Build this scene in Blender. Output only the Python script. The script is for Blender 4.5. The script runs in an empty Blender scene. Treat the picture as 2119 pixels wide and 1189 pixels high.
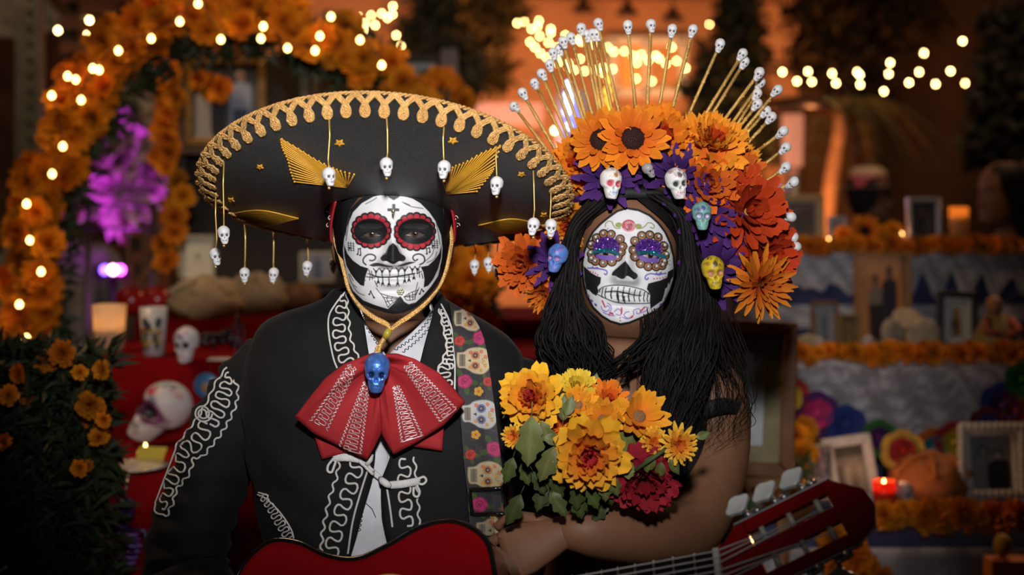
import bpy, math, random
import numpy as np
from mathutils import Vector, Matrix, Euler
from mathutils.bvhtree import BVHTree
random.seed(7); np.random.seed(7)
SC = bpy.context.scene
COL = SC.collection
PI = math.pi

# ---------------------------------------------------------------- camera, world, lights
F, CX, HY, CZ = 2943.06, 1059.5, 430.0, 1.6      # focal length (px), image centre, horizon row, eye height
cam = bpy.data.cameras.new('camera'); cam.lens = 50; cam.sensor_width = 36
cam.shift_y = -(594.5 - HY) / 2119.0
cam.clip_start = 0.05
cam.dof.use_dof = True; cam.dof.focus_distance = 1.93; cam.dof.aperture_fstop = 2.7
camo = bpy.data.objects.new('camera', cam); COL.objects.link(camo)
camo.location = (0, 0, CZ); camo.rotation_euler = (PI / 2, 0, 0)
SC.camera = camo
SC.view_settings.view_transform = 'Standard'; SC.view_settings.look = 'None'
SC.view_settings.exposure = 0.0; SC.view_settings.gamma = 1.0; SC.view_settings.use_curve_mapping = False
w = bpy.data.worlds.new('night'); SC.world = w; w.use_nodes = True
w.node_tree.nodes['Background'].inputs[0].default_value = (.006, .0045, .004, 1)
w.node_tree.nodes['Background'].inputs[1].default_value = 1.0

def lamp(name, kind, loc, target, energy, color, size=.1, spot=None, blend=1.0):
    l = bpy.data.lights.new(name, kind); l.energy = energy; l.color = color
    if kind == 'AREA': l.size = size
    else: l.shadow_soft_size = size
    if spot: l.spot_size = math.radians(spot); l.spot_blend = blend
    o = bpy.data.objects.new(name, l); COL.objects.link(o); o.location = loc
    if target is not None:
        o.rotation_euler = (Vector(target) - Vector(loc)).to_track_quat('-Z', 'Y').to_euler()
    return o
lamp('flash_lamp', 'SPOT', (.02, .12, 2.02), (-.02, 2.0, 1.69), 178, (1, .97, .95), .06, 45, 1.0)
lamp('wall_washer_lamp', 'SPOT', (1.2, 6.6, .5), (.9, 9.3, 2.6), 900, (1, .36, .10), .2, 95, .9)
lamp('wall_washer_lamp', 'SPOT', (-1.6, 6.6, 1.0), (-.9, 9.3, 2.6), 260, (1, .36, .12), .2, 90, .9)
lamp('awning_glow_lamp', 'POINT', (-.05, 6.4, 1.95), None, 16, (1, .42, .28), .12)  # added pinkish glow near the awning; no heater stands here
lamp('magenta_stage_lamp', 'SPOT', (-1.40, 5.0, 1.05), (-1.53, 5.6, 1.8), 60, (.85, .05, 1), .04, 70, .8)
lamp('warm_fill_lamp', 'AREA', (2.2, 5.0, 4.2), (1.4, 4.6, 1.2), 32, (1, .62, .36), .8)  # added overhead fill for the right altar and bystanders, without a fixture
lamp('warm_fill_lamp', 'AREA', (-2.0, 2.9, 3.6), (-1.5, 4.2, 1.5), 32, (1, .62, .32), .8)  # added overhead fill for the arch and left altar, without a fixture

# ---------------------------------------------------------------- helpers
def P(px, py, d):
    return Vector(((px - CX) / F * d, d, CZ - (py - HY) / F * d))
def pix(v):
    return (CX + v[0] / v[1] * F, HY + (CZ - v[2]) / v[1] * F)
def lerp(a, b, t): return a + (b - a) * t
def sstep(x, a, b):
    t = np.clip((np.asarray(x, float) - a) / (b - a), 0, 1); return t * t * (3 - 2 * t)

class MB:
    def __init__(s): s.v = []; s.f = []; s.c = []; s.m = []; s.mi = 0
    def add(s, vs, fs, col=(1, 1, 1)):
        b = len(s.v); s.v.extend([tuple(p) for p in vs])
        s.f.extend([tuple(i + b for i in f) for f in fs]); s.m.extend([s.mi] * len(fs))
        if len(col) == len(vs) and hasattr(col[0], '__len__'): s.c.extend([tuple(c) for c in col])
        else: s.c.extend([tuple(col)] * len(vs))
    def tube(s, pts, r, n=6, closed=False, col=(1, 1, 1), caps=True):
        pts = [Vector(p) for p in pts]; m = len(pts)
        rs = r if hasattr(r, '__len__') else [r] * m
        cols = col if hasattr(col[0], '__len__') else [col] * m
        up = None; vs = []; cs = []
        for i in range(m):
            a = pts[i - 1] if (i > 0 or closed) else pts[i]
            b = pts[(i + 1) % m] if (i < m - 1 or closed) else pts[i]
            t = b - a
            t = t.normalized() if t.length > 1e-9 else Vector((0, 0, 1))
            if up is None: up = t.orthogonal().normalized()
            up = up - t * up.dot(t)
            up = up.normalized() if up.length > 1e-6 else t.orthogonal().normalized()
            q = t.cross(up)
            for k in range(n):
                an = 2 * PI * k / n
                vs.append(pts[i] + (up * math.cos(an) + q * math.sin(an)) * rs[i]); cs.append(cols[i])
        fs = []
        for i in range(m if closed else m - 1):
            j = (i + 1) % m
            for k in range(n):
                k2 = (k + 1) % n
                fs.append((i * n + k, i * n + k2, j * n + k2, j * n + k))
        if caps and not closed:
            fs.append(tuple(range(n - 1, -1, -1))); fs.append(tuple((m - 1) * n + k for k in range(n)))
        s.add(vs, fs, cs)
    def box(s, c, size, M=None, col=(1, 1, 1)):
        x, y, z = [q / 2 for q in size]; c = Vector(c)
        vs = [Vector((a * x, b * y, d * z)) for a in (-1, 1) for b in (-1, 1) for d in (-1, 1)]
        vs = [c + (M @ v if M else v) for v in vs]
        s.add(vs, [(0, 1, 3, 2), (4, 6, 7, 5), (0, 4, 5, 1), (2, 3, 7, 6), (0, 2, 6, 4), (1, 5, 7, 3)], col)
    def lathe(s, prof, n=24, M=None, col=(1, 1, 1)):
        vs = []; cs = []
        cols = col if hasattr(col[0], '__len__') else [col] * len(prof)
        for (r, z), cc in zip(prof, cols):
            for k in range(n):
                a = 2 * PI * k / n; v = Vector((r * math.cos(a), r * math.sin(a), z))
                vs.append(M @ v if M else v); cs.append(cc)
        fs = [(i * n + k, i * n + (k + 1) % n, (i + 1) * n + (k + 1) % n, (i + 1) * n + k) for i in range(len(prof) - 1) for k in range(n)]
        s.add(vs, fs, cs)
    def sphere(s, c, r, nu=12, nv=8, sc=(1, 1, 1), M=None, col=(1, 1, 1), fn=None):
        c = Vector(c); vs = []
        for j in range(nv + 1):
            ph = -PI / 2 + PI * j / nv
            for k in range(nu):
                a = 2 * PI * k / nu
                v = Vector((math.cos(ph) * math.cos(a), math.cos(ph) * math.sin(a), math.sin(ph)))
                if fn: v = v * fn(v)
                v = Vector((v.x * sc[0] * r, v.y * sc[1] * r, v.z * sc[2] * r))
                vs.append(c + (M @ v if M else v))
        fs = [(j * nu + k, j * nu + (k + 1) % nu, (j + 1) * nu + (k + 1) % nu, (j + 1) * nu + k) for j in range(nv) for k in range(nu)]
        s.add(vs, fs, col)
    def grid(s, fn, nu, nv, col=None, closed_u=False):
        vs = []; cs = []
        for j in range(nv + 1):
            for i in range(nu + (0 if closed_u else 1)):
                u, v = i / nu, j / nv; vs.append(fn(u, v)); cs.append(col(u, v) if callable(col) else (col or (1, 1, 1)))
        w = nu if closed_u else nu + 1
        s.add(vs, [(j * w + i, j * w + (i + 1) % w if closed_u else j * w + i + 1, (j + 1) * w + (i + 1) % w if closed_u else (j + 1) * w + i + 1, (j + 1) * w + i) for j in range(nv) for i in range(nu)], cs)
    def prism(s, poly, y0, y1, M=None, col=(1, 1, 1)):     # polygon in (x,z), extruded along y
        n = len(poly); vs = [Vector((x, y, z)) for y in (y0, y1) for x, z in poly]
        if M: vs = [M @ v for v in vs]
        s.add(vs, [tuple(range(n - 1, -1, -1)), tuple(range(n, 2 * n))] + [(i, (i + 1) % n, n + (i + 1) % n, n + i) for i in range(n)], col)
    def mesh(s, name, smooth=True):
        me = bpy.data.meshes.new(name); me.from_pydata(s.v, [], s.f)
        if s.c:
            at = me.color_attributes.new('Col', 'FLOAT_COLOR', 'POINT')
            a = np.ones((len(s.c), 4), np.float32); a[:, :3] = np.array(s.c, np.float32)
            at.data.foreach_set('color', a.ravel())
        if any(s.m): me.polygons.foreach_set('material_index', s.m)
        me.polygons.foreach_set('use_smooth', [smooth] * len(me.polygons))
        me.update(); return me
    def bvh(s): return BVHTree.FromPolygons([Vector(v) for v in s.v], s.f)

def mesh_np(name, v, quads, c=None):
    me = bpy.data.meshes.new(name); n = len(v); m = len(quads)
    me.vertices.add(n); me.vertices.foreach_set('co', np.asarray(v, np.float32).ravel())
    me.loops.add(4 * m); me.loops.foreach_set('vertex_index', np.asarray(quads, np.int32).ravel())
    me.polygons.add(m); me.polygons.foreach_set('loop_start', np.arange(0, 4 * m, 4, dtype=np.int32))
    me.polygons.foreach_set('use_smooth', np.ones(m, bool))
    if c is not None:
        at = me.color_attributes.new('Col', 'FLOAT_COLOR', 'POINT')
        a = np.ones((n, 4), np.float32); a[:, :3] = c; at.data.foreach_set('color', a.ravel())
    me.update(calc_edges=True); me.validate(); return me

def root_loc(p):
    v = Vector((0, 0, 0))
    while p is not None: v = v + p.location; p = p.parent
    return v
def obj(name, data, mat=None, parent=None, M=None, smooth=True, local=False):
    """one mesh object; vertices are world coordinates unless M (local placement) or local is given"""
    me = data.mesh(name, smooth) if isinstance(data, MB) else data
    o = bpy.data.objects.new(name, me); COL.objects.link(o)
    if mat is not None and len(me.materials) == 0:
        for mm in (mat if isinstance(mat, (list, tuple)) else [mat]): me.materials.append(mm)
    if parent is not None:
        o.parent = parent
        if M is None and not local: o.location = -root_loc(parent)
    if M is not None:
        M = M.copy()
        if parent is not None and not local: M.translation = M.translation - root_loc(parent)
        o.matrix_local = M if parent is not None else M
        if parent is None: o.matrix_world = M
    return o
def tag(o, label=None, cat=None, group=None, kind=None):
    for k, v in (('label', label), ('category', cat), ('group', group), ('kind', kind)):
        if v: o[k] = v
    return o
def thing(name, label, cat, loc, group=None):
    o = bpy.data.objects.new(name, None); COL.objects.link(o); o.location = Vector(loc); o.empty_display_size = .05
    return tag(o, label, cat, group)
def solid(o, t, offset=0):
    m = o.modifiers.new('solidify', 'SOLIDIFY'); m.thickness = t; m.offset = offset; return o
def subsurf(o, n=1):
    m = o.modifiers.new('subsurf', 'SUBSURF'); m.levels = n; m.render_levels = n; return o
def bevel(o, wd, seg=2):
    m = o.modifiers.new('bevel', 'BEVEL'); m.width = wd; m.segments = seg; m.limit_method = 'ANGLE'; return o

def catmull(pts, n):
    """n samples along a Catmull-Rom curve through pts (tuples of any length), even in index"""
    p = np.array(pts, float); m = len(p)
    if m == 2:
        t = np.linspace(0, 1, n)[:, None]; return p[0] + (p[1] - p[0]) * t
    q = np.vstack([2 * p[0] - p[1], p, 2 * p[-1] - p[-2]])
    ts = np.linspace(0, m - 1 - 1e-9, n); i = ts.astype(int); t = (ts - i)[:, None]
    a, b, c, d = q[i], q[i + 1], q[i + 2], q[i + 3]
    return .5 * (2 * b + (c - a) * t + (2 * a - 5 * b + 4 * c - d) * t ** 2 + (3 * b - a - 3 * c + d) * t ** 3)
def even(pts, step):
    """resample a polyline at an even spacing"""
    p = np.array(pts, float); L = np.r_[0, np.cumsum(np.linalg.norm(np.diff(p, axis=0), axis=1))]
    n = max(2, int(L[-1] / step) + 1); t = np.linspace(0, L[-1], n)
    return np.stack([np.interp(t, L, p[:, k]) for k in range(p.shape[1])], 1)

# ---------------------------------------------------------------- materials
_mats = {}
def mat(name, col=(.5, .5, .5), rough=.6, metal=0, attr=False, var=.12, scale=40, bump=0, bscale=200, sheen=0, emit=None, estr=0, trans=0, jitter=0, coat=0, spec=.5, sss=0, ior=0):
    if name in _mats: return _mats[name]
    m = bpy.data.materials.new(name); m.use_nodes = True; _mats[name] = m
    nt = m.node_tree; N = nt.nodes; L = nt.links; b = N['Principled BSDF']
    b.inputs['Roughness'].default_value = rough; b.inputs['Metallic'].default_value = metal
    b.inputs['Specular IOR Level'].default_value = spec
    if sheen:
        b.inputs['Sheen Weight'].default_value = sheen; b.inputs['Sheen Roughness'].default_value = .35
    if ior: b.inputs['IOR'].default_value = ior
    if trans: b.inputs['Transmission Weight'].default_value = trans
    if coat: b.inputs['Coat Weight'].default_value = coat; b.inputs['Coat Roughness'].default_value = .06
    if sss:
        b.inputs['Subsurface Weight'].default_value = sss; b.inputs['Subsurface Radius'].default_value = (.01, .004, .002)
    tc = N.new('ShaderNodeTexCoord')
    no = N.new('ShaderNodeTexNoise'); no.inputs['Scale'].default_value = scale; no.inputs['Detail'].default_value = 4
    L.new(tc.outputs['Object'], no.inputs['Vector'])
    mr = N.new('ShaderNodeMapRange'); mr.inputs['To Min'].default_value = 1 - var; mr.inputs['To Max'].default_value = 1 + var
    mr.inputs['From Min'].default_value = .3; mr.inputs['From Max'].default_value = .7
    L.new(no.outputs['Fac'], mr.inputs['Value'])
    if attr:
        at = N.new('ShaderNodeAttribute'); at.attribute_name = 'Col'; src = at.outputs['Color']
        if tuple(col) != (1, 1, 1):
            mm = N.new('ShaderNodeMixRGB'); mm.blend_type = 'MULTIPLY'; mm.inputs[0].default_value = 1
            L.new(src, mm.inputs[1]); mm.inputs[2].default_value = (*col, 1); src = mm.outputs[0]
    else:
        rg = N.new('ShaderNodeRGB'); rg.outputs[0].default_value = (*col, 1); src = rg.outputs[0]
    mx = N.new('ShaderNodeVectorMath'); mx.operation = 'SCALE'
    L.new(src, mx.inputs[0]); L.new(mr.outputs[0], mx.inputs['Scale']); out = mx.outputs[0]
    if jitter:
        oi = N.new('ShaderNodeObjectInfo'); hs = N.new('ShaderNodeHueSaturation')
        m1 = N.new('ShaderNodeMapRange'); m1.inputs['To Min'].default_value = .5 - jitter * .03; m1.inputs['To Max'].default_value = .5 + jitter * .03
        m2 = N.new('ShaderNodeMapRange'); m2.inputs['To Min'].default_value = 1 - jitter; m2.inputs['To Max'].default_value = 1 + jitter
        fr = N.new('ShaderNodeMath'); fr.operation = 'FRACT'; mu = N.new('ShaderNodeMath'); mu.operation = 'MULTIPLY'; mu.inputs[1].default_value = 7.13
        L.new(oi.outputs['Random'], m1.inputs[0]); L.new(oi.outputs['Random'], mu.inputs[0]); L.new(mu.outputs[0], fr.inputs[0]); L.new(fr.outputs[0], m2.inputs[0])
        L.new(m1.outputs[0], hs.inputs['Hue']); L.new(m2.outputs[0], hs.inputs['Value']); L.new(out, hs.inputs['Color']); out = hs.outputs[0]
    L.new(out, b.inputs['Base Color'])
    if emit is not None:
        b.inputs['Emission Color'].default_value = (*emit, 1); b.inputs['Emission Strength'].default_value = estr
    if bump:
        n2 = N.new('ShaderNodeTexNoise'); n2.inputs['Scale'].default_value = bscale; n2.inputs['Detail'].default_value = 3
        L.new(tc.outputs['Object'], n2.inputs['Vector'])
        bp = N.new('ShaderNodeBump'); bp.inputs['Strength'].default_value = bump; bp.inputs['Distance'].default_value = .002
        L.new(n2.outputs['Fac'], bp.inputs['Height']); L.new(bp.outputs[0], b.inputs['Normal'])
    return m
WHITE_CLOTH = mat('white_cloth', (.62, .63, .68), .8, bump=.15, bscale=900)
BLACK_CLOTH = mat('black_wool', (.0072, .0076, .009), .8, sheen=.02, spec=.25, bump=.25, bscale=1500)
GOLD = mat('gold_braid', (1.0, .60, .22), .33, .6, bump=.9, bscale=900)
GOLD_SATIN = mat('gold_satin', (.72, .36, .03), .45, .1, bump=.3, bscale=600)
CORD_WHITE = mat('white_soutache', (.62, .6, .57), .7, bump=.4, bscale=1500)
SKULL_WHITE = mat('skull_white', (1, 1, 1), .45, attr=True, var=.05)
PAINTED = mat('painted_skin', (1, 1, 1), .55, attr=True, var=.06, scale=60, bump=.06, bscale=500, spec=.35)
ATTR = mat('painted', (1, 1, 1), .6, attr=True, var=.1)
ATTR_GLOSS = mat('painted_gloss', (1, 1, 1), .25, attr=True, var=.05)
PETAL = mat('petal_cloth', (1, 1, 1), .75, attr=True, var=.1, scale=90, jitter=.12, spec=.2)
PETAL_FAR = mat('petal_marigold', (1, 1, 1), .8, attr=True, var=.1, scale=60, jitter=.3, spec=.2)
LEAF = mat('leaf_green', (1, 1, 1), .55, attr=True, var=.25, scale=60, jitter=.25)
HAIR = mat('black_hair', (.0065, .005, .005), .62, var=.3, spec=.14)
STEEL = mat('steel', (.5, .5, .52), .3, .9)
DARK_WOOD = mat('dark_wood', (.05, .022, .009), .5, var=.35, scale=20)
BROWN_WOOD = mat('brown_wood', (.16, .07, .022), .5, var=.35, scale=20)
PURPLE = (.045, .012, .13)

# ---------------------------------------------------------------- painting of vertices (n,2) in local pixel units
def seg_dist(p, a, b):
    ab = b - a; t = np.clip(((p - a) @ ab) / max(1e-9, ab @ ab), 0, 1)
    return np.linalg.norm(p - (a + t[:, None] * ab), axis=1)
class Paint:
    def __init__(s, xy, col, aa=2.0): s.p = np.asarray(xy, float); s.c = np.array(col, float); s.aa = aa
    def _mix(s, idx, d, col):
        a = np.clip(.5 - d / s.aa, 0, 1)[:, None]
        s.c[idx] = s.c[idx] * (1 - a) + np.array(col) * a
    def _near(s, pts, m):
        q = np.array(pts, float); lo = q.min(0) - m; hi = q.max(0) + m
        return np.where(((s.p >= lo) & (s.p <= hi)).all(1))[0], q
    def line(s, pts, w, col, smooth=True):
        if smooth and len(pts) > 2: pts = catmull(pts, len(pts) * 4)
        i, q = s._near(pts, w + 3)
        if not len(i): return s
        d = np.full(len(i), 1e9); pp = s.p[i]
        for a, b in zip(q[:-1], q[1:]): d = np.minimum(d, seg_dist(pp, a, b))
        s._mix(i, d - w / 2, col); return s
    def poly(s, pts, col, smooth=False, grow=0):
        if smooth: pts = catmull(list(pts) + [pts[0]], len(pts) * 5)[:-1]
        i, q = s._near(pts, 4 + abs(grow))
        if not len(i): return s
        pp = s.p[i]; d = np.full(len(i), 1e9); ins = np.zeros(len(i), bool)
        for a, b in zip(q, np.roll(q, -1, 0)):
            d = np.minimum(d, seg_dist(pp, a, b))
            cnd = (a[1] > pp[:, 1]) != (b[1] > pp[:, 1])
            with np.errstate(divide='ignore', invalid='ignore'):
                xx = (b[0] - a[0]) * (pp[:, 1] - a[1]) / (b[1] - a[1]) + a[0]
            ins ^= cnd & (pp[:, 0] < xx)
        s._mix(i, np.where(ins, -d, d) - grow, col); return s
    def ell(s, cx, cy, rx, ry, col, rot=0):
        i, _ = s._near([(cx - max(rx, ry), cy - max(rx, ry)), (cx + max(rx, ry), cy + max(rx, ry))], 4)
        if not len(i): return s
        q = s.p[i] - (cx, cy); c, sn = math.cos(rot), math.sin(rot)
        x = q[:, 0] * c + q[:, 1] * sn; y = -q[:, 0] * sn + q[:, 1] * c
        r = np.hypot(x / rx, y / ry); s._mix(i, (r - 1) * min(rx, ry), col); return s

# ---------------------------------------------------------------- lofts (rings of (z, half width, front y, back y, exponent))
def ring_pt(cx, y0, k, th):
    z, hw, yf, yb, e = k
    sn, cs = math.sin(th), math.cos(th); p = 2 / e
    x = math.copysign(abs(sn) ** p, sn) * hw
    ym = (yf + yb) / 2; h = (yb - yf) / 2
    y = ym - math.copysign(abs(cs) ** p, cs) * h
    return Vector((cx + x, y0 + y, z))
def loft_keys(keys, n): return [tuple(r) for r in catmull([(k + (2.3,))[:5] for k in keys], n)]
def cloth_loft(mb, cx, y0, keys, n, nu, left=None, right=None, fn=None):
    """tube of cloth round a body; left/right give the front edges as (py, px) pairs, or closed when None"""
    ks = loft_keys(keys, n); rows = []
    for k in ks:
        d = y0 + k[2]; py = HY + (CZ - k[0]) / d * F
        if left:
            xs = []
            for e in (left, right):
                pxx = np.interp(py, [q[0] for q in e], [q[1] for q in e]); xs.append((pxx - CX) / F * d - cx)
            th = [math.copysign(math.asin(min(.98, (abs(x) / k[1]) ** (k[4] / 2))), x) for x in xs]
            a0, a1 = th[1], th[0] + 2 * PI
        else: a0, a1 = 0, 2 * PI
        row = []
        for i in range(nu + 1):
            t = a0 + (a1 - a0) * i / nu; v = ring_pt(cx, y0, k, t)
            if fn: v = fn(v, t, k)
            row.append(v)
        rows.append(row)
    mb.add([v for r in rows for v in r], [(j * (nu + 1) + i, (j + 1) * (nu + 1) + i, (j + 1) * (nu + 1) + i + 1, j * (nu + 1) + i + 1) for j in range(n - 1) for i in range(nu)])
def sleeve(mb, pts, rs, n=28, k=18, wr=.004, seed=0, col=(1, 1, 1)):
    c = catmull([(*p, r) for p, r in zip(pts, rs)], n); rnd = random.Random(seed)
    ph = [rnd.uniform(0, 6) for _ in range(4)]
    b = len(mb.v); mb.tube([q[:3] for q in c], [q[3] for q in c], k, col=col)
    for j in range(n):
        ctr = Vector(c[j][:3])
        for i in range(k):
            a = 2 * PI * i / k; v = Vector(mb.v[b + j * k + i])
            f = 1 + wr / c[j][3] * (math.sin(3 * a + j * .9 + ph[0]) * math.sin(j * .7 + ph[1]) + .6 * math.sin(2 * a - j * 1.7 + ph[2]))
            mb.v[b + j * k + i] = tuple(ctr + (v - ctr) * f)
def cast(bvhs, px, py, off=.0015):
    """the nearest point where the ray through a pixel meets one of the surfaces, lifted off it"""
    o = Vector((0, 0, CZ)); d = (P(px, py, 1.0) - o).normalized(); best = None
    for b in bvhs:
        h = b.ray_cast(o, d, 6)
        if h[0] is not None and (best is None or h[3] < best[2]): best = (h[0], h[1], h[3])
    if best is None: return None
    nrm = best[1] if best[1].dot(d) < 0 else -best[1]
    return best[0] + nrm * off
def drape(bvhs, pts, off=.0015):
    out = [cast(bvhs, x, y, off) for x, y in pts]
    return [p for p in out if p is not None]
def squiggle(center, hw, period, a=.32, n=14):
    """a rounded meander along a centre line in pixels; hw number or list along the line"""
    c = even(catmull(center, 60), 1.0); m = len(c); t = np.gradient(c, axis=0); t /= np.linalg.norm(t, axis=1)[:, None]
    out = []; L = m - 1; k = max(1, round(L / period)); tot = int(k * n)
    for i in range(tot + 1):
        ph = 2 * PI * k * i / tot; s = L * i / tot - a * (L / k) * math.sin(2 * ph) * .5
        j = int(min(max(s, 0), L)); h = hw if not hasattr(hw, '__len__') else float(np.interp(j / L, np.linspace(0, 1, len(hw)), hw))
        o = h * math.sin(ph); out.append((c[j, 0] - t[j, 1] * o, c[j, 1] + t[j, 0] * o))
    return out

# ---------------------------------------------------------------- skulls (unit height 2, faces -Y)
def skull_mesh(name, nu=36, nv=30, base=(.78, .78, .8), dark=(.02, .02, .03), style=None, rnd=None):
    keys = [(-1, .02, -.42, -.05, 2.2), (-.97, .26, -.62, .05, 2.4), (-.78, .36, -.66, .12, 2.6), (-.55, .42, -.66, .2, 2.6), (-.36, .46, -.66, .34, 2.4), (-.2, .58, -.66, .6, 2.3), (-.02, .62, -.66, .78, 2.2),
            (.2, .66, -.7, .84, 2.1), (.5, .66, -.68, .82, 2), (.76, .5, -.5, .64, 2), (.93, .27, -.24, .38, 2), (1, .02, .02, .08, 2)]
    ks = loft_keys(keys, nv); v = []
    for k in ks:
        for i in range(nu):
            s = i / nu * 2 - 1; th = PI * (.55 * s + .45 * s ** 3)
            v.append(ring_pt(0, 0, k, th))
    v = np.array([tuple(q) for q in v]); x, y, z = v.T; front = y < .1
    g = lambda cx, cz, sx, sz: np.exp(-((np.abs(x) - cx) / sx) ** 2 - ((z - cz) / sz) ** 2) * front
    y = y + .26 * g(.27, -.03, .15, .16) + .2 * g(0, -.3, .09, .11) - .08 * g(.42, -.24, .14, .1) - .05 * g(.27, .2, .2, .07) + .06 * g(.3, -.5, .1, .1)
    v[:, 1] = y
    c = np.tile(np.array(base, float), (len(v), 1))
    fr = np.where(front)[0]
    if style is None: style = {}
    p = Paint(np.stack([x[fr] * 100, z[fr] * 100], 1), c[fr], 6)
    ec = style.get('eye', dark)
    if 'ring' in style:
        for sx in (-1, 1): p.ell(sx * 27, -2, 24 * style.get('es', 1), 24 * style.get('es', 1), style['ring'])
    for sx in (-1, 1): p.ell(sx * 27, -3, 15 * style.get('es', 1), 16 * style.get('es', 1), ec)
    p.poly([(0, -18), (9, -38), (0, -34), (-9, -38)], style.get('nose', dark))
    tc = style.get('teeth', dark)
    p.line([(-26, -60), (26, -60)], 3, tc)
    for q in range(-2, 3): p.line([(q * 10, -50), (q * 10, -72)], 2.5, tc)
    if 'swirl' in style:
        r2 = random.Random(style.get('seed', 1))
        for q in range(11):
            cx, cz = r2.uniform(-50, 50), r2.uniform(25, 85); s = r2.choice((-1, 1)); cc = r2.choice(style['swirl'])
            p.line([(cx + s * (12 - 10 * t) * math.cos(t * 5), cz + (12 - 10 * t) * math.sin(t * 5)) for t in np.linspace(0, 1, 9)], 4, cc)
        for q in range(5):
            a = q * 2 * PI / 5; p.ell(9 * math.cos(a), 52 + 9 * math.sin(a), 7, 7, style['swirl'][0])
        p.ell(0, 52, 5, 5, style['swirl'][-1])
        for sx in (-1, 1): p.line([(sx * 12, -82), (sx * 24, -78), (sx * 30, -68)], 4, style['swirl'][-1])
    c[fr] = p.c
    q = np.array([(j * nu + i, j * nu + (i + 1) % nu, (j + 1) * nu + (i + 1) % nu, (j + 1) * nu + i) for j in range(nv - 1) for i in range(nu)])
    return mesh_np(name, v, q, c)
def facing(loc, scale, yaw=0, pitch=0, roll=0, order='XYZ'):
    return Matrix.Translation(Vector(loc)) @ Euler((pitch, roll, yaw), order).to_matrix().to_4x4() @ Matrix.Scale(scale, 4)
SKULL_BEAD = skull_mesh('skull_bead', 40, 32, dark=(.10, .09, .11))
SKULL_BEAD.materials.append(SKULL_WHITE)

# ---------------------------------------------------------------- flowers (unit radius, face +Z)
def petal(mb, ang, tilt, r0, length, width, c0, c1, curl=.3, cup=.25, tip=.5, ruffle=0, rnd=random, zoff=0, nu=2, nv=4, notch=0):
    ca, sa = math.cos(ang), math.sin(ang); ph = rnd.uniform(0, 6)
    def fn(u, v):
        x = (u - .5) * 2; L = length * (1 - notch * (1 - abs(x)) * (v > .95))
        wd = width * .5 * (math.sin(PI * min(1, .18 + .62 * v)) * (tip if v == 1 else 1) if tip < .6 else (.28 + .72 * min(1, v / .62)) * (tip * .8 if v == 1 else 1))
        a = tilt + curl * v
        rr = r0 + L * v * math.cos(a); zz = zoff + L * v * math.sin(a) + cup * wd * x * x
        if ruffle: zz += ruffle * length * math.sin(x * 5 + ph) * v; rr += ruffle * length * .5 * math.cos(x * 4 + ph) * v
        yy = wd * x
        return Vector((rr * ca - yy * sa, rr * sa + yy * ca, zz))
    mb.grid(fn, nu, nv, lambda u, v: tuple(lerp(c0[i], c1[i], v) * (.85 + .15 * abs(u - .5) * 2) for i in range(3)))
def flower(layers, seed=1, center=None, base=None):
    """layers: (n, tilt, r0, length, width, c_base, c_tip, curl, cup, tip, ruffle)"""
    rnd = random.Random(seed); mb = MB()
    for li, (n, tilt, r0, ln, wd, c0, c1, curl, cup, tp, ru) in enumerate(layers):
        for k in range(n):
            j = rnd.uniform(.85, 1.12); tn = rnd.uniform(.88, 1.12)
            petal(mb, 2 * PI * (k + .5 * (li % 2)) / n + rnd.uniform(-.12, .12), tilt + rnd.uniform(-.12, .12), r0, ln * j, wd,
                  tuple(c * tn for c in c0), tuple(c * tn for c in c1), curl + rnd.uniform(-.15, .15), cup, tp, ru, rnd, .02 * li, 4 if ru > .05 else 2, 5 if ru > .05 else 4)
    if center:
        cr, cc, bumpy = center
        mb.sphere((0, 0, .03), cr, 14, 8, (1, 1, .55), col=cc)
        for k in range(bumpy):
            a = k * 2.39996; r = cr * .95 * math.sqrt((k + .5) / bumpy); z = .03 + math.sqrt(max(0, cr * cr - r * r)) * .55
            mb.sphere((r * math.cos(a), r * math.sin(a), z), cr * .1, 5, 3, col=tuple(q * rnd.uniform(.6, 1.5) for q in cc))
    mb.lathe([(.0, -.12), (.12, -.1), (.16, 0), (.0, .03)], 8, col=base or (.05, .09, .02))
    return mb
def pose(loc, normal, size, spin=0):
    q = Vector(normal).normalized().to_track_quat('Z', 'Y').to_matrix().to_4x4()
    return Matrix.Translation(Vector(loc)) @ q @ Matrix.Rotation(spin, 4, 'Z') @ Matrix.Scale(size, 4)
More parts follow.
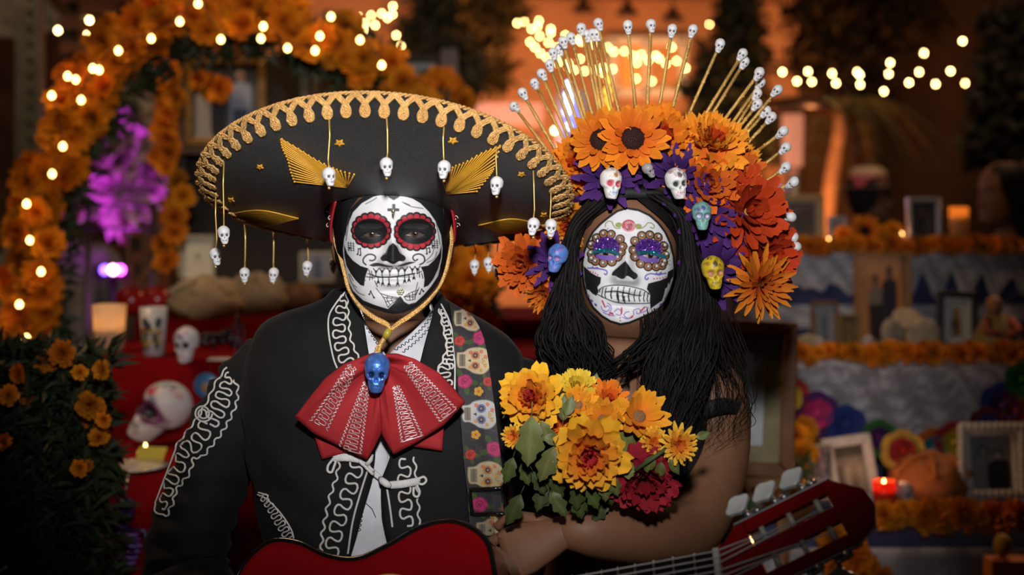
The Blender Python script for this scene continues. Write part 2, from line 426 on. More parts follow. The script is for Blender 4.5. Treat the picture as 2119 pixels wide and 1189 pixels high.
# ================================================================ people: shared body builder
def feat(x, z, cx, cz, sx, sz): return np.exp(-((np.abs(x) - cx) / sx) ** 2 - ((z - cz) / sz) ** 2)
HEAD = [(.118, .006, -.004, .012, 2), (.113, .034, -.030, .045, 2), (.10, .056, -.054, .075, 2.1), (.08, .069, -.074, .092, 2.2), (.055, .076, -.084, .10, 2.3), (.03, .078, -.088, .10, 2.3), (0, .0765, -.086, .095, 2.3),
        (-.03, .074, -.086, .085, 2.3), (-.055, .069, -.087, .07, 2.25), (-.075, .062, -.087, .055, 2.2), (-.095, .051, -.085, .05, 2.1), (-.107, .043, -.078, .05, 2), (-.116, .044, -.062, .055, 2), (-.122, .052, -.044, .062, 2), (-.14, .056, -.042, .066, 2)]
def make_head_body(px, py, d, head, rest, rot, scale=1.0, fem=0, skin=(.17, .085, .05), step=.00068, paint=None):
    """head, neck and trunk as one lofted surface; the eye line's middle lands on pixel (px, py) at depth d"""
    keys = [(k[0] * scale, k[1] * scale, k[2] * scale, k[3] * scale, k[4]) for k in head] + rest
    c = catmull(keys, 1200)
    hcut = -.118 * scale; top = c[c[:, 0] > hcut]; low = c[c[:, 0] <= hcut]
    def resample(a, st):
        L = np.r_[0, np.cumsum(np.hypot(np.diff(a[:, 0]), np.diff(a[:, 2]) * .5))]; t = np.linspace(0, L[-1], max(4, int(L[-1] / st)))
        return np.stack([np.interp(t, L, a[:, k]) for k in range(5)], 1)
    ks = np.vstack([resample(top, step), resample(low, .006)])
    nf, nb = int(.155 * 1.25 / step), 40
    th = np.r_[np.linspace(-PI / 2, PI / 2, nf), np.linspace(PI / 2, 3 * PI / 2, nb + 2)[1:-1]]; nu = len(th)
    z, hw, yf, yb, e = [ks[:, k][:, None] for k in range(5)]
    sn, cs = np.sin(th)[None], np.cos(th)[None]; p = 2 / e
    x = np.sign(sn) * np.abs(sn) ** p * hw; y = (yf + yb) / 2 - np.sign(cs) * np.abs(cs) ** p * (yb - yf) / 2; z = np.broadcast_to(z, x.shape)
    x, y, z = [a.ravel().copy() for a in (x, y, z)]
    s = scale; fr = (np.tile(th, len(ks)) < PI / 2 + .01)
    X, Z = x / s, z / s
    dy = np.zeros_like(x)
    ridge = np.interp(Z, [-.052, -.046, -.040, -.034, -.02, .0, .018, .03], [0, .003, .016, .022, .017, .009, .004, 0])
    dy += ridge * np.exp(-(X / np.interp(Z, [-.045, -.03, 0, .03], [.012, .011, .0085, .010])) ** 2)
    dy += .010 * feat(X, Z, .0125, -.037, .0065, .007)
    dy -= .011 * feat(X, Z, .032, .004, .019, .013) - .0075 * feat(X, Z, .032, -.001, .015, .009)
    dy += .004 * feat(X, Z, .028, .022, .022, .007) + .003 * feat(X, Z, .042, -.03, .02, .016)
    mz = -.058
    dy += .0055 * feat(X, Z, 0, mz + .006, .020, .0045) + .006 * feat(X, Z, 0, mz - .007, .018, .005) - .0045 * feat(X, Z, 0, mz - .0004, .022, .0018) - .004 * feat(X, Z, 0, mz - .018, .018, .005)
    dy += .006 * feat(X, Z, 0, -.094, .016, .011)
    y -= dy * s * fr
    col = np.tile(np.array(skin), (len(x), 1))
    if paint is not None:
        i = np.where(fr & (Z > -.14))[0]; col[i] = paint(np.stack([X[i], Z[i]], 1), col[i])
    R = np.array(Euler(rot).to_matrix()); v = np.stack([x, y, z], 1); piv = np.array([0, .02, -.12 * s])
    w = sstep(z, -.15 * s, -.105 * s)[:, None]
    v = v * (1 - w) + ((v - piv) @ R.T + piv) * w
    eye = (np.array([0, -.083 * s, 0]) - piv) @ R.T + piv
    off = np.array(P(px, py, d)) - eye; v += off
    n = len(ks)
    a = np.arange(n - 1)[:, None] * nu + np.arange(nu)[None]; b = np.arange(n - 1)[:, None] * nu + (np.arange(nu)[None] + 1) % nu
    q = np.stack([a, b, b + nu, a + nu], -1).reshape(-1, 4)
    Rm = Euler(rot).to_matrix(); O = Vector(off); pv = Vector(piv)
    def T(p):                       # head-local to world
        return Rm @ (Vector(p) * 1.0 - pv) + pv + O
    return v, q, col, T, O
def add_mb(v, q, c, mb):
    """join a tube body part onto the body's arrays (quads only; other faces fan to degenerate quads)"""
    b = len(v); v = np.vstack([v, np.array(mb.v)]); c = np.vstack([c, np.array(mb.c)[:, :3]]); f2 = []
    for f in mb.f:
        if len(f) == 4: f2.append(f)
        elif len(f) == 3: f2.append((f[0], f[1], f[2], f[2]))
        else:
            for k in range(1, len(f) - 1, 2): f2.append((f[0], f[k], f[k + 1], f[min(k + 2, len(f) - 1)]))
    return v, np.vstack([q, np.array(f2) + b]), c
def hand(mb, wrist, fwd, nrm, side=1, curl=.5, size=1.0, col=(.2, .1, .06), nail=(.3, .16, .13)):
    """five-fingered hand: wrist point, direction of the fingers, direction the back of the hand faces; side = where the thumb leaves"""
    f = Vector(fwd).normalized(); n = Vector(nrm); n = (n - f * n.dot(f)).normalized(); s = f.cross(n) * side
    W = Vector(wrist); q = lambda a, b, c: W + (s * a + f * b + n * c) * size
    rings = [(-.02, .026, .020), (.0, .027, .019), (.025, .034, .017), (.055, .041, .015), (.082, .042, .013), (.093, .038, .009)]
    vs = []
    for (b, hw, ht) in rings:
        for k in range(14):
            a = 2 * PI * k / 14; vs.append(q(hw * math.cos(a), b, ht * math.sin(a)))
    mb.add(vs, [(j * 14 + k, j * 14 + (k + 1) % 14, (j + 1) * 14 + (k + 1) % 14, (j + 1) * 14 + k) for j in range(5) for k in range(14)] + [tuple(70 + k for k in range(14))], col)
    for k, (a, L, r, spread) in enumerate(((.030, .070, .0092, .10), (.010, .079, .0096, .02), (-.011, .073, .0090, -.05), (-.030, .058, .0080, -.14))):
        p = q(a, .082, 0); dirn = 0.05; pts = [q(a * .95, .06, 0), p]; rr = [r * 1.05, r * 1.08]
        for j, fr in enumerate((.46, .30, .24)):
            dirn += curl * (.75 if j == 0 else .9)
            for h in (.5, 1):
                p = p + ((f * math.cos(dirn) - n * math.sin(dirn)) + s * spread * .6) * (L * fr * .5 * size); pts.append(p); rr.append(r * (1.0 - .07 * j) * (1 if h == 1 else .93))
        p2 = p + (f * math.cos(dirn) - n * math.sin(dirn)) * .006 * size; pts.append(p2); rr.append(r * .45)
        mb.tube(pts, [x * size for x in rr], 9, col=col)
        up = (n * math.cos(dirn) + f * math.sin(dirn)); ft = (f * math.cos(dirn) - n * math.sin(dirn)); c0 = p + up * r * .72 * size - ft * .002
        mb.grid(lambda u, v: c0 + s * ((u - .5) * r * 1.3 * size) + ft * ((v - .5) * r * 1.7 * size) + up * (.0022 * (1 - (2 * u - 1) ** 2)), 3, 2, nail)
    tp = [q(.018, .012, -.004), q(.036, .030, -.008), q(.052, .052, -.014), q(.056, .072, -.022), q(.054, .088, -.030), q(.053, .093, -.032)]
    mb.tube(tp, [x * size for x in (.014, .0125, .0108, .0098, .0088, .004)], 9, col=col)
def eye_mesh(bvhs, outline_top, outline_bot, iris, ir, iris_col=(.05, .022, .010), sclera=(.36, .31, .29)):
    """glossy eyeball patch between two lid curves given in pixels"""
    n = 26; a = catmull(outline_top, n); b = catmull(outline_bot, n); mb = MB(); vs = []; cs = []
    for j in range(11):
        t = j / 10
        for i in range(n):
            p = a[i] * (1 - t) + b[i] * t; u = i / (n - 1) * 2 - 1
            bul = .0016 * (1 - u * u) * (1 - (2 * t - 1) ** 2)
            h = cast(bvhs, p[0], p[1], .0003 + bul); vs.append(h)
            d = math.hypot(p[0] - iris[0], p[1] - iris[1])
            k = (1, 1, 1) if math.hypot(p[0] - iris[0] - ir * .3, p[1] - iris[1] + ir * .35) < ir * .22 else (.004, .003, .003) if d < ir * .45 else iris_col if d < ir else sclera  # white spot is a wet highlight painted on the iris
            cs.append(k)
    mb.add(vs, [(j * n + i, j * n + i + 1, (j + 1) * n + i + 1, (j + 1) * n + i) for j in range(10) for i in range(n - 1)], cs)
    return mb
def shoe(mb, x, y, s=1, col=(1, 1, 1)):
    ks = catmull([(.09, .035, -.03), (.065, .042, -.02), (.05, .045, .0), (.03, .05, .0), (0, .05, .0)], 10)
    mb.grid(lambda u, v: Vector((x + .048 * math.cos(2 * PI * u) * (1 - .35 * (1 - v) ** 2 * (math.sin(2 * PI * u) < 0)), y + (-.07 if math.sin(2 * PI * u) > 0 else -.02) + .14 * (-math.sin(2 * PI * u)) * (1.0 if math.sin(2 * PI * u) > 0 else .6) * (.5 + .5 * v), .0 + .10 * (1 - v) * (1.0 if math.sin(2 * PI * u) <= 0 else .75))), 20, 6, col)

WHT = (.70, .70, .72); BLK = (.012, .012, .014); RED = (.44, .028, .045)
# ================================================================ the man
MU = .0001754
def man_paint(xz, col):
    p = Paint(np.stack([568.6 + xz[:, 0] / MU, 394 - xz[:, 1] / MU], 1), col, 5.0)
    B = BLK
    white = [(505, 80), (420, 100), (330, 150), (262, 220), (215, 330), (188, 430), (178, 520), (192, 640), (212, 740), (258, 830), (340, 900), (430, 932), (530, 960), (575, 968), (640, 962), (700, 940), (745, 915), (805, 862), (862, 800), (922, 720), (952, 600), (958, 500), (945, 400), (900, 290), (850, 220), (780, 150), (720, 115), (640, 92)]
    p.poly(white, B, grow=34); p.poly([(300, 100), (230, 190), (180, 330), (160, 470), (150, 60), (560, 40), (930, 60), (1000, 500), (960, 420), (905, 260), (840, 170), (760, 110), (600, 60)], B, grow=10)
    p.poly(white, WHT)
    p.poly([(500, 70), (545, 110), (575, 128), (612, 106), (650, 70)], (.05, .05, .055))
    for q in ([(360, 155), (400, 135), (445, 108)], [(655, 150), (710, 175), (800, 190)], [(640, 140), (700, 165)], [(240, 215), (215, 300), (202, 400)], [(232, 260), (222, 330), (205, 440)], [(215, 560), (240, 600), (300, 630)], [(905, 300), (925, 400), (935, 470)], [(910, 530), (890, 580), (830, 610)], [(885, 500), (870, 550), (815, 600)],
              [(225, 700), (250, 770), (290, 800)], [(235, 700), (262, 750)], [(260, 790), (300, 840), (350, 860)], [(760, 760), (750, 800), (735, 860)], [(770, 800), (745, 860)], [(340, 735), (360, 745)], [(470, 840), (440, 800)]):
        p.line(q, 6, (.06, .06, .065))
    # brow and lid sockets with scalloped petals
    for (cx, cy, rx, ry, n, ix, iy, irx, iry) in ((402, 359, 124, 108, 16, 396, 365, 124, 91), (739, 368, 131, 116, 17, 746, 366, 134, 93)):
        pts = [(cx + rx * math.cos(2 * PI * k / n), cy + ry * math.sin(2 * PI * k / n)) for k in range(n)]
        for q in pts: p.ell(*q, 37, 37, B)
        for q in pts: p.ell(*q, 30, 30, B); p.ell(*q, 22.5, 22.5, RED)
        for j_, q in enumerate(pts): p.ell(cx + (q[0] - cx) * .92, cy + (q[1] - cy) * .92, 20, 20, tuple(w_ * (.85 + .3 * (j_ % 2)) for w_ in RED))
        p.ell(ix, iy, irx + 7, iry + 7, B); p.ell(ix, iy, irx, iry, (.010, .010, .012))
        p.ell(ix, iy - 38, irx * .75, 24, (.030, .028, .03)); p.ell(ix, iy + 45, irx * .6, 12, (.030, .026, .026))
        p.line([(ix - irx * .8, iy - 6), (ix - 20, iy - 18), (ix + irx * .75, iy - 2)], 7, (.004, .004, .005))
    p.poly([(568, 450), (600, 480), (625, 530), (657, 552), (667, 575), (650, 592), (615, 592), (585, 609), (570, 613), (550, 606), (520, 590), (490, 590), (473, 572), (484, 553), (510, 530), (535, 480)], B, True)
    for q in ([(515, 540), (540, 470), (560, 440)], [(625, 520), (640, 540), (600, 470)], [(480, 560), (500, 530)]): p.line(q, 4, (.2, .2, .21))
    p.poly([(563, 156), (588, 156), (588, 188), (618, 190), (618, 211), (586, 212), (578, 258), (570, 282), (562, 258), (558, 212), (526, 211), (528, 190), (563, 188)], (.03, .03, .03))
    for s, q in ((1, [(392, 588), (412, 590), (432, 578), (434, 558), (410, 543), (375, 545), (345, 572), (342, 602), (362, 622)]), (1, [(758, 582), (738, 592), (722, 572), (732, 550), (768, 540), (802, 555), (814, 585), (802, 610), (776, 622)])): p.line(q, 12, (.045, .045, .05))
    p.poly([(385, 626), (430, 607), (480, 610), (530, 622), (572, 633), (530, 638), (470, 630), (420, 636)], (.04, .04, .045), True)
    p.poly([(596, 632), (640, 612), (700, 599), (742, 604), (700, 617), (640, 630)], (.04, .04, .045), True)
    p.poly([(188, 470), (215, 540), (260, 592), (320, 632), (382, 650), (365, 690), (355, 730), (348, 787), (320, 782), (278, 742), (240, 692), (207, 632), (192, 560)], B)
    p.poly([(950, 470), (930, 540), (890, 590), (840, 632), (782, 640), (802, 680), (812, 740), (806, 802), (842, 790), (882, 742), (922, 662), (947, 570)], B)
    p.line([(418, 707), (470, 716), (540, 717), (620, 708), (735, 690)], 11, B)
    for x in (440, 487, 545, 612, 660, 718, 757):
        y = 710 - (x - 420) * .05
        p.line([(x - 20, y - 58), (x - 4, y - 32), (x, y)], 8, B); p.line([(x + 20, y - 58), (x + 3, y - 32)], 8, B); p.ell(x, y - 34, 9, 12, B)
    for x, h in ((455, 52), (489, 66), (537, 72), (603, 74), (657, 60), (690, 56), (728, 44)):
        y = 714 - max(0, x - 560) * .13
        p.line([(x, y), (x + 2, y + h * .6), (x - 8, y + h)], 8, B); p.line([(x + 2, y + h * .5), (x + 12, y + h)], 7, B); p.ell(x + 1, y + h * .75, 10, 10, B)
    for q in ([(375, 690), (420, 700)], [(385, 660), (395, 700), (390, 740)], [(405, 670), (412, 735)], [(365, 715), (430, 722)], [(752, 690), (790, 675)], [(768, 660), (775, 720)], [(790, 690), (800, 730)], [(430, 745), (450, 790)]): p.line(q, 7, B)
    p.poly([(627, 862), (642, 882), (655, 905), (690, 927), (742, 914), (700, 947), (640, 972), (570, 980), (525, 966), (560, 930), (592, 895), (612, 870)], (.02, .022, .026))
    W = [[(475, 842), (540, 862), (608, 873)], [(608, 886), (562, 915), (533, 947)], [(475, 842), (503, 882), (520, 920), (533, 947)], [(530, 860), (524, 888), (545, 922)], [(565, 868), (556, 890), (572, 908)], [(608, 880), (495, 872)], [(608, 882), (512, 905)],
         [(655, 868), (700, 840), (762, 818)], [(655, 868), (672, 892), (705, 896), (738, 890)], [(762, 818), (745, 850), (738, 890)], [(692, 846), (700, 892)], [(720, 835), (722, 890)], [(655, 868), (748, 850)], [(655, 868), (742, 872)]]
    for q in W: p.line(q, 6, B)
    for q in ([(304, 500), (300, 540)], [(318, 496), (322, 545)], [(302, 502), (322, 498)], [(850, 492), (856, 525)], [(828, 500), (832, 538)], [(828, 502), (852, 494)], [(398, 822), (390, 850)], [(398, 825), (410, 850), (425, 878)], [(790, 812), (776, 850)], [(790, 812), (806, 832)]): p.line(q, 8, B, False)
    for q in ((297, 543), (318, 550), (830, 540), (852, 528), (388, 850), (424, 874), (775, 850), (804, 832)): p.ell(*q, 8, 7, B)
    for sx in (-1, 1):
        cx, cy = (245, 485) if sx < 0 else (893, 468)
        for k in range(4): p.line([(cx - 26, cy - 26 + k * 17), (cx + 26, cy - 20 + k * 17 * (1 if sx < 0 else .9))], 5, (.06, .06, .06), False)
        for k in range(3): p.line([(cx - 22 + k * 20, cy - 34), (cx - 18 + k * 20, cy + 34)], 6, B, False)
        p.ell(cx - 12, cy + 12, 9, 9, B)
    return p.c
SK_M = (.165, .078, .042)
rest = [(-.165, .058, -.044, .072, 2), (-.185, .075, -.052, .085, 2), (-.205, .115, -.066, .10, 2.1), (-.235, .160, -.088, .112, 2.2), (-.28, .172, -.104, .115, 2.4), (-.36, .160, -.118, .112, 2.4), (-.46, .148, -.118, .105, 2.4), (-.60, .150, -.10, .11, 2.4), (-.70, .16, -.09, .11, 2.4), (-.76, .05, -.05, .05, 2.2)]
MX, MY = -.1675, 2.0
man = thing('person', 'person in black sombrero with white and red skull face paint and embroidered black jacket', 'person', (MX, MY, 0))
v, q, c, TM, OM = make_head_body(813, 486, 1.917, HEAD, rest, (0, 0, .083), 1.0, skin=SK_M, paint=man_paint)
mb = MB()
for sx in (-1, 1):                                   # ears
    for cc in ((.079, .012, -.012),):
        mb.sphere(TM((sx * .079, .012, -.012)), .030, 10, 8, (.28, .55, 1.0), col=SK_M)
handR = P(700, 1390, 1.72); handL = P(1215, 1135, 2.30)
hand(mb, P(590, 1395, 1.77), handR - P(590, 1395, 1.77), (0, -.7, .6), -1, .45, 1.05, SK_M)
hand(mb, P(1225, 1120, 2.33), Vector((.8, -.05, -.35)), (0, 1, .1), 1, .25, 1.05, SK_M)
sleeve(mb, [P(590, 765, 2.03), P(520, 800, 2.02), P(395, 1100, 1.98), P(392, 1260, 1.95), P(500, 1350, 1.83), P(590, 1395, 1.77)], [.03, .04, .038, .04, .034, .026], 28, 10, 0, col=SK_M)
sleeve(mb, [P(1000, 770, 2.03), P(1070, 800, 2.05), P(1130, 950, 2.12), P(1120, 1080, 2.22), P(1225, 1120, 2.33)], [.03, .04, .038, .036, .026], 28, 10, 0, col=SK_M)
for sx in (-1, 1): sleeve(mb, [(MX + sx * .085, MY, .86), (MX + sx * .10, MY, .48), (MX + sx * .10, MY + .02, .09)], [.075, .05, .04], 12, 10, 0, col=SK_M)
v, q, c = add_mb(v, q, c, mb)
body_m = obj('body', mesh_np('body', v, q, c), PAINTED, man)
BV_MAN = BVHTree.FromPolygons([Vector(a) for a in v[:]], [tuple(a) for a in q])
for (tp, bt, ir) in (([(752, 486.5), (763, 481.5), (776, 481.5), (788, 487)], [(752, 487), (764, 490.5), (778, 490.5), (788, 487.5)], (769.5, 485.5)), ([(839, 486), (850, 480.5), (866, 480.5), (879, 486)], [(839, 486.5), (852, 491), (868, 491), (879, 486.5)], (857.5, 485))):
    obj('eye', eye_mesh([BV_MAN], tp, bt, ir, 6.6, sclera=(.10, .08, .072)), ATTR_GLOSS, man)
gem = MB(); M0 = cast([BV_MAN], 828.5, 604, .002)
for k in range(7):
    a = k * PI / 3; gem.sphere(M0 + (Vector((math.cos(a) * .0032, -.0005, math.sin(a) * .0032)) if k < 6 else Vector((0, -.001, 0))), .0022, 8, 6)
obj('gem_stud', gem, mat('rhinestone', (.75, .75, .6), .12, .85), man)
g2 = MB(); g2.sphere(cast([BV_MAN], 813.5, 437, .001), .0032, 8, 6, (1, .5, 1.2)); obj('gem_stud', g2, mat('rhinestone'), man)
# hair at the temples and back of the head, bandana under the hat
hk = [(.115, .01, -.01, .02, 2), (.10, .062, -.06, .082, 2.1), (.07, .0795, -.085, .102, 2.3), (.03, .084, -.093, .107, 2.3), (0, .0825, -.09, .102, 2.3), (-.03, .081, -.085, .094, 2.3), (-.055, .074, -.07, .082, 2.2), (-.075, .062, -.05, .072, 2.2)]
def head_shell(keys, n, a0, a1, nu, T, fn=None, col=(1, 1, 1), s=1.0):
    mb = MB(); ks = loft_keys([(k[0] * s, k[1] * s, k[2] * s, k[3] * s, k[4]) for k in keys], n)
    def f(u, v):
        k = ks[min(n - 1, int(round(v * (n - 1))))]; A0 = a0(k[0]) if callable(a0) else a0
        th = A0 + (2 * PI - 2 * A0) * u
        p = ring_pt(0, 0, k, th)
        return T(fn(p, th, k) if fn else p)
    mb.grid(f, nu, n - 1, col); return mb
obj('hair', head_shell(hk, 26, lambda z: .95 if z < .05 else .45, 0, 60, TM), HAIR, man)
bk = [(.070, .086, -.09, .108, 2.3), (.05, .0885, -.092, .112, 2.3), (.02, .0895, -.092, .112, 2.3), (-.005, .0880, -.09, .108, 2.3), (-.012, .0860, -.088, .106, 2.3)]
def ban_col(u, v): return (.50, .02, .03) if v > .22 else (.55, .5, .48)
bmb = head_shell(bk, 14, lambda z: 1.02 + max(0, .045 - z) * 6, 0, 70, TM)
bmb.c = [((.55, .52, .5) if z > 1.612 else (.42, .012, .02)) for (_, _, z) in bmb.v]
solid(obj('bandana', bmb, ATTR, man), .002)
pais = MB()
for sx in (-1, 1):
    for k in range(9):
        th = sx * (1.25 + k * .14); kk = (.022 + .012 * math.sin(k * 2.1), .0912, -.092, .114, 2.3); b0 = ring_pt(0, 0, kk, th)
        pais.tube([TM(b0 + Vector((.0035 * (1 - t) * math.cos(t * 6), 0, .0045 * (1 - t * .8) * math.sin(t * 6)))) for t in np.linspace(0, 1, 8)], .0008, 4, col=(.6, .55, .52))
obj('paisley_print', pais, ATTR, man)

# shirt, jacket
TORSO = [(1.470, .064, -.050, .078, 2.1), (1.452, .070, -.058, .088, 2.1), (1.43, .092, -.067, .098, 2.1), (1.41, .125, -.080, .108, 2.2), (1.38, .165, -.096, .115, 2.3), (1.33, .185, -.112, .12, 2.4), (1.25, .180, -.128, .118, 2.4), (1.15, .165, -.134, .112, 2.4), (1.08, .160, -.132, .11, 2.4), (1.0, .165, -.122, .112, 2.4), (.88, .17, -.11, .115, 2.4)]
TX = -.180
sh = MB(); cloth_loft(sh, TX, MY, TORSO, 90, 120, [(560, 738), (640, 746), (680, 762), (715, 786), (735, 799), (745, 801.5), (1400, 801.5)], [(560, 914), (625, 902), (660, 880), (690, 850), (715, 822), (735, 804), (745, 801.8), (1400, 801.8)])
shirt = obj('shirt', sh, WHITE_CLOTH, man); solid(shirt, .002)
JK = [(1.484, .076, -.050, .088, 2.1), (1.472, .088, -.058, .094, 2.1), (1.462, .112, -.066, .102, 2.1), (1.450, .150, -.074, .110, 2.1), (1.434, .176, -.084, .118, 2.2), (1.405, .190, -.096, .124, 2.2), (1.37, .199, -.110, .130, 2.3), (1.32, .200, -.126, .132, 2.4), (1.26, .192, -.142, .13, 2.4), (1.20, .176, -.148, .125, 2.4), (1.15, .168, -.150, .12, 2.4), (1.095, .164, -.148, .118, 2.4)]
jl = [(590, 728), (605, 730), (660, 752), (734, 763), (850, 775), (900, 778), (949, 776), (993, 770), (1030, 759), (1067, 748), (1100, 740), (1160, 722)]
jr = [(590, 908), (605, 905), (660, 892), (745, 870), (850, 830), (897, 812), (949, 806), (993, 788), (1030, 788), (1067, 790), (1100, 797), (1160, 812)]
def jk_fold(v, t, k):
    a = math.sin(v.z * 60 + t * 5) * math.sin(t * 4 + v.z * 22) * .0025 * sstep(k[0], 1.47, 1.36)
    return v + Vector((math.sin(t), -math.cos(t), 0)) * a - Vector((0, 0, .022 * float(sstep(v.x - TX, .06, .2)) * float(sstep(k[0], 1.38, 1.45))))
jk = MB(); cloth_loft(jk, TX, MY, JK, 110, 150, jl, jr, jk_fold)
nb_jacket = len(jk.f)
sleeve(jk, [P(610, 800, 2.03), P(556, 775, 2.025), P(514, 825, 2.02), P(466, 900, 2.0), P(425, 1010, 1.985), P(394, 1110, 1.97), P(392, 1200, 1.95), P(440, 1300, 1.88), P(530, 1365, 1.80)], [.030, .052, .056, .056, .055, .057, .058, .052, .046], 52, 26, .0045, 3)
sleeve(jk, [P(970, 800, 2.03), P(1030, 790, 2.03), P(1075, 835, 2.05), P(1115, 900, 2.10), P(1130, 1010, 2.17), P(1120, 1080, 2.24), P(1190, 1110, 2.31)], [.030, .050, .054, .053, .052, .05, .042], 46, 26, .004, 5)
jacket = obj('jacket', jk, BLACK_CLOTH, man); solid(jacket, .0025, -1)
JB = jk.bvh(); SHB = sh.bvh()
tr = MB()
hips = [(1.0, .168, -.120, .116, 2.4), (.94, .172, -.115, .12, 2.4), (.86, .17, -.10, .12, 2.3), (.80, .15, -.09, .11, 2.2)]
cloth_loft(tr, TX, MY, hips, 14, 40)
for sx in (-1, 1): sleeve(tr, [(TX + sx * .085, MY, .86), (TX + sx * .095, MY - .005, .5), (TX + sx * .10, MY + .01, .06)], [.088, .068, .06], 24, 18, .003, sx + 2)
obj('trousers', tr, BLACK_CLOTH, man)
for sx in (-1, 1):
    b = MB(); shoe(b, TX + sx * .10, MY); obj('shoe', b, mat('black_leather', (.012, .011, .011), .35), man)
# white soutache embroidery, one mesh per band
def cord(name, lines, r, mtl, parent, bv, off=.0012, n=5, step=2.0):
    b = MB()
    for ln in lines:
        pts = drape(bv, even(ln, step), off)
        if len(pts) > 1: b.tube(pts, r, n)
    return obj(name, b, mtl, parent)
def wavy(pts, amp, per): return squiggle(pts, amp, per, 0, 10)
lapelL = [(712, 612), (707, 640), (702, 670), (703, 700), (710, 730), (722, 757)]
cord('lapel_braid', [squiggle(lapelL, [5, 11, 13, 13, 13, 15], 25, .34), catmull([(716, 604), (695, 630), (681, 656), (681, 692), (690, 740), (698, 762)], 40), wavy([(719, 606), (720, 640), (723, 672), (726, 700), (735, 724), (744, 745), (751, 762)], 2.2, 24)], .0015, CORD_WHITE, man, [JB])
cord('lapel_braid', [squiggle([(914, 642), (922, 670), (929, 705), (932, 738), (929, 762)], [3, 6, 7, 7, 8], 17, .32), squiggle([(926, 745), (918, 770), (925, 800), (938, 835)], [8, 14, 12, 5], 20, .32), wavy([(908, 640), (917, 680), (924, 718), (914, 748), (905, 768), (906, 776)], 2, 22), catmull([(912, 630), (927, 660), (938, 700), (941, 760), (940, 830)], 40)], .0015, CORD_WHITE, man, [JB])
cord('front_braid', [squiggle([(742, 950), (726, 1005), (708, 1055), (694, 1105), (684, 1150)], 15, 35, .36), catmull([(766, 958), (749, 1010), (731, 1075), (720, 1145)], 30), wavy([(704, 945), (697, 985), (684, 1025), (674, 1070), (667, 1110), (666, 1150)], 3.2, 27)], .0016, CORD_WHITE, man, [JB])
cord('front_braid', [squiggle([(840, 950), (836, 990), (839, 1040), (842, 1088)], 13, 34, .36), catmull([(801, 1010), (807, 1050), (812, 1090)], 12), wavy([(857, 945), (861, 985), (865, 1030), (867, 1085)], 2.6, 28)], .0016, CORD_WHITE, man, [JB])
SV = lambda a: [(300 + u * .4953, 600 + w * .4953) for u, w in a]
cord('sleeve_braid', [squiggle(SV([(352, 345), (335, 420), (315, 480), (272, 560)]), [4, 15, 18, 16], 24, .36), squiggle(SV([(262, 560), (235, 610), (205, 650), (165, 670), (145, 720), (110, 790), (90, 850), (75, 915)]), [16, 16, 15, 15, 17, 17, 12, 6], 30, .36),
     wavy(SV([(372, 375), (390, 430), (375, 490), (345, 555), (310, 610), (270, 660), (240, 695), (205, 700)]), 3.0, 23), wavy(SV([(205, 700), (190, 760), (160, 800), (135, 835), (118, 890), (92, 945)]), 3.0, 22), wavy(SV([(345, 325), (300, 385), (270, 450), (225, 530), (180, 590), (130, 660), (100, 740), (62, 820), (42, 900), (60, 935), (92, 945)]), 2.2, 30),
     [(300 + .4953 * (245 + (38 - 26 * t) * math.cos(t * 13)), 600 + .4953 * (515 + (38 - 26 * t) * math.sin(t * 13))) for t in np.linspace(0, 1, 40)]], .0016, CORD_WHITE, man, [JB])
cord('hem_braid', [squiggle([(545, 1028), (562, 1050), (580, 1080), (600, 1112)], [6, 9, 10, 10], 15, .34), catmull([(534, 1022), (556, 1034), (585, 1065), (606, 1100), (608, 1125), (600, 1142)], 30), squiggle([(566, 1122), (585, 1132), (604, 1142)], 6, 14, .34), [(536, 1018), (556, 1024), (553, 1042)], [(538, 1026), (552, 1022)]], .0012, CORD_WHITE, man, [JB])
# shirt stitching
def zig(pts, amp, per):
    e = even(catmull(pts, 40), per / 4); out = []
    for i, p in enumerate(e):
        t = e[min(i + 1, len(e) - 1)] - e[max(i - 1, 0)]; t = t / (np.linalg.norm(t) + 1e-9); o = amp * (0, 1, 1, 0, )[i % 4] * 1.0
        out.append((p[0] - t[1] * o, p[1] + t[0] * o))
    return out
cord('collar_stitching', [zig([(751, 650), (764, 680), (784, 712), (796, 728)], 4, 9), zig([(897, 640), (880, 668), (850, 700), (815, 724)], -4, 9), zig([(890, 672), (866, 700), (832, 728)], -4, 9), zig([(742, 1098), (747, 1062), (752, 1020)], 4, 9), [(757, 1040), (770, 1052), (778, 1070)]], .0006, mat('black_thread', (.012, .012, .014), .7), man, [SHB, BV_MAN], .0012, 4, 1.2)
# frog closure of white crocheted cord
fr = MB()
def knit(mb, pts, r, amp, per):
    c = even(catmull(pts, 40), .7)
    for ph in range(4):
        l = [(p[0], p[1] + amp * math.sin(2 * PI * i * .7 / per + ph * PI / 2) ) for i, p in enumerate(c)]
        q = drape([JB, SHB], l, .0035); q = [a + Vector((0, -.002 * math.cos(2 * PI * i * .7 / per + ph * PI / 2), 0)) for i, a in enumerate(q)]
        mb.tube(q, r, 5)
def frog(lines_knit, loops, cords):
    b = MB()
    for l in lines_knit: knit(b, l, .0016, 6, 16)
    for l in loops: b.tube(drape([JB, SHB], even(catmull(l, 30), 2), .004), .0018, 6)
    for l in cords: b.tube(drape([JB, SHB], even(catmull(l, 20), 2), .007), .0022, 6)
    return b
cordo = obj('frog_closure', frog([[(690, 946), (720, 946), (750, 951)]], [[(690, 950), (681, 962), (680, 974), (688, 976), (693, 964), (697, 952)]], [[(745, 948), (762, 962), (782, 980), (798, 994)], [(745, 953), (760, 967), (780, 985), (797, 996)]]), mat('white_cord', (.66, .65, .64), .7), man)
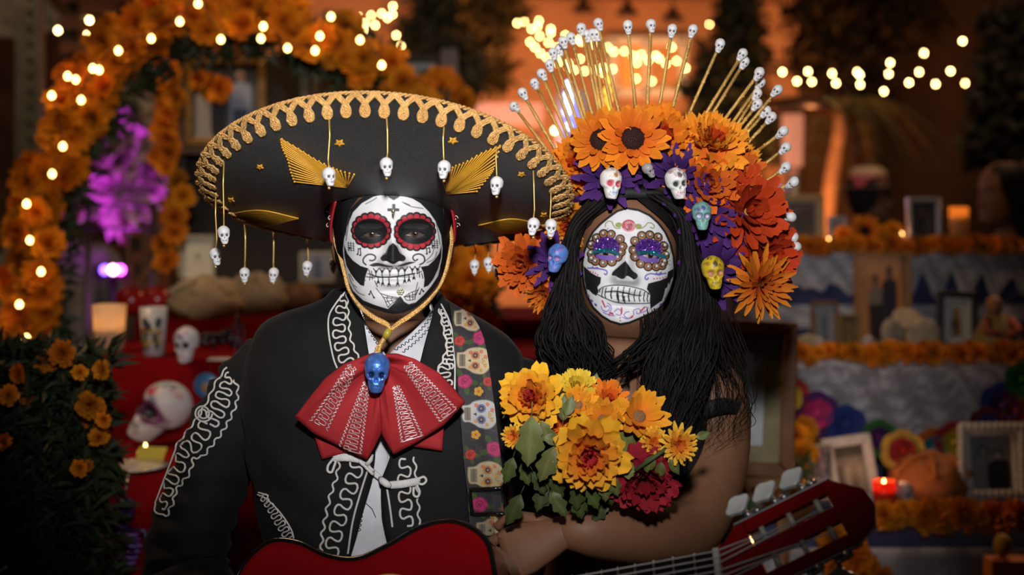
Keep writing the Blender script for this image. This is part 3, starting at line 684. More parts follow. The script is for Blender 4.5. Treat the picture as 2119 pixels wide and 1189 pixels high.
obj('frog_closure', frog([[(808, 1002), (835, 1000), (868, 994)]], [[(866, 990), (876, 986), (881, 994), (874, 1001), (864, 999)], [(862, 1003), (868, 1016), (864, 1026), (856, 1022), (856, 1006)]], []), mat('white_cord'), man)
b = MB(); tg = drape([JB, SHB], [(788, 988), (794, 993), (802, 998), (810, 1003)], .010); b.tube(tg, [.003, .0048, .0048, .003], 10); obj('toggle', b, mat('white_cord'), man)
b = MB(); tg = drape([JB, SHB], [(770, 940), (766, 951), (760, 962)], .008); b.tube(tg, [.003, .0045, .003], 10); obj('toggle', b, mat('white_cord'), man)

# bow tie with silver stitching and a blue skull pin
BW = lambda a: [(600 + u * .37, 660 + w * .37) for u, w in a]
KN = (787, 748)
def lobe(name, edge, dbase, bulge, folds, seed):
    e = even(BW(edge), 3.0); n = len(e) - 1; K = P(*KN, dbase)
    b = MB()
    def f(u, v):
        p = e[int(round(u * n))]; t = .06 + .94 * v
        px, py = KN[0] + (p[0] - KN[0]) * t, KN[1] + (p[1] - KN[1]) * t
        dd = dbase - bulge * math.sin(PI * min(1, t * .75)) + .0065 * math.sin(u * folds * 2 * PI + seed) * math.sin(PI * min(1, t * .9)) + .004 * math.sin(PI * u)
        return P(px, py, dd)
    b.grid(f, n, 22); return b
RED_CLOTH = mat('red_cloth', (.36, .010, .016), .75, bump=.35, bscale=1400, var=.1)
bow_root = obj('bow_tie', lobe('bow', [(470, 190), (420, 205), (300, 255), (200, 330), (110, 440), (30, 548), (130, 635), (280, 710), (430, 785), (470, 720), (508, 640), (512, 500), (505, 420)], 1.853, .024, 2.2, .4), RED_CLOTH, man); solid(bow_root, .002)
R2 = lobe('bow', [(505, 420), (505, 560), (518, 650), (580, 755), (720, 680), (860, 590), (980, 465), (900, 370), (830, 300), (700, 225), (600, 195), (540, 195)], 1.853, .024, 2.2, 2.4)
rl = obj('bow_wing', R2, RED_CLOTH, bow_root); solid(rl, .002)
L1 = lobe('bow', [(470, 190), (420, 205), (300, 255), (200, 330), (110, 440), (30, 548), (130, 635), (280, 710), (430, 785), (470, 720), (508, 640), (512, 500), (505, 420)], 1.853, .024, 2.2, .4)
for e_, s_ in (([(130, 560), (132, 640), (180, 782), (330, 742), (430, 720), (480, 600)], .2), ([(520, 600), (600, 700), (720, 715), (850, 735), (862, 590), (800, 500)], 1.2)):
    w_ = obj('bow_tail', lobe('bow', e_, 1.862, .008, 1.5, s_), RED_CLOTH, bow_root); solid(w_, .002)
BB = [L1.bvh(), R2.bvh()]
for band in (((352, 262), (160, 595), 18, 52, 11), ((432, 350), (335, 735), 14, 62, 13), ((592, 372), (682, 668), 14, 60, 11), ((655, 250), (885, 535), 20, 56, 12)):
    (x0, y0), (x1, y1), w0, w1, n = band; lines = []
    L = math.hypot(x1 - x0, y1 - y0); tx, ty = (x1 - x0) / L, (y1 - y0) / L; nx, ny = -ty, tx
    pt = lambda s, o: (600 + .37 * (x0 + tx * L * s + nx * o), 660 + .37 * (y0 + ty * L * s + ny * o))
    for sd in (-1, 1):
        lines.append([pt(i / (3 * n), sd * (lerp(w0, w1, i / (3 * n)) + (8 if i % 2 else -8))) for i in range(3 * n + 1)])
    m = []
    for i in range(n):
        s0, s1 = i / n, (i + 1) / n; ww = lerp(w0, w1, s0) * .62; d = s1 - s0
        m += [pt(s0, -ww), pt(s0 + d * .5, -ww), pt(s0 + d * .5, ww * .3), pt(s0 + d * .25, ww * .3), pt(s0 + d * .25, ww), pt(s0 + d * .8, ww), pt(s0 + d * .8, -ww * .2)]
    lines.append(m)
    if w1 > 55:
        lines.append([pt(1.0, o) for o in np.linspace(-w1, w1, 6)])
    b = MB()
    for l in lines:
        q = drape(BB, even(l, 1.5), .0012)
        if len(q) > 1: b.tube(q, .00062, 4)
    obj('silver_stitching', b, mat('silver_thread', (.72, .70, .70), .35, .5), bow_root)
pin = skull_mesh('skull_pin', 60, 48, (1, 1, 1), (.25, .25, .25), {'eye': (.12, .12, .12), 'teeth': (.4, .4, .4)})
BLUE_METAL = mat('blue_metallic', (.10, .26, .80), .33, .55, attr=True, var=.25, scale=3, bump=.5, bscale=6)
obj('skull_pin', pin, BLUE_METAL, bow_root, facing(P(780, 769, 1.815), .0245, .05, .12, .05))
# ================================================================ sombrero
HA, HR = math.radians(19), math.radians(2.0)
hat = thing('sombrero', 'black velvet sombrero with gold braided rim and white skull beads hanging from it', 'hat', (0, 0, 0))
HC = Vector((-.1795, 2.0, 1.5880))
hat.location = HC
HM = Euler((-HA, HR, 0), 'XYZ').to_matrix()
R0, R1, CURL, BT = .088, .268, math.radians(71), (0, 1)
def brim(r, a, th=0):
    """local brim surface: r from the opening to the rim, a = angle from the front"""
    t = (r - R0) / (R1 - R0); wf = ((1 + math.cos(a)) / 2) ** 2; wb = ((1 - math.cos(a)) / 2) ** 2 * .52; k = min(len(BT) - 1, max(0, t * (len(BT) - 1)))
    # the brim curls up: its slope grows towards the rim, most at the front
    x = z = 0.0; n = 10; tt = max(0, t)
    for i in range(n):
        q = tt * (i + .5) / n; f = CURL * wf * q ** 1.3 + wb * q; x += math.cos(f); z += math.sin(f)
    L = (R1 - R0) * tt / n; f = CURL * wf * tt ** 1.3 + wb * tt
    rr = R0 + x * L + (R1 - R0) * min(0, t) - th * math.sin(f); zz = z * L + th * math.cos(f)
    return HC + HM @ Vector((rr * math.sin(a), -rr * math.cos(a), zz))
VELVET = mat('black_velvet', (.0035, .0035, .004), .40, sheen=.02, bump=1.0, bscale=1300, spec=.8, var=.3, ior=1.65)
hb = MB(); hb.grid(lambda u, v: brim(R0 - .004 + (R1 - R0 + .004) * v, 2 * PI * u), 128, 36, closed_u=True)
HATB = hb.bvh()
hb.grid(lambda u, v: brim(R1 - (R1 - R0 + .004) * v, 2 * PI * u, .006), 128, 24, closed_u=True)
obj('brim', hb, VELVET, hat)
cr = MB(); cprof = catmull([(.090, .0), (.092, .02), (.088, .06), (.078, .11), (.060, .145), (.034, .160), (.0, .163)], 24)
cr.grid(lambda u, v: HC + HM @ Vector((cprof[int(round(v * 23))][0] * math.sin(2 * PI * u) * (1 - .12 * sstep(v, .5, .9) * (math.cos(4 * PI * u) > 0) * math.cos(4 * PI * u)), -cprof[int(round(v * 23))][0] * 1.05 * math.cos(2 * PI * u), cprof[int(round(v * 23))][1])), 64, 23, closed_u=True)
obj('crown', cr, VELVET, hat)
cb = MB(); cb.tube([HC + HM @ Vector((.0945 * math.sin(a), -.099 * math.cos(a), .022 + .002 * math.sin(12 * a))) for a in np.linspace(0, 2 * PI, 90)[:-1]], .006, 8, True); obj('crown_band', cb, GOLD, hat)
# rim rope and braided loops, each loop its own piece
rp = MB()
for ph in range(3):
    rp.tube([brim(R1 + .0010, a, .003) + HM @ Vector((math.sin(a), -math.cos(a), 0)) * (.0022 * math.cos(a * 70 + ph * 2.09)) + HM @ Vector((0, 0, 1)) * (.0022 * math.sin(a * 70 + ph * 2.09)) for a in np.linspace(0, 2 * PI, 900)[:-1]], .0017, 5, True)
obj('rim_rope', rp, GOLD, hat)
NL = 58
def braid_loop(a0, wa):
    b = MB(); path = []
    for t in np.linspace(0, 1, 30):
        s = 2 * PI * t; x = math.sin(s) * .0085 * (1 if .2 < t < .8 else 1); depth = .5 - .5 * math.cos(s)
        x = (-1 + 2 * t) * wa * .5 * R1 * (1 - depth) ** 2 * 1.05 + (.0075 * math.sin(2 * PI * t)) * depth * (1.0)
        path.append((R1 + .001 - .0275 * depth ** .8, a0 + x / R1))
    for k in (-1, 0, 1):
        pts = []
        for i, (r, a) in enumerate(path):
            r2, a2 = path[min(i + 1, 29)]; r1, a1 = path[max(i - 1, 0)]
            tx, ty = (a2 - a1) * R1, (r2 - r1); L = math.hypot(tx, ty) + 1e-9
            o = k * .0026
            pts.append(brim(r + o * tx / L, a - o * ty / L / R1, -.0022 - .0008 * math.cos(i * 2.2 + k * 2)))
        b.tube(pts, .0018, 5)
    return b
for k in range(NL):
    a0 = 2 * PI * (k + .5) / NL
    obj('braid_loop', braid_loop(a0, 2 * PI / NL), GOLD, hat)
# gold thread fans and little stars
def fan(name, apex, edge, n):
    e = catmull(edge, n); b = MB()
    for i, p in enumerate(e):
        q = drape([HATB], even([(apex[0] + (i - n / 2) * .25, apex[1]), tuple(p)], 8), .0012)
        if len(q) > 1: b.tube(q, .0011, 5)
        h = cast([HATB], p[0], p[1], .0012)
        if h is not None: b.sphere(h, .0018, 5, 4)
    return obj(name, b, GOLD_SATIN, hat)
C1 = lambda a: [(380 + u * .3964, 170 + v * .3964) for u, v in a]
fan('thread_fan', C1([(850, 545)])[0], C1([(510, 298), (520, 345), (545, 400), (560, 460), (580, 515)]), 15); fan('thread_fan', C1([(850, 545)])[0], C1([(515, 295), (600, 345), (680, 395), (760, 435), (820, 460), (890, 478)]), 16)
fan('thread_fan', C1([(1380, 578)])[0], C1([(1355, 510), (1400, 445), (1470, 415), (1560, 365), (1650, 330)]), 16); fan('thread_fan', C1([(1380, 578)])[0], C1([(1650, 335), (1620, 440), (1590, 490), (1530, 565)]), 14)
for tip, top, bot in (((175, 700), [(205, 690), (330, 672), (480, 660), (600, 705)], [(205, 715), (330, 742), (460, 757), (600, 710)]), ((1540, 742), [(1560, 740), (1680, 708), (1780, 722), (1900, 748)], [(1560, 750), (1650, 782), (1780, 772), (1900, 752)])):
    a_, b_ = (C1([tip])[0], C1([(600, 706)])[0]) if tip[0] < 900 else (C1([tip])[0], C1([(1900, 750)])[0])
    b = MB()
    for t in np.linspace(0, 1, 13):
        A = catmull(C1(top), 40); B = catmull(C1(bot), 40); mid = A[18] * (1 - t) + B[18] * t
        q = drape([HATB], even(catmull([a_, mid, b_], 20), 6), .0012)
        if len(q) > 1: b.tube(q, .0011, 5)
    obj('thread_leaf', b, GOLD_SATIN, hat)
for (u, v) in ((815, 315), (1405, 303), (400, 440), (1762, 478), (248, 612), (290, 775), (1880, 690)):
    x, y = C1([(u, v)])[0]; b = MB(); sz = 11 if 300 < u < 1800 and v < 400 else 8
    for k in range(5):
        a = k * 2 * PI / 5 + .3
        for o in (-.28, 0, .28):
            q = drape([HATB], [(x, y), (x + sz * math.cos(a + o) * (1 - abs(o)), y + sz * .75 * math.sin(a + o) * (1 - abs(o)))], .0014)
            if len(q) > 1: b.tube(q, .0011, 5)
    if len(b.v): obj('thread_star', b, GOLD_SATIN, hat)
# chin cord: doubled gold cord from under the brim, slide bead and tail
def rope(mb, pts, r, tw=.006, n=5):
    c = even(pts, .0012); rr = r * .55
    for ph in range(2):
        out = []
        for i, p in enumerate(c):
            t = Vector(c[min(i + 1, len(c) - 1)] - c[max(i - 1, 0)]).normalized(); u = t.cross(Vector((0, 1, 0))); u = u.normalized() if u.length > .01 else Vector((1, 0, 0)); w_ = t.cross(u)
            a = 2 * PI * i * .0012 / tw + ph * PI; out.append(Vector(p) + (u * math.cos(a) + w_ * math.sin(a)) * rr)
        mb.tube(out, rr * 1.15, n)
cc = MB()
Lc = [(697, 470, 1.99), (693, 500, 1.975), (703, 530, 1.955), (712, 565, 1.93), (722, 600, 1.915), (745, 632, 1.89), (775, 655, 1.875), (800, 668, 1.872), (808, 680, 1.872)]
Rc = [(930, 455, 1.99), (936, 490, 1.975), (933, 520, 1.955), (924, 560, 1.93), (908, 595, 1.91), (880, 627, 1.885), (850, 650, 1.872), (825, 666, 1.87), (809, 680, 1.872)]
for o, dd in ((0, 0), (7, -.002)):
    for L_, sx in ((Lc, -1), (Rc, 1)):
        rope(cc, catmull([tuple(P(x + (-sx * o * .35), y + o * .9 * sstep(i, 1, 6), d + dd)) for i, (x, y, d) in enumerate(L_)], 80), .0022)
rope(cc, catmull([tuple(P(x, y, d)) for x, y, d in ((808, 678, 1.870), (800, 695, 1.868), (788, 712, 1.862), (782, 735, 1.85))], 30), .0028)
rope(cc, catmull([tuple(P(x, y, d)) for x, y, d in ((806, 680, 1.869), (794, 700, 1.866), (782, 718, 1.862), (777, 738, 1.85))], 30), .0028)
obj('chin_cord', cc, mat('gold_cord', (1.0, .62, .22), .3, .65, bump=.6, bscale=1200), hat)
b = MB(); b.lathe([(0, -.007), (.0035, -.0065), (.0055, 0), (.0035, .0065), (0, .007)], 14, Matrix.Translation(P(801, 690, 1.864)) @ Euler((0, .5, 0)).to_matrix().to_4x4()); obj('slide_bead', b, mat('yellow_bead', (.42, .34, .03), .35), hat)
# tassels: gold cord with a skull bead, hung from the rim
GC = mat('gold_tassel_cord', (.85, .55, .16), .34, .6)
def tassel(a, L, yaw=0, sc=.0125):
    top = brim(R1 - .028 if abs(a) < 1.7 else R1, a, -.005); end = top - Vector((0, 0, L)); rnd = random.Random(int(a * 100))
    b = MB(); b.tube([top, lerp(top, end, .3) + Vector((rnd.uniform(-.002, .002), -.001, 0)), lerp(top, end, .7) + Vector((rnd.uniform(-.002, .002), 0, 0)), end + Vector((0, 0, .008))], .0011, 6)
    t = obj('tassel', b, GC, hat)
    obj('skull_bead', SKULL_BEAD, None, t, facing(end, sc, yaw, rnd.uniform(-.1, .1), rnd.uniform(-.1, .1)))
    k = MB(); k.sphere(end - Vector((0, 0, sc * 1.15)), .0022, 6, 5); obj('end_knot', k, GC, t)
def rim_angle(px):        # angle on the front or back rim whose projection has this column
    return px
FRONT = [(684, 360, .6), (800, 340, .25), (918, 345, -.3), (1026, 377, -.4), (466, 478, .3), (1102, 461, -.2), (1140, 463, .1), (447, 523, .6)]
for px, py, yaw in FRONT:
    best = min(np.linspace(-2.2, 2.2, 441), key=lambda a: abs(pix(brim(R1 - .026 if abs(a) < 1.7 else R1, a))[0] - px) + (0 if (abs(a) < 1.55) == (px not in (447,)) else 50))
    tp = brim(R1 - .026 if abs(best) < 1.7 else R1, best); L = tp.z - P(px, py, tp.y).z
    tassel(float(best), max(.03, L), yaw)
for px, py in ((508, 562), (569, 562), (637, 548), (690, 540), (980, 545), (1010, 540), (1028, 552), (1066, 555), (1130, 538)):
    best = min([a for a in np.linspace(1.65, 2 * PI - 1.65, 441)], key=lambda a: abs(pix(brim(R1, a))[0] - px))
    tp = brim(R1, best); L = tp.z - P(px, py, tp.y).z
    tassel(float(best), max(.022, L), 0, .0115)
# ================================================================ the woman
WU = .000174
def woman_paint(xz, col):
    r = math.radians(0); x, z = xz[:, 0] / WU, xz[:, 1] / WU
    p = Paint(np.stack([547 + x, 499.5 - z], 1), col, 5.0); B = BLK
    # shapes measured in the photograph, turned upright about the eye line's middle
    a = math.radians(-4); ca, sa = math.cos(a), math.sin(a)
    U = lambda q: [(547 + (u - 547) * ca - (v - 499.5) * sa, 499.5 + (u - 547) * sa + (v - 499.5) * ca) for u, v in q]
    u1 = lambda u, v: U([(u, v)])[0]
    white = U([(545, 122), (470, 145), (400, 195), (330, 250), (270, 310), (225, 390), (195, 470), (180, 560), (183, 650), (195, 740), (220, 830), (270, 930), (340, 1000), (410, 1045), (490, 1070), (560, 1057), (640, 1022), (720, 987), (800, 942), (860, 872), (910, 772), (937, 682), (942, 600), (932, 500), (902, 400), (857, 310), (800, 240), (730, 180), (640, 138)])
    p.poly(white, B, grow=20); p.poly(white, (.68, .68, .71))
    p.poly(U([(181, 580), (210, 610), (250, 650), (290, 675), (330, 690), (325, 740), (300, 770), (310, 810), (290, 842), (258, 822), (230, 790), (205, 780), (190, 700)]), B)
    p.poly(U([(942, 595), (890, 630), (880, 680), (820, 710), (720, 740), (708, 785), (738, 830), (733, 880), (740, 948), (770, 925), (800, 902), (840, 872), (855, 830), (868, 770), (885, 760), (895, 720), (905, 740), (920, 690), (938, 660)]), B)
    for (cx, cy, rx, ry, gems) in ((378, 452, 118, 112, WG[0]), (730, 468, 122, 118, WG[1])):
        for g in gems: p.ell(*u1(*g), 41, 41, (.02, .016, .014))
        for g in gems: p.ell(*u1(*g), 30, 30, (.02, .016, .014)); p.ell(*u1(*g), 28, 28, (.44, .17, .06))
        for g in gems: p.ell(*u1(*g), 20, 20, (.05, .04, .035))
        p.ell(*u1(cx - 4, cy), 110, 98, (.05, .02, .12), -a)
        p.ell(*u1(cx - 4, cy - 20), 108, 76, (.085, .022, .24), -a)
        p.ell(*u1(cx - 4, cy + 68), 88, 28, (.16, .09, .36), -a)
    TEAL = (.012, .10, .15)
    p.line(U([(250, 480), (300, 468), (360, 462), (410, 470), (445, 488), (478, 502)]), 30, TEAL); p.line(U([(638, 490), (690, 478), (750, 480), (800, 492), (862, 512)]), 32, TEAL)
    p.line(U([(270, 490), (340, 482), (400, 488), (450, 505)]), 9, (.004, .004, .005)); p.line(U([(655, 500), (720, 496), (800, 515)]), 9, (.004, .004, .005))
    p.line(U([(375, 300), (388, 280)]), 5, B)
    p.poly(U([(530, 560), (560, 600), (590, 640), (627, 665), (630, 695), (600, 716), (575, 702), (545, 690), (515, 712), (480, 707), (450, 685), (420, 675), (428, 645), (468, 610), (505, 580)]), B, True)
    # teeth
    p.line(U([(305, 800), (350, 770), (430, 758), (520, 763), (600, 775), (680, 795), (738, 832)]), 9, (.04, .06, .065)); p.line(U([(300, 830), (360, 862), (430, 892), (510, 907), (600, 908), (680, 906), (735, 900)]), 9, (.04, .06, .065))
    p.line(U([(365, 812), (450, 808), (540, 824), (600, 838), (660, 842)]), 10, B)
    for x in (318, 340, 366, 415, 465, 512, 560, 605, 648, 685, 715):
        y = 812 + max(0, x - 450) * .13
        p.line(U([(x + 8, y - 46 + abs(x - 520) * .09), (x + 2, y - 18), (x, y)]), 9, B)
        if x > 330: p.line(U([(x, y + 2), (x - 4, y + 25), (x + 2, y + 68 - abs(x - 520) * .13)]), 12 if 380 < x < 600 else 9, B)
    p.line(U([(470, 830), (475, 895)]), 12, B); p.line(U([(520, 850), (525, 905)]), 12, B)
    # rose and scrolls on the brow
    p.ell(*u1(560, 262), 58, 52, (.42, .05, .09))
    for k in range(4): p.line(U([(560 + (14 + k * 12) * math.cos(t), 262 + (12 + k * 11) * math.sin(t)) for t in np.linspace(k * 1.9, k * 1.9 + 3.2, 9)]), 5, (.75, .42, .46))
    G = (.24, .27, .06)
    for q in ([(365, 268), (368, 240), (392, 222), (418, 228), (432, 258), (455, 284), (490, 284)], [(625, 288), (670, 282), (700, 258), (715, 238), (745, 235), (772, 258), (762, 280), (738, 272)]): p.line(U(q), 9, G)
    p.ell(*u1(476, 256), 28, 22, G); p.ell(*u1(640, 266), 28, 20, G); p.line(U([(460, 250), (495, 265)]), 4, (.4, .42, .2)); p.line(U([(622, 270), (660, 262)]), 4, (.4, .42, .2))
    V = (.15, .13, .42); R = (.5, .05, .09)
    for q in ([(218, 605), (270, 612), (330, 622), (372, 635), (380, 655), (368, 670), (358, 660)], [(872, 645), (800, 662), (740, 658), (702, 675), (695, 700), (712, 708), (720, 694)]): p.line(U(q), 12, V)
    p.poly(U([(240, 605), (262, 592), (270, 606), (300, 600), (320, 622), (270, 618)]), V); p.poly(U([(770, 660), (795, 640), (800, 655), (835, 632), (835, 650), (870, 645), (810, 672)]), V)
    for q in ((240, 637), (262, 645), (284, 655), (303, 668), (768, 700), (795, 696), (820, 692), (848, 686), (870, 675)): p.ell(*u1(*q), 7, 6, R)
    V2 = (.24, .20, .50)
    for q in ([(330, 930), (345, 962), (380, 972), (402, 945), (385, 925), (372, 938)], [(385, 905), (410, 925), (415, 955), (400, 985), (425, 1000)], [(440, 975), (470, 952), (497, 975), (490, 1005), (455, 1000)], [(560, 975), (530, 985), (520, 1010), (550, 1030), (590, 1020)], [(600, 1000), (600, 965), (640, 950), (660, 975), (630, 992), (622, 972)], [(650, 985), (700, 965), (718, 940), (700, 935)], [(500, 1020), (540, 1035), (570, 1028)], [(350, 980), (400, 1005), (440, 1010)]): p.line(U(q), 9, V2)
    for q in ([(340, 885), (352, 912), (362, 935)], [(395, 1000), (412, 985), (428, 995)], [(500, 945), (500, 975), (497, 992)], [(575, 1025), (590, 1010)], [(655, 970), (672, 955), (690, 935)]): p.line(U(q), 13, R)
    for q in ((487, 1028), (488, 1050)): p.ell(*u1(*q), 6, 6, R)
    for q in ((222, 835), (252, 880), (285, 915), (795, 948), (830, 905), (875, 848)): p.ell(*u1(*q), 16, 9, (.16, .09, .3), .8 if q[0] < 500 else -.8)
    p.line(U([(890, 400), (915, 450), (905, 480)]), 6, G); p.line(U([(915, 530), (895, 540), (892, 565), (912, 572)]), 6, G); p.line(U([(215, 440), (225, 480)]), 6, (.3, .33, .15))
    return p.c
WG = ([(350, 327), (412, 335), (487, 377), (508, 437), (495, 484), (468, 523), (420, 562), (348, 570), (284, 552), (255, 530), (248, 484), (248, 411), (291, 358)], [(668, 346), (734, 338), (804, 352), (853, 421), (866, 495), (850, 552), (836, 583), (786, 597), (720, 599), (657, 577), (609, 522), (595, 467), (609, 392)])
SK_W = (.20, .092, .048)
WHEAD = [(k[0], k[1] * (.975 if k[0] > -.04 else .93), k[2], k[3], k[4]) for k in HEAD]
restw = [(-.165, .050, -.038, .062, 2), (-.20, .058, -.042, .07, 2), (-.222, .10, -.055, .085, 2.1), (-.25, .140, -.075, .098, 2.2), (-.29, .140, -.090, .105, 2.2), (-.37, .112, -.112, .10, 2.2), (-.46, .112, -.108, .10, 2.2), (-.60, .120, -.10, .11, 2.3), (-.72, .16, -.09, .11, 2.3), (-.78, .05, -.05, .05, 2.2)]
WX, WY = .176, 2.125
woman = thing('person', 'person with long black hair, violet-eyed skull face paint and bare shoulder, arm under flowers', 'person', (WX, WY, 0))
v, q, c, TW, OW = make_head_body(1298, 526, 2.035, WHEAD, restw, (-.12, math.radians(4), -.075), .99, skin=SK_W, paint=woman_paint)
mb = MB()
sleeve(mb, [P(1395, 800, 2.13), P(1462, 815, 2.12), P(1480, 900, 2.10), P(1468, 1000, 2.05), P(1428, 1092, 1.985), P(1340, 1100, 1.92), P(1240, 1098, 1.88), P(1192, 1098, 1.87), P(1164, 1104, 1.874), P(1140, 1114, 1.880)], [.04, .056, .052, .049, .044, .044, .037, .029, .021, .008], 40, 18, 0, col=SK_W)
hand(mb, P(1158, 1104, 1.864), (-.86, .01, -.36), (-.2, -.92, .35), 1, .62, .84, SK_W)
sleeve(mb, [P(1190, 800, 2.14), P(1130, 810, 2.16), P(1090, 930, 2.24), P(1075, 1090, 2.26), P(1060, 1260, 2.26)], [.04, .05, .045, .04, .027], 24, 12, 0, col=SK_W)
hand(mb, P(1060, 1258, 2.26), (-.15, -.05, -1), (0, 1, 0), 1, .3, .95, SK_W)
for sx in (-1, 1): sleeve(mb, [(WX + sx * .08, WY, .84), (WX + sx * .09, WY, .46), (WX + sx * .09, WY + .02, .07)], [.075, .05, .036], 12, 10, 0, col=SK_W)
v, q, c = add_mb(v, q, c, mb)
obj('body', mesh_np('body', v, q, c), PAINTED, woman)
BV_W = BVHTree.FromPolygons([Vector(a) for a in v], [tuple(a) for a in q])
C2 = lambda a: [(1160 + u * .2523, 400 + w_ * .2523) for u, w_ in a]
for tp, bt, ir in ((C2([(310, 496), (345, 486), (400, 490), (440, 506)]), C2([(312, 497), (350, 505), (400, 509), (440, 507)]), C2([(372, 496)])[0]), (C2([(672, 508), (710, 500), (760, 506), (792, 520)]), C2([(674, 510), (715, 528), (760, 530), (792, 522)]), C2([(735, 513)])[0])):
    obj('eye', eye_mesh([BV_W], tp, bt, ir, 5.6, (.02, .012, .01), (.30, .26, .25)), ATTR_GLOSS, woman)
PEARL = mat('pearl', (.62, .60, .56), .18, .55)
pm = MB(); pm.sphere((0, 0, 0), 1, 12, 8); pearl_me = pm.mesh('pearl'); pearl_me.materials.append(PEARL)
for gs in WG:
    for g in gs:
        h = cast([BV_W], *C2([g])[0], .0008)
        if h is not None: obj('pearl', pearl_me, None, woman, Matrix.Translation(h) @ Matrix.Scale(.0031, 4))
GL = mat('violet_glitter', (1, 1, 1), .15, .8, attr=True, var=.4, scale=2000)
rnd = random.Random(5)
for (cx, cy, cols) in ((372, 425, 0), (730, 440, 1)):
    b = MB()
    for k in range(330):
        a = rnd.uniform(0, 2 * PI); rr = math.sqrt(rnd.random()); x = cx + 98 * rr * math.cos(a); y = cy + 62 * rr * math.sin(a)
        h = cast([BV_W], *C2([(x, y)])[0], .0006); cc_ = rnd.choice([(.30, .08, .75), (.16, .05, .55), (.5, .25, .9), (.2, .05, .5)]) if y < cy + 28 else rnd.choice([(.02, .25, .35), (.05, .4, .5)])
        n = Vector((rnd.gauss(0, .5), -1, rnd.gauss(0, .5))).normalized(); t = n.orthogonal().normalized() * .0009; s_ = n.cross(t)
        b.add([h + t + s_, h - t + s_, h - t - s_, h + t - s_], [(0, 1, 2, 3)], cc_)
    tag(obj('eyelid_glitter', b, GL, woman, smooth=False), kind='stuff')
b = MB()
for (cx, cy) in ((562, 275), (550, 298), (578, 258)): b.sphere(cast([BV_W], *C2([(cx, cy)])[0], .0005), .0018, 7, 5)
obj('rose_gem', b, mat('rhinestone'), woman)

# black dress with an off-shoulder strap
dr = MB(); DK = [(1.322, .116, -.104, .108, 2.2), (1.30, .122, -.116, .112, 2.2), (1.25, .122, -.130, .108, 2.2), (1.18, .118, -.126, .106, 2.3), (1.08, .122, -.118, .108, 2.3), (.98, .15, -.112, .118, 2.3), (.86, .17, -.115, .13, 2.2), (.6, .20, -.16, .17, 2.1), (.3, .24, -.20, .21, 2), (.06, .28, -.24, .25, 2)]
cloth_loft(dr, WX, WY, DK, 70, 80, fn=lambda v, t, k: v + Vector((math.sin(t), -math.cos(t), 0)) * .012 * math.sin(9 * t) * float(sstep(k[0], .8, .1)))
dress = obj('dress', dr, mat('black_jersey', (.008, .008, .010), .7, bump=.2, bscale=900), woman)
st = MB(); ctrl = [P(1380, 868, 2.03), P(1412, 862, 2.025), P(1450, 850, 2.04), P(1495, 838, 2.045), P(1530, 846, 2.075), P(1552, 868, 2.12), P(1535, 860, 2.17), P(1470, 845, 2.19), P(1400, 850, 2.19)]
cc = catmull([tuple(p) for p in ctrl], 50)
st.grid(lambda u, v: Vector(cc[int(round(u * 49))]) + Vector((0, -.002 * math.sin(PI * v), (.5 - v) * .022)), 49, 4)
solid(obj('shoulder_strap', st, mat('black_jersey'), woman), .003)
b = MB(); p0 = P(1448, 852, 2.032)
b.box(p0, (.002, .002, .014)); b.box(p0 + Vector((.006, 0, .001)), (.002, .002, .014)); obj('strap_clasp', b, STEEL, woman)
for sx in (-1, 1):
    b = MB(); shoe(b, WX + sx * .09, WY); obj('shoe', b, mat('black_leather'), woman)

# hair: scalp shell, and long wavy locks falling on both sides
hs = head_shell([(.118, .012, -.012, .02, 2), (.108, .056, -.055, .075, 2.1), (.085, .080, -.082, .102, 2.2), (.05, .087, -.088, .115, 2.3), (0, .088, -.07, .118, 2.3), (-.06, .088, -.05, .115, 2.3), (-.12, .092, -.03, .112, 2.2), (-.18, .105, -.01, .115, 2.2), (-.24, .12, .0, .12, 2.2), (-.30, .12, .01, .115, 2.2)], 44, lambda z: float(np.interp(z, [-.06, 0, .019, .033, .0434, .0556, .068, .085], [1.3, 1.22, .98, .80, .66, .48, .26, .02])), 0, 60, TW)
rnd = random.Random(11)
def lock(guide, spread, n, r, seed, wave=6, back=.0, mb=hs):
    rr = random.Random(seed)
    for k in range(n):
        s = rr.uniform(-1, 1); s2 = rr.uniform(-1, 1); stop = rr.uniform(.74, 1.0); ph = rr.uniform(0, 6); fq = rr.uniform(3.2, 5.0); am = rr.uniform(.4, 1.2) * wave
        g = catmull([(x + s * w_ + rr.gauss(0, 3) * (i > 0), y + s2 * 4 + rr.gauss(0, 5) * (i > 1), d + s2 * .022 + (abs(s) ** 2) * .02 + back) for i, ((x, y, d), w_) in enumerate(zip(guide, spread))], 40)
        m = int(40 * stop); pts = []
        for i in range(m):
            t = i / 39; a = t ** 1.3 * am; x, y, d = g[i]
            pts.append(P(x + a * math.sin(fq * 2 * PI * t + ph), y, d + a * .0009 * math.cos(fq * 2 * PI * t + ph)))
        rad = r * rr.uniform(.5, 1.2)
        mb.tube(pts, [rad * min(1, .35 + i * .2) * (1 - .8 * (i / m) ** 3) for i in range(m)], 5, caps=False)
lock([(1352, 404, 2.055), (1408, 450, 2.05), (1428, 540, 2.045), (1433, 630, 2.035), (1412, 720, 2.0), (1398, 810, 1.985), (1388, 900, 1.97), (1386, 985, 1.96)], [38, 14, 20, 44, 68, 62, 38, 20], 240, .0030, 21, 13)
lock([(1360, 410, 2.06), (1402, 460, 2.06), (1425, 560, 2.07), (1450, 650, 2.08), (1480, 730, 2.06), (1520, 800, 2.07), (1545, 870, 2.10)], [30, 14, 20, 26, 22, 12, 6], 26, .0028, 22, 11)
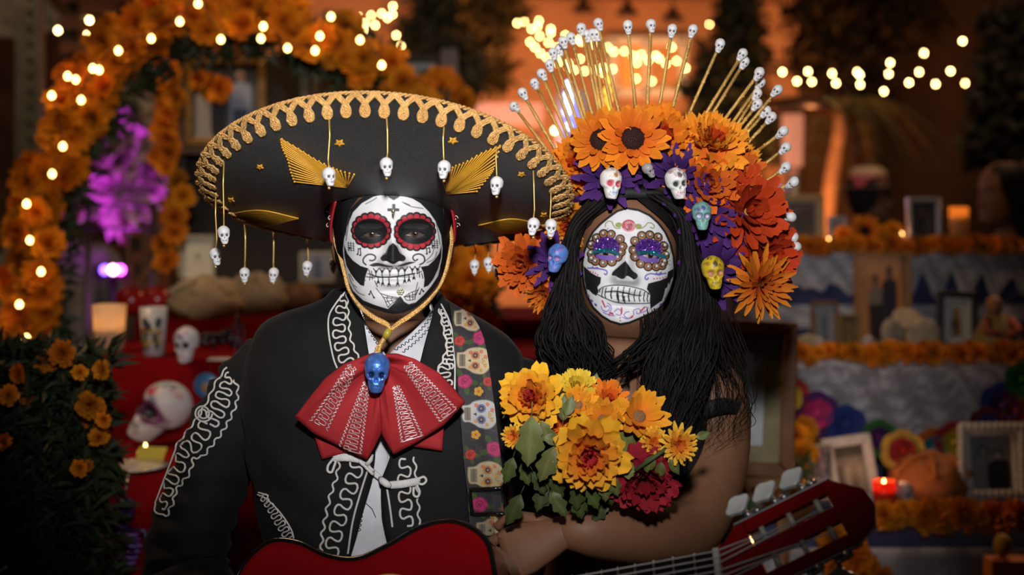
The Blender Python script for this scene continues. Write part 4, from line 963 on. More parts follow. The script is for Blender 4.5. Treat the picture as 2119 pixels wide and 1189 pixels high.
lock([(1250, 415, 2.055), (1192, 470, 2.055), (1176, 550, 2.05), (1172, 630, 2.045), (1180, 700, 2.03), (1205, 760, 2.0), (1235, 805, 1.985)], [32, 12, 18, 34, 72, 62, 40], 180, .0030, 23, 12)
lock([(1345, 640, 2.04), (1350, 690, 2.02), (1315, 735, 2.0), (1280, 765, 1.985), (1255, 800, 1.97)], [30, 26, 30, 30, 26], 34, .0018, 24, 10)
lock([(1180, 640, 2.08), (1160, 690, 2.08), (1140, 740, 2.08), (1130, 800, 2.08)], [40, 40, 34, 30], 70, .003, 25, 10)
lock([(1425, 640, 2.04), (1440, 760, 2.0), (1450, 860, 1.99), (1440, 940, 1.99)], [90, 120, 110, 60], 120, .0006, 26, 16)
tag(obj('hair', hs, HAIR, woman))
# ================================================================ flower crown
crown = thing('flower_headdress', 'crown of orange, red and purple cloth flowers with skulls and gold sticks', 'crown', P(1310, 400, 2.08))
OR1, OR2 = (.62, .10, .008), (.80, .24, .012); RD1, RD2 = (.30, .012, .004), (.56, .045, .008)
PU1, PU2 = (.018, .003, .055), (.075, .022, .165)
def fl(name, layers, seed, center=None):
    me = flower(layers, seed, center).mesh(name); me.materials.append(PETAL); return me
MUM = lambda c, s: fl('carnation', [(13, .05, .1, .9, .46, c[0], c[1], .15, .12, .8, .12), (13, .3, .1, .84, .42, c[0], c[1], .2, .15, .8, .14), (13, .58, .08, .74, .38, c[0], c[1], .2, .2, .8, .16), (11, .85, .06, .64, .34, c[0], c[1], .15, .2, .8, .16), (9, 1.08, .05, .56, .30, c[2], c[0], .1, .2, .75, .16), (6, 1.25, .02, .48, .26, c[2], c[2], .05, .2, .7, .1)], s)
CARN = [MUM((OR1, OR2, (.5, .03, .006)), 1), MUM(((.66, .14, .008), (.82, .30, .02), (.58, .05, .008)), 2)]
SUN = fl('sunflower', [(15, .12, .25, .75, .30, (.68, .15, .008), (.82, .27, .012), .1, .1, .35, .02), (14, .3, .25, .68, .28, (.62, .10, .006), (.8, .22, .01), .05, .1, .35, .02), (12, .55, .25, .45, .2, (.6, .09, .006), (.78, .2, .01), .1, .1, .4, .02)], 3, (.34, (.035, .012, .010), 60))
DAHL = [fl('dahlia', [(13, .0, .1, .92, .30, c0, c1, .12, .35, .62, .02), (13, .28, .1, .86, .28, c0, c1, .2, .35, .62, .02), (12, .55, .08, .74, .26, c0, c1, .25, .35, .62, .02), (11, .85, .08, .60, .22, c0, c1, .25, .35, .62, .02), (9, 1.15, .06, .45, .18, c0, c1, .2, .35, .62, 0)], sd, (.13, (.45, .24, .05), 16)) for c0, c1, sd in ((RD1, RD2, 4), ((.40, .045, .006), (.66, .13, .012), 5))]
SPIKE = fl('chrysanthemum', [(16, .0, .06, .95, .17, (.55, .07, .006), (.72, .24, .012), .1, .5, .3, 0), (16, .25, .06, .9, .16, (.5, .05, .006), (.70, .22, .012), .12, .5, .3, 0), (14, .52, .06, .8, .15, (.5, .05, .006), (.68, .2, .01), .12, .5, .3, 0), (12, .82, .05, .66, .13, (.42, .035, .006), (.62, .16, .01), .1, .5, .3, 0), (9, 1.15, .03, .5, .11, (.3, .02, .006), (.6, .16, .01), 0, .5, .3, 0)], 6)
DAISY = fl('daisy', [(13, .08, .18, .86, .25, PU1, PU2, .12, -.35, .55, .01), (12, .3, .16, .76, .23, PU1, PU2, .15, -.35, .55, .01), (9, .65, .1, .5, .18, PU1, PU2, .1, .3, .55, .01)], 7, (.2, (.05, .03, .02), 24))
ctr = P(1310, 560, 2.16)
def put(me, px, py, d, r_px, lean=(0, 0), spin=None, parent=crown, name=None):
    rnd = random.Random(int(px * 7 + py)); p = P(px, py, d)
    n = Vector((lean[0], -1, lean[1]))
    return obj(name or me.name, me, None, parent, pose(p, n, r_px / F * d, rnd.uniform(0, 6.28) if spin is None else spin))
put(SUN, 1243, 290, 2.045, 70, (-.1, .15)); put(SUN, 1309, 287, 2.035, 76, (.05, .12))
put(CARN[0], 1368, 290, 2.08, 78, (.1, .25)); put(CARN[1], 1472, 300, 2.085, 76, (.25, .7)); put(CARN[0], 1203, 342, 2.095, 70, (-.35, .2))
put(CARN[0], 1420, 320, 2.12, 60, (.2, .5)); put(CARN[1], 1275, 320, 2.12, 60, (-.1, .4)); put(CARN[1], 1520, 340, 2.12, 62, (.7, .6))
put(DAHL[1], 1462, 380, 2.06, 72, (.15, .1)); put(DAHL[1], 1518, 362, 2.09, 68, (.5, .35))
put(DAHL[0], 1545, 438, 2.075, 92, (.3, .1)); put(DAHL[0], 1583, 528, 2.09, 78, (.45, 0)); put(DAHL[0], 1520, 500, 2.12, 66, (.3, -.2))
put(SPIKE, 1572, 588, 2.06, 80, (.25, -.1)); put(SPIKE, 1128, 603, 2.10, 52, (-.6, -.5))
put(DAHL[1], 1082, 545, 2.10, 66, (-.3, 0)); put(DAHL[0], 1112, 500, 2.14, 50, (-.3, .3))
put(CARN[1], 1180, 466, 2.09, 56, (-.3, -.2)); put(CARN[0], 1165, 400, 2.13, 60, (-.5, .2))
for x, y, d, r, ln in ((1258, 364, 2.05, 72, (-.1, .3)), (1402, 360, 2.05, 72, (.15, .3)), (1332, 352, 2.07, 56, (0, .4)), (1464, 440, 2.05, 76, (.25, 0)), (1476, 556, 2.06, 80, (.2, -.1)), (1450, 502, 2.09, 58, (.4, -.2)), (1196, 428, 2.10, 54, (-.4, 0)), (1150, 540, 2.07, 62, (-.2, 0)), (1500, 480, 2.09, 60, (.4, 0)), (1305, 366, 2.085, 46, (0, .2)), (1222, 400, 2.10, 40, (-.4, 0))): put(DAISY, x, y, d, r, ln)
def skull(name, px, py, d, h, yaw, base, style, mtl=SKULL_WHITE, parent=crown, roll=0, pitch=0):
    me = skull_mesh(name, 56, 44, base, (.03, .02, .04), style); me.materials.append(mtl)
    return obj(name, me, None, parent, facing(P(px, py, d), h / F * d / 2, yaw, pitch, roll))
sw = [(.45, .03, .08), (.03, .12, .4), (.03, .3, .2), (.5, .2, .02)]
skull('sugar_skull', 1264, 379, 1.995, 66, .35, (.80, .80, .80), {'eye': (.55, .08, .12), 'ring': (.7, .3, .3), 'nose': (.02, .25, .25), 'teeth': (.08, .25, .55), 'swirl': [(.5, .2, .03), (.35, .3, .08), (.4, .1, .1)], 'seed': 2}, roll=.12)
skull('sugar_skull', 1400, 379, 1.995, 66, .3, (.78, .78, .78), {'eye': (.03, .04, .03), 'ring': (.5, .52, .5), 'nose': (.12, .03, .02), 'teeth': (.5, .06, .15), 'swirl': [(.03, .05, .04), (.04, .06, .05), (.4, .08, .12)], 'seed': 3}, roll=-.1)
skull('sugar_skull', 1452, 446, 1.985, 60, .05, (.17, .40, .36), {'eye': (.5, .5, .6), 'ring': (.12, .14, .3), 'nose': (.3, .1, .06), 'teeth': (.10, .3, .32), 'swirl': [(.03, .05, .3), (.2, .1, .2)], 'seed': 4})
skull('sugar_skull', 1476, 563, 1.99, 70, .1, (.60, .42, .015), {'eye': (.5, .22, .15), 'ring': (.45, .28, .02), 'nose': (.08, .05, .01), 'teeth': (.12, .09, .01), 'swirl': [(.05, .04, .02), (.08, .06, .02)], 'seed': 5}, roll=-.06)
skull('sugar_skull', 1153, 533, 2.01, 60, -.5, (.09, .22, .62), {'eye': (.4, .2, .45), 'ring': (.06, .14, .4), 'nose': (.04, .1, .3), 'teeth': (.2, .15, .45), 'swirl': [(.05, .1, .35), (.3, .12, .35)], 'seed': 6}, roll=.15)
skull('sugar_skull', 1342, 352, 2.02, 32, .8, (.35, .33, .33), {}, roll=-.5)
STICK = mat('gold_glitter_stick', (.88, .56, .17), .30, .7, bump=.8, bscale=700)
V5 = lambda u, v: (980 + u * .3398, v * .3398)
V4 = lambda u, v: (1000 + u * .5384, 20 + v * .5384)
ST = [(V5(252, 655), V5(400, 850)), (V5(303, 573), V5(480, 880)), (V5(376, 513), V5(520, 790)), (V5(418, 457), V5(550, 770)), (V5(467, 400), V5(600, 800)), (V5(487, 330), V5(650, 800)), (V5(527, 308), V5(690, 790)), (V5(547, 260), V5(700, 770)), (V5(595, 237), V5(740, 760)), (V5(657, 180), V5(780, 770)), (V5(695, 222), V5(790, 760)), (V5(725, 215), V5(810, 770)), (V5(750, 215), V5(860, 760)), (V5(762, 150), V5(900, 750)),
      (V5(940, 165), V5(990, 700)), (V5(1080, 158), V5(1055, 720)), (V5(1208, 188), V5(1115, 750)), (V5(1333, 190), V5(1190, 740)), (V5(1497, 277), V5(1265, 800)), (V5(1633, 335), V5(1330, 830)), (V5(1645, 385), V5(1395, 790)), (V5(1735, 450), V5(1480, 790)), (V5(1742, 510), V5(1540, 800)), (V5(1722, 577), V5(1550, 840)), (V5(1722, 640), V5(1570, 840)), (V5(1845, 555), V5(1600, 850)), (V5(1775, 683), V5(1610, 870)), (V5(1808, 720), V5(1670, 870)), (V5(1878, 805), V5(1780, 880)),
      (V4(1158, 533), V4(1060, 610)), (V4(1158, 608), V4(1070, 670)), (V4(1188, 665), V4(1115, 700)), (V4(1176, 797), V4(1110, 808)), (V4(1185, 877), V4(1140, 890)), (V4(1195, 910), V4(1140, 905))]
for i, (tp, bs) in enumerate(ST):
    rnd = random.Random(i); far = i < 14; d1 = 2.16 if far else 2.10; d0 = 2.14 if far else 2.11
    d1 += rnd.uniform(-.02, .02)
    A = P(*bs, d0); B_ = P(*tp, d1); up = (B_ - A).normalized(); A = A - up * .04
    b = MB(); b.tube([A, B_ - up * .007], .0025, 8)
    for k in range(14):
        q_ = A + (B_ - A) * rnd.uniform(.15, .93); a = rnd.uniform(0, 6.28); b.sphere(q_ + Vector((math.cos(a), -.5, math.sin(a))) * .0022, .0013, 5, 4)
    s_ = obj('skull_stick', b, STICK, crown)
    z_ = up; y_ = Vector((0, 1, 0)); y_ = (y_ - z_ * y_.dot(z_)).normalized(); x_ = y_.cross(z_)
    R = Matrix((x_, y_, z_)).transposed().to_4x4() @ Matrix.Rotation(rnd.uniform(-.5, .5), 4, 'Z')
    obj('skull_bead', SKULL_BEAD, None, s_, Matrix.Translation(B_) @ R @ Matrix.Scale(.0108, 4))
bd = MB(); bd.tube([P(1215, 455, 2.06), P(1240, 415, 2.05), P(1300, 398, 2.04), P(1360, 402, 2.05), P(1400, 440, 2.06), P(1425, 500, 2.08), P(1440, 560, 2.1), P(1400, 560, 2.26), P(1300, 540, 2.29), P(1190, 560, 2.24)], .008, 8, True)
obj('headband', bd, mat('black_jersey'), crown)

# ================================================================ bouquet on the forearm
bq = thing('bouquet', 'bouquet of yellow, orange and red cloth flowers with green leaves on the bare forearm', 'bouquet', P(1230, 1050, 1.86))
YE1, YE2 = (.72, .30, .012), (.82, .46, .03)
PEON = fl('peony', [(9, .0, .1, .95, .62, (.68, .26, .01), (.80, .42, .02), .1, .1, .8, .10), (9, .3, .1, .88, .56, (.70, .22, .01), (.80, .38, .02), .2, .15, .8, .12), (9, .62, .1, .75, .5, (.70, .15, .01), (.80, .32, .02), .25, .2, .8, .14), (8, .95, .08, .62, .40, (.62, .05, .02), (.78, .22, .015), .2, .2, .75, .16), (8, 1.25, .04, .52, .28, (.50, .02, .03), (.58, .05, .03), .1, .2, .7, .16)], 11)
YMUM = fl('mum', [(16, .0, .08, .92, .24, (.72, .24, .012), (.80, .50, .05), .1, .2, .5, .03), (15, .32, .08, .84, .22, (.70, .20, .012), (.80, .46, .04), .15, .2, .5, .03), (13, .65, .08, .70, .2, (.68, .15, .012), (.78, .38, .03), .15, .2, .5, .03), (10, 1.0, .05, .52, .16, (.64, .10, .012), (.74, .24, .02), .1, .2, .5, .03)], 12)
YCARN = fl('carnation', [(14, .1, .08, .92, .34, (.66, .40, .02), (.78, .54, .05), .2, .15, .8, .08), (14, .5, .08, .82, .3, (.66, .40, .02), (.78, .54, .05), .2, .15, .8, .1), (12, .9, .06, .7, .26, (.68, .42, .02), (.78, .54, .05), .15, .15, .8, .1), (8, 1.25, .04, .58, .22, (.68, .42, .02), (.78, .54, .05), .1, .15, .8, .1)], 13)
OMUM = fl('mum', [(15, .1, .08, .92, .26, (.64, .10, .008), (.76, .22, .015), .15, .2, .6, .05), (15, .5, .08, .84, .24, (.64, .10, .008), (.76, .22, .015), .15, .2, .6, .05), (12, .9, .06, .7, .2, (.58, .07, .01), (.74, .18, .012), .1, .2, .6, .05), (8, 1.25, .04, .55, .16, (.50, .04, .02), (.7, .12, .012), .1, .2, .6, .05)], 14)
GERB = fl('gerbera', [(13, .25, .15, .85, .34, (.66, .18, .012), (.80, .36, .02), .25, .15, .4, .03), (12, .6, .15, .75, .32, (.66, .16, .012), (.80, .34, .02), .25, .15, .4, .03)], 15, (.22, (.20, .11, .05), 30))
REDP = fl('peony', [(9, .0, .1, .95, .60, (.20, .006, .012), (.36, .014, .030), .1, .1, .8, .10), (9, .35, .1, .86, .55, (.20, .006, .012), (.36, .014, .03), .2, .15, .8, .12), (8, .7, .1, .74, .5, (.18, .005, .01), (.34, .012, .025), .25, .2, .8, .14), (7, 1.1, .06, .6, .36, (.16, .005, .01), (.30, .01, .02), .15, .2, .75, .14)], 16)
BQF = [(PEON, 1103, 825, 1.83, 66, (-.25, .35)), (PEON, 1216, 938, 1.79, 80, (.05, -.05)), (YCARN, 1194, 806, 1.86, 50, (0, .6)), (GERB, 1196, 838, 1.84, 46, (.1, .5)), (OMUM, 1258, 828, 1.85, 46, (.15, .5)), (GERB, 1248, 868, 1.83, 52, (0, .3)), (GERB, 1322, 862, 1.84, 66, (.35, .5)), (YMUM, 1352, 914, 1.82, 36, (0, .25)), (YMUM, 1404, 920, 1.80, 46, (.15, .1)), (REDP, 1330, 990, 1.82, 72, (.1, -.2)), (REDP, 1310, 925, 1.86, 46, (.1, .2)), (YMUM, 1064, 902, 1.82, 30, (-.5, 0)), (OMUM, 1150, 880, 1.85, 30, (0, .3))]
for f_ in BQF: put(*f_, parent=bq)
def leaf_mesh(lobed, c0, c1, seed):
    rnd = random.Random(seed); mb = MB(); n = 14
    def hw(t):
        w_ = math.sin(PI * min(1, t * 1.02) ** .8) * .26
        if lobed: w_ *= .62 + .55 * abs(math.sin(t * PI * 3.0)) * (1 - .3 * t)
        return w_ + .006
    sp = [(t, hw(t)) for t in np.linspace(0, 1, n)]
    def f(u, v):
        t, w_ = sp[int(round(v * (n - 1)))]; x = (u - .5) * 2
        lob = .12 * (abs(x) if lobed else 0) * w_ / .3
        return Vector((x * w_, t + lob, .10 * abs(x) * w_ * 2 - .22 * t * t + .015 * math.sin(9 * t + x * 2)))
    mb.grid(f, 6, n - 1, lambda u, v: tuple(lerp(c0[i], c1[i], abs(u - .5) * 2) * (1.15 if abs(u - .5) < .05 else 1) for i in range(3)))
    mb.tube([(0, -.25, .02), (0, -.1, .01), (0, .02, .0)], .012, 5, col=c0)
    me = mb.mesh('leaf'); me.materials.append(LEAF); return me
LF = [leaf_mesh(True, (.055, .075, .016), (.04, .058, .012), 1), leaf_mesh(False, (.115, .135, .028), (.08, .105, .02), 2), leaf_mesh(True, (.14, .15, .045), (.105, .12, .034), 3)]
def leafat(k, px, py, d, dx, dy, size_px, tilt=.0, parent=bq):
    p = P(px, py, d); f = Vector((dx, tilt, -dy)).normalized(); z = Vector((.1, -1, .25)); z = (z - f * z.dot(f)).normalized(); x = f.cross(z)
    return obj('leaf', LF[k], None, parent, Matrix.Translation(p) @ Matrix((x, f, z)).transposed().to_4x4() @ Matrix.Scale(size_px / F * d, 4))
for l in [(2, 1100, 858, 1.795, -.05, 1, 112), (2, 1118, 870, 1.80, .5, 1, 60), (1, 1125, 905, 1.80, .8, .15, 46), (2, 1148, 922, 1.78, -.4, 1, 84), (2, 1150, 930, 1.79, .2, 1, 58), (1, 1165, 870, 1.82, .1, -1, 56), (1, 1170, 860, 1.815, .35, -.9, 46), (1, 1200, 850, 1.83, -.2, 1, 50), (1, 1212, 862, 1.83, -.1, 1, 44), (1, 1290, 890, 1.83, .15, 1, 62), (1, 1278, 900, 1.83, -.2, 1, 50), (1, 1305, 895, 1.84, .5, .9, 52), (2, 1265, 965, 1.80, .95, .2, 66), (2, 1250, 985, 1.795, .1, 1, 56), (2, 1262, 980, 1.795, .4, 1, 52), (0, 1190, 1000, 1.80, .1, 1, 60), (0, 1215, 1005, 1.80, .5, 1, 56),
          (1, 1350, 940, 1.80, -.3, 1, 46), (1, 1385, 950, 1.795, .5, .7, 40), (1, 1368, 955, 1.80, -.1, 1, 42), (1, 1440, 905, 1.81, .9, -.3, 34), (1, 1055, 830, 1.83, -.5, .4, 26), (1, 1060, 850, 1.83, -.7, .5, 26), (1, 1175, 790, 1.87, .1, -1, 30), (1, 1230, 800, 1.87, .2, -1, 30), (0, 1062, 945, 1.82, -.3, 1, 60)]: leafat(*l)
rnd = random.Random(3)
for k in range(30):
    x = rnd.uniform(1075, 1290); y = rnd.uniform(950, 1035); a = rnd.uniform(-.9, .9)
    leafat(0, x, y, 1.805 + rnd.uniform(0, .05), a, 1, rnd.uniform(46, 74), rnd.uniform(-.2, .2))
stm = MB()
for px, py in ((1103, 825), (1216, 938), (1194, 806), (1258, 828), (1248, 868), (1322, 862), (1352, 914), (1404, 920), (1330, 990), (1064, 902)):
    stm.tube([P(px, py + 8, 1.86), P(lerp(px, 1230, .5), lerp(py, 1040, .6), 1.868), P(1210 + (px - 1230) * .1, 1045, 1.87)], .0025, 5)
tag(obj('stems', stm, mat('stem_green', (.05, .075, .02), .7), bq), kind='stuff')
b = MB(); b.tube([P(1382, 925, 1.795), P(1350, 948, 1.795), P(1315, 972, 1.80)], .0028, 6); obj('stem', b, mat('stem_green'), bq)
# ================================================================ guitar and its printed strap
GR = Vector(P(790, 1316, 1.72)); GS = .9
guitar = thing('guitar', 'glossy red acoustic guitar with white tuning pegs, held in front of the black jacket', 'guitar', GR)
gu = Vector((.9, -.326, .293)).normalized(); gn = Vector((-.436, -.74, .512)); gn = (gn - gu * gn.dot(gu)).normalized(); gv = gn.cross(gu)
G_ = lambda a, b, c=0: GR + (gu * a + gv * b + gn * c) * GS
RED_LAC = mat('red_lacquer', (.23, .003, .006), .12, coat=1.0, var=.15, scale=8)
BLACK_LAC = mat('black_lacquer', (.008, .007, .007), .2, coat=.6)
half = catmull([(.172, .0), (.171, .06), (.158, .105), (.115, .138), (.065, .142), (.01, .127), (-.04, .119), (-.09, .135), (-.14, .166), (-.19, .178), (-.235, .150), (-.258, .09), (-.264, .0)], 60)
outl = [tuple(p) for p in half] + [(a, -b) for a, b in half[-2:0:-1]]
fb = MB(); n = len(outl); rings = 6
vs = [G_(a * (1 - k / rings) + (-.05) * (k / rings), b * (1 - k / rings), .004 * (k / rings)) for k in range(rings + 1) for a, b in outl]
fb.add(vs, [(k * n + i, k * n + (i + 1) % n, (k + 1) * n + (i + 1) % n, (k + 1) * n + i) for k in range(rings) for i in range(n)])
obj('soundboard', fb, RED_LAC, guitar)
sd = MB(); sd.add([G_(a, b, c) for c in (0, -.045, -.09) for a, b in outl], [(k * n + i, k * n + (i + 1) % n, (k + 1) * n + (i + 1) % n, (k + 1) * n + i) for k in range(2) for i in range(n)] + [tuple(2 * n + i for i in range(n))]); obj('side', sd, mat('dark_red_lacquer', (.10, .003, .005), .15, coat=1.0), guitar)
bi = MB(); bi.tube([G_(a, b, .0) for a, b in outl], .0035, 6, True); obj('binding', bi, BLACK_LAC, guitar)
b = MB(); b.tube([G_(.078 * math.cos(t), .078 * math.sin(t), .0045) for t in np.linspace(0, 2 * PI, 60)[:-1]], .006, 6, True); obj('rosette', b, mat('yellow_inlay', (.62, .34, .05), .35, coat=.5), guitar)
b = MB(); b.add([G_(.066 * math.cos(t), .066 * math.sin(t), .0062) for t in np.linspace(0, 2 * PI, 48)[:-1]], [tuple(range(47))]); obj('sound_hole', b, BLACK_LAC, guitar)
RM = Matrix((gu, gv, gn)).transposed()
b = MB(); b.box(G_(-.165, 0, .010), (.026, .15, .012), RM); obj('bridge', b, DARK_WOOD, guitar)
nut = P(1489, 1180, 1.58); hend = P(1792, 1032, 1.555)
neck_u = (nut - G_(.10, 0, .008)).normalized(); nn = (gn - neck_u * gn.dot(neck_u)).normalized(); nv_ = nn.cross(neck_u); NM = Matrix((neck_u, nv_, nn)).transposed()
nl = (nut - G_(.10, 0, .008)).length
def bar(name, p0, p1, w0, w1, t, off, mtl, rnd=False):
    b = MB(); vs = []
    for p, w_ in ((p0, w0), (p1, w1)):
        for k in range(12):
            a = PI * k / 11; y, z = math.cos(a) * w_ / 2, -math.sin(a) * t if rnd else (-t if 0 < k < 11 else 0)
            vs.append(p + nv_ * y + nn * (z + off))
    b.add(vs, [(k, (k + 1) % 12, 12 + (k + 1) % 12, 12 + k) for k in range(12)] + [tuple(range(11, -1, -1)), tuple(range(12, 24))]); return obj(name, b, mtl, guitar, smooth=False)
bar('neck', G_(.15, 0, .008), nut, .052, .046, .020, -.004, RED_LAC, True)
bar('fretboard', G_(.06, 0, .008), nut, .054, .046, .006, .004, BLACK_LAC)
fret_me = None
for k in range(1, 17):
    s_ = nut - neck_u * (nl * 1.38) * (1 - 2 ** (-k / 12.0)); b = MB(); b.tube([s_ + nv_ * -.024 + nn * .0042, s_ + nv_ * .024 + nn * .0042], .0009, 5); obj('fret', b, STEEL, guitar)
for k in (3, 5, 7): 
    s_ = nut - neck_u * (nl * 1.38) * (1 - 2 ** (-(k - .5) / 12.0)); b = MB(); b.lathe([(0, .0008), (.006, .0006), (.0065, 0)], 12, Matrix.Translation(s_ + nn * .0042) @ NM.to_4x4()); obj('fret_marker', b, mat('yellow_inlay'), guitar)
b = MB(); b.box(nut + nn * .004, (.007, .047, .011), NM); bevel(obj('nut', b, mat('bone_white', (.62, .58, .52), .4), guitar, smooth=False), .001)
# slotted headstock
hu = (hend - nut).normalized(); hn = Vector((-.10, -.86, .50)); hn = (hn - hu * hn.dot(hu)).normalized(); hv = hn.cross(hu); HL = (hend - nut).length
H_ = lambda a, b, c=0: nut + hu * a + hv * b + hn * c
HMx = Matrix((hu, hv, hn)).transposed()
hp = [(0, -.024), (.018, -.026), (.034, -.037), (HL * .55, -.0385), (HL - .030, -.040), (HL - .004, -.030), (HL + .004, -.008), (HL + .002, .012), (HL - .030, .0385), (HL * .55, .0385), (.034, .037), (.018, .026), (0, .024)]
def slot(b0, b1): return [(.048, b0), (.048, b1), (HL - .040, b1), (HL - .034, (b0 + b1) / 2), (HL - .040, b0)]
hb_ = MB()
# face made of strips round the two slots, so that the slots stay open recesses
x0, x1 = .046, HL - .036
ov = lambda q: float(np.interp(q, [0, .018, .034, HL * .55, HL - .030, HL - .004], [.024, .026, .037, .0385, .039, .028]))
def slab(poly): 
    m = len(poly); hb_.add([H_(a, b, c) for c in (0, -.016) for a, b in poly], [tuple(range(m)), tuple(range(2 * m - 1, m - 1, -1))] + [(i, m + i, m + (i + 1) % m, (i + 1) % m) for i in range(m)])
slab([(0, -.024), (.018, -.026), (.034, -.037), (x0, -ov(x0)), (x0, ov(x0)), (.034, .037), (.018, .026), (0, .024)])
slab([(x1, -ov(x1)), (HL - .030, -.040), (HL - .004, -.028), (HL + .006, -.008), (HL + .003, .012), (HL - .028, .0385), (x1, ov(x1))])
for (lo, hi) in ((-.0385, -.024), (-.009, .009), (.024, .0385)): slab([(x0, lo), (x1, lo), (x1, hi), (x0, hi)])
bevel(obj('headstock', hb_, RED_LAC, guitar, smooth=False), .002)
TB = [(.011 + .0098 * math.sin(a) * (1 + .10 * math.cos(4 * a)), .0150 * math.cos(a) * (1 + .12 * math.cos(4 * a))) for a in np.linspace(0, 2 * PI, 49)[:-1]]
for sd_ in (1, -1):
    b = MB(); b.box(H_((x0 + x1) / 2, sd_ * .0395, -.008), (x1 - x0 + .02, .0015, .012), HMx); obj('tuner_plate', b, STEEL, guitar, smooth=False)
    for k in range(3):
        a = lerp(x0 + .016, x1 - .014, k / 2)
        b = MB(); b.tube([H_(a, sd_ * .008, -.005), H_(a, sd_ * .025, -.005)], .0033, 10); obj('string_post', b, mat('bone_white'), guitar)
        t = MB(); t.tube([H_(a - .006, sd_ * .041, -.006), H_(a - .010, sd_ * .052, -.010)], .0028, 8); t.lathe([(0, -.003), (.0065, -.003), (.0065, .003), (0, .003)], 14, Matrix.Translation(H_(a + .004, sd_ * .043, -.007)) @ HMx.to_4x4() @ Matrix.Rotation(PI / 2, 4, 'X')); t.box(H_(a - .002, sd_ * .044, -.010), (.018, .007, .005), HMx)
        peg = obj('tuning_peg', t, STEEL, guitar)
        c0 = H_(a - .010, sd_ * .050, -.010); bd_ = (hv * sd_ * .9 - hu * .35 - hn * .25).normalized(); bx = hu; bx = (bx - bd_ * bx.dot(bd_)).normalized(); bz = bd_.cross(bx)
        pb = MB(); m = len(TB)
        pb.add([c0 + bd_ * x + bx * y + bz * c for c in (-.004, .004) for x, y in TB], [tuple(range(m)), tuple(range(2 * m - 1, m - 1, -1))] + [(i, m + i, m + (i + 1) % m, (i + 1) % m) for i in range(m)])
        bevel(obj('peg_button', pb, mat('pearl_white', (.66, .66, .64), .25, coat=.5), peg, smooth=False), .0015)
for k in range(6):
    y = -.019 + .0076 * k; sd_ = 1 if k > 2 else -1; a = lerp(x0 + .016, x1 - .014, [0, 1, 2, 2, 1, 0][k] / 2)
    b = MB(); b.tube([G_(-.16, y * 1.6, .018), G_(.06, y * 1.3, .016), nut + nv_ * y + nn * .010, H_(a, sd_ * (.012 + .002 * (k % 3)), -.001)], .0009, 5); obj('string', b, mat('nylon_string', (.6, .58, .55), .3), guitar)
# strap draped over the jacket
SL = [(925, 632), (932, 660), (938, 720), (945, 790), (950, 860), (955, 930), (962, 1000), (966, 1060), (972, 1130), (980, 1190)]
SRr = [(968, 655), (988, 682), (1003, 722), (1013, 790), (1022, 860), (1030, 930), (1038, 1000), (1043, 1060), (1047, 1130), (1052, 1190)]
A_, B_ = catmull(SL, 60), catmull(SRr, 60); GRD = np.zeros((60, 9, 3)); PXY = np.zeros((60, 9, 2)); last = 1.9
for j in range(60):
    for i in range(9):
        p = A_[j] + (B_[j] - A_[j]) * i / 8; h = cast([JB], p[0], p[1], .005)
        if h is None or h.y > 2.12: h = P(p[0], p[1], last)
        last = h.y; GRD[j, i] = h; PXY[j, i] = p
for _ in range(6):
    GRD[1:-1] = (GRD[:-2] + 2 * GRD[1:-1] + GRD[2:]) / 4
GRD[:, :, 1] = np.minimum(GRD[:, :, 1], GRD[:, :, 1].mean(1, keepdims=True) + .004)
def up2(a, n, m):
    r = np.linspace(0, a.shape[0] - 1, n); c = np.linspace(0, a.shape[1] - 1, m); i = np.minimum(r.astype(int), a.shape[0] - 2); k = np.minimum(c.astype(int), a.shape[1] - 2); f = (r - i)[:, None, None]; g = (c - k)[None, :, None]
    return a[i][:, k] * (1 - f) * (1 - g) + a[i + 1][:, k] * f * (1 - g) + a[i][:, k + 1] * (1 - f) * g + a[i + 1][:, k + 1] * f * g
NJ, NI = 560, 84
sv = up2(GRD, NJ, NI).reshape(-1, 3); sp = up2(PXY, NJ, NI).reshape(-1, 2)
scol = np.tile(np.array((.030, .027, .032)), (len(sv), 1))
pp = Paint((sp - (600, 660)) / .37, scol, 4)
rnd = random.Random(9)
for k in range(150):
    x, y = rnd.uniform(880, 1230), rnd.uniform(-60, 1420); pp.line([(x + 14 * math.cos(t), y + 10 * math.sin(t)) for t in np.linspace(0, 4, 7)], 4, (.055, .048, .058))
def rose(x, y, r, c):
    for dx, dy in ((-1.2, .5), (1.2, .2), (.3, 1.25), (-.7, -1.1)): pp.ell(x + dx * r, y + dy * r, r * .62, r * .36, (.045, .075, .018), math.atan2(dy, dx))
    pp.ell(x, y, r, r * .95, tuple(q * .6 for q in c))
    for k in range(5):
        a = k * 2.5; pp.ell(x + r * .55 * math.cos(a), y + r * .5 * math.sin(a), r * .42, r * .38, c)
    for k in range(2): pp.line([(x + r * (.2 + .25 * k) * math.cos(t), y + r * (.2 + .25 * k) * math.sin(t)) for t in np.linspace(k * 2, k * 2 + 4, 8)], 4, tuple(q * .35 for q in c))
MG, RR, YO = (.42, .03, .13), (.45, .035, .03), (.55, .28, .03)
for x, y, r, c in ((1050, 115, 38, MG), (940, 130, 28, RR), (970, 355, 40, MG), (1098, 355, 27, RR), (1000, 755, 29, RR), (1130, 720, 44, MG), (1045, 1030, 44, MG), (1182, 1030, 18, RR), (1120, 10, 24, RR)): rose(x, y, r, c)
def blossom(x, y, r):
    for k in range(5): pp.ell(x + r * .6 * math.cos(k * 1.257), y + r * .6 * math.sin(k * 1.257), r * .45, r * .45, YO)
    pp.ell(x, y, r * .3, r * .3, (.4, .12, .02))
for x, y, r in ((1045, 410, 25), (1028, 648, 25), (1120, 1105, 24)): blossom(x, y, r)
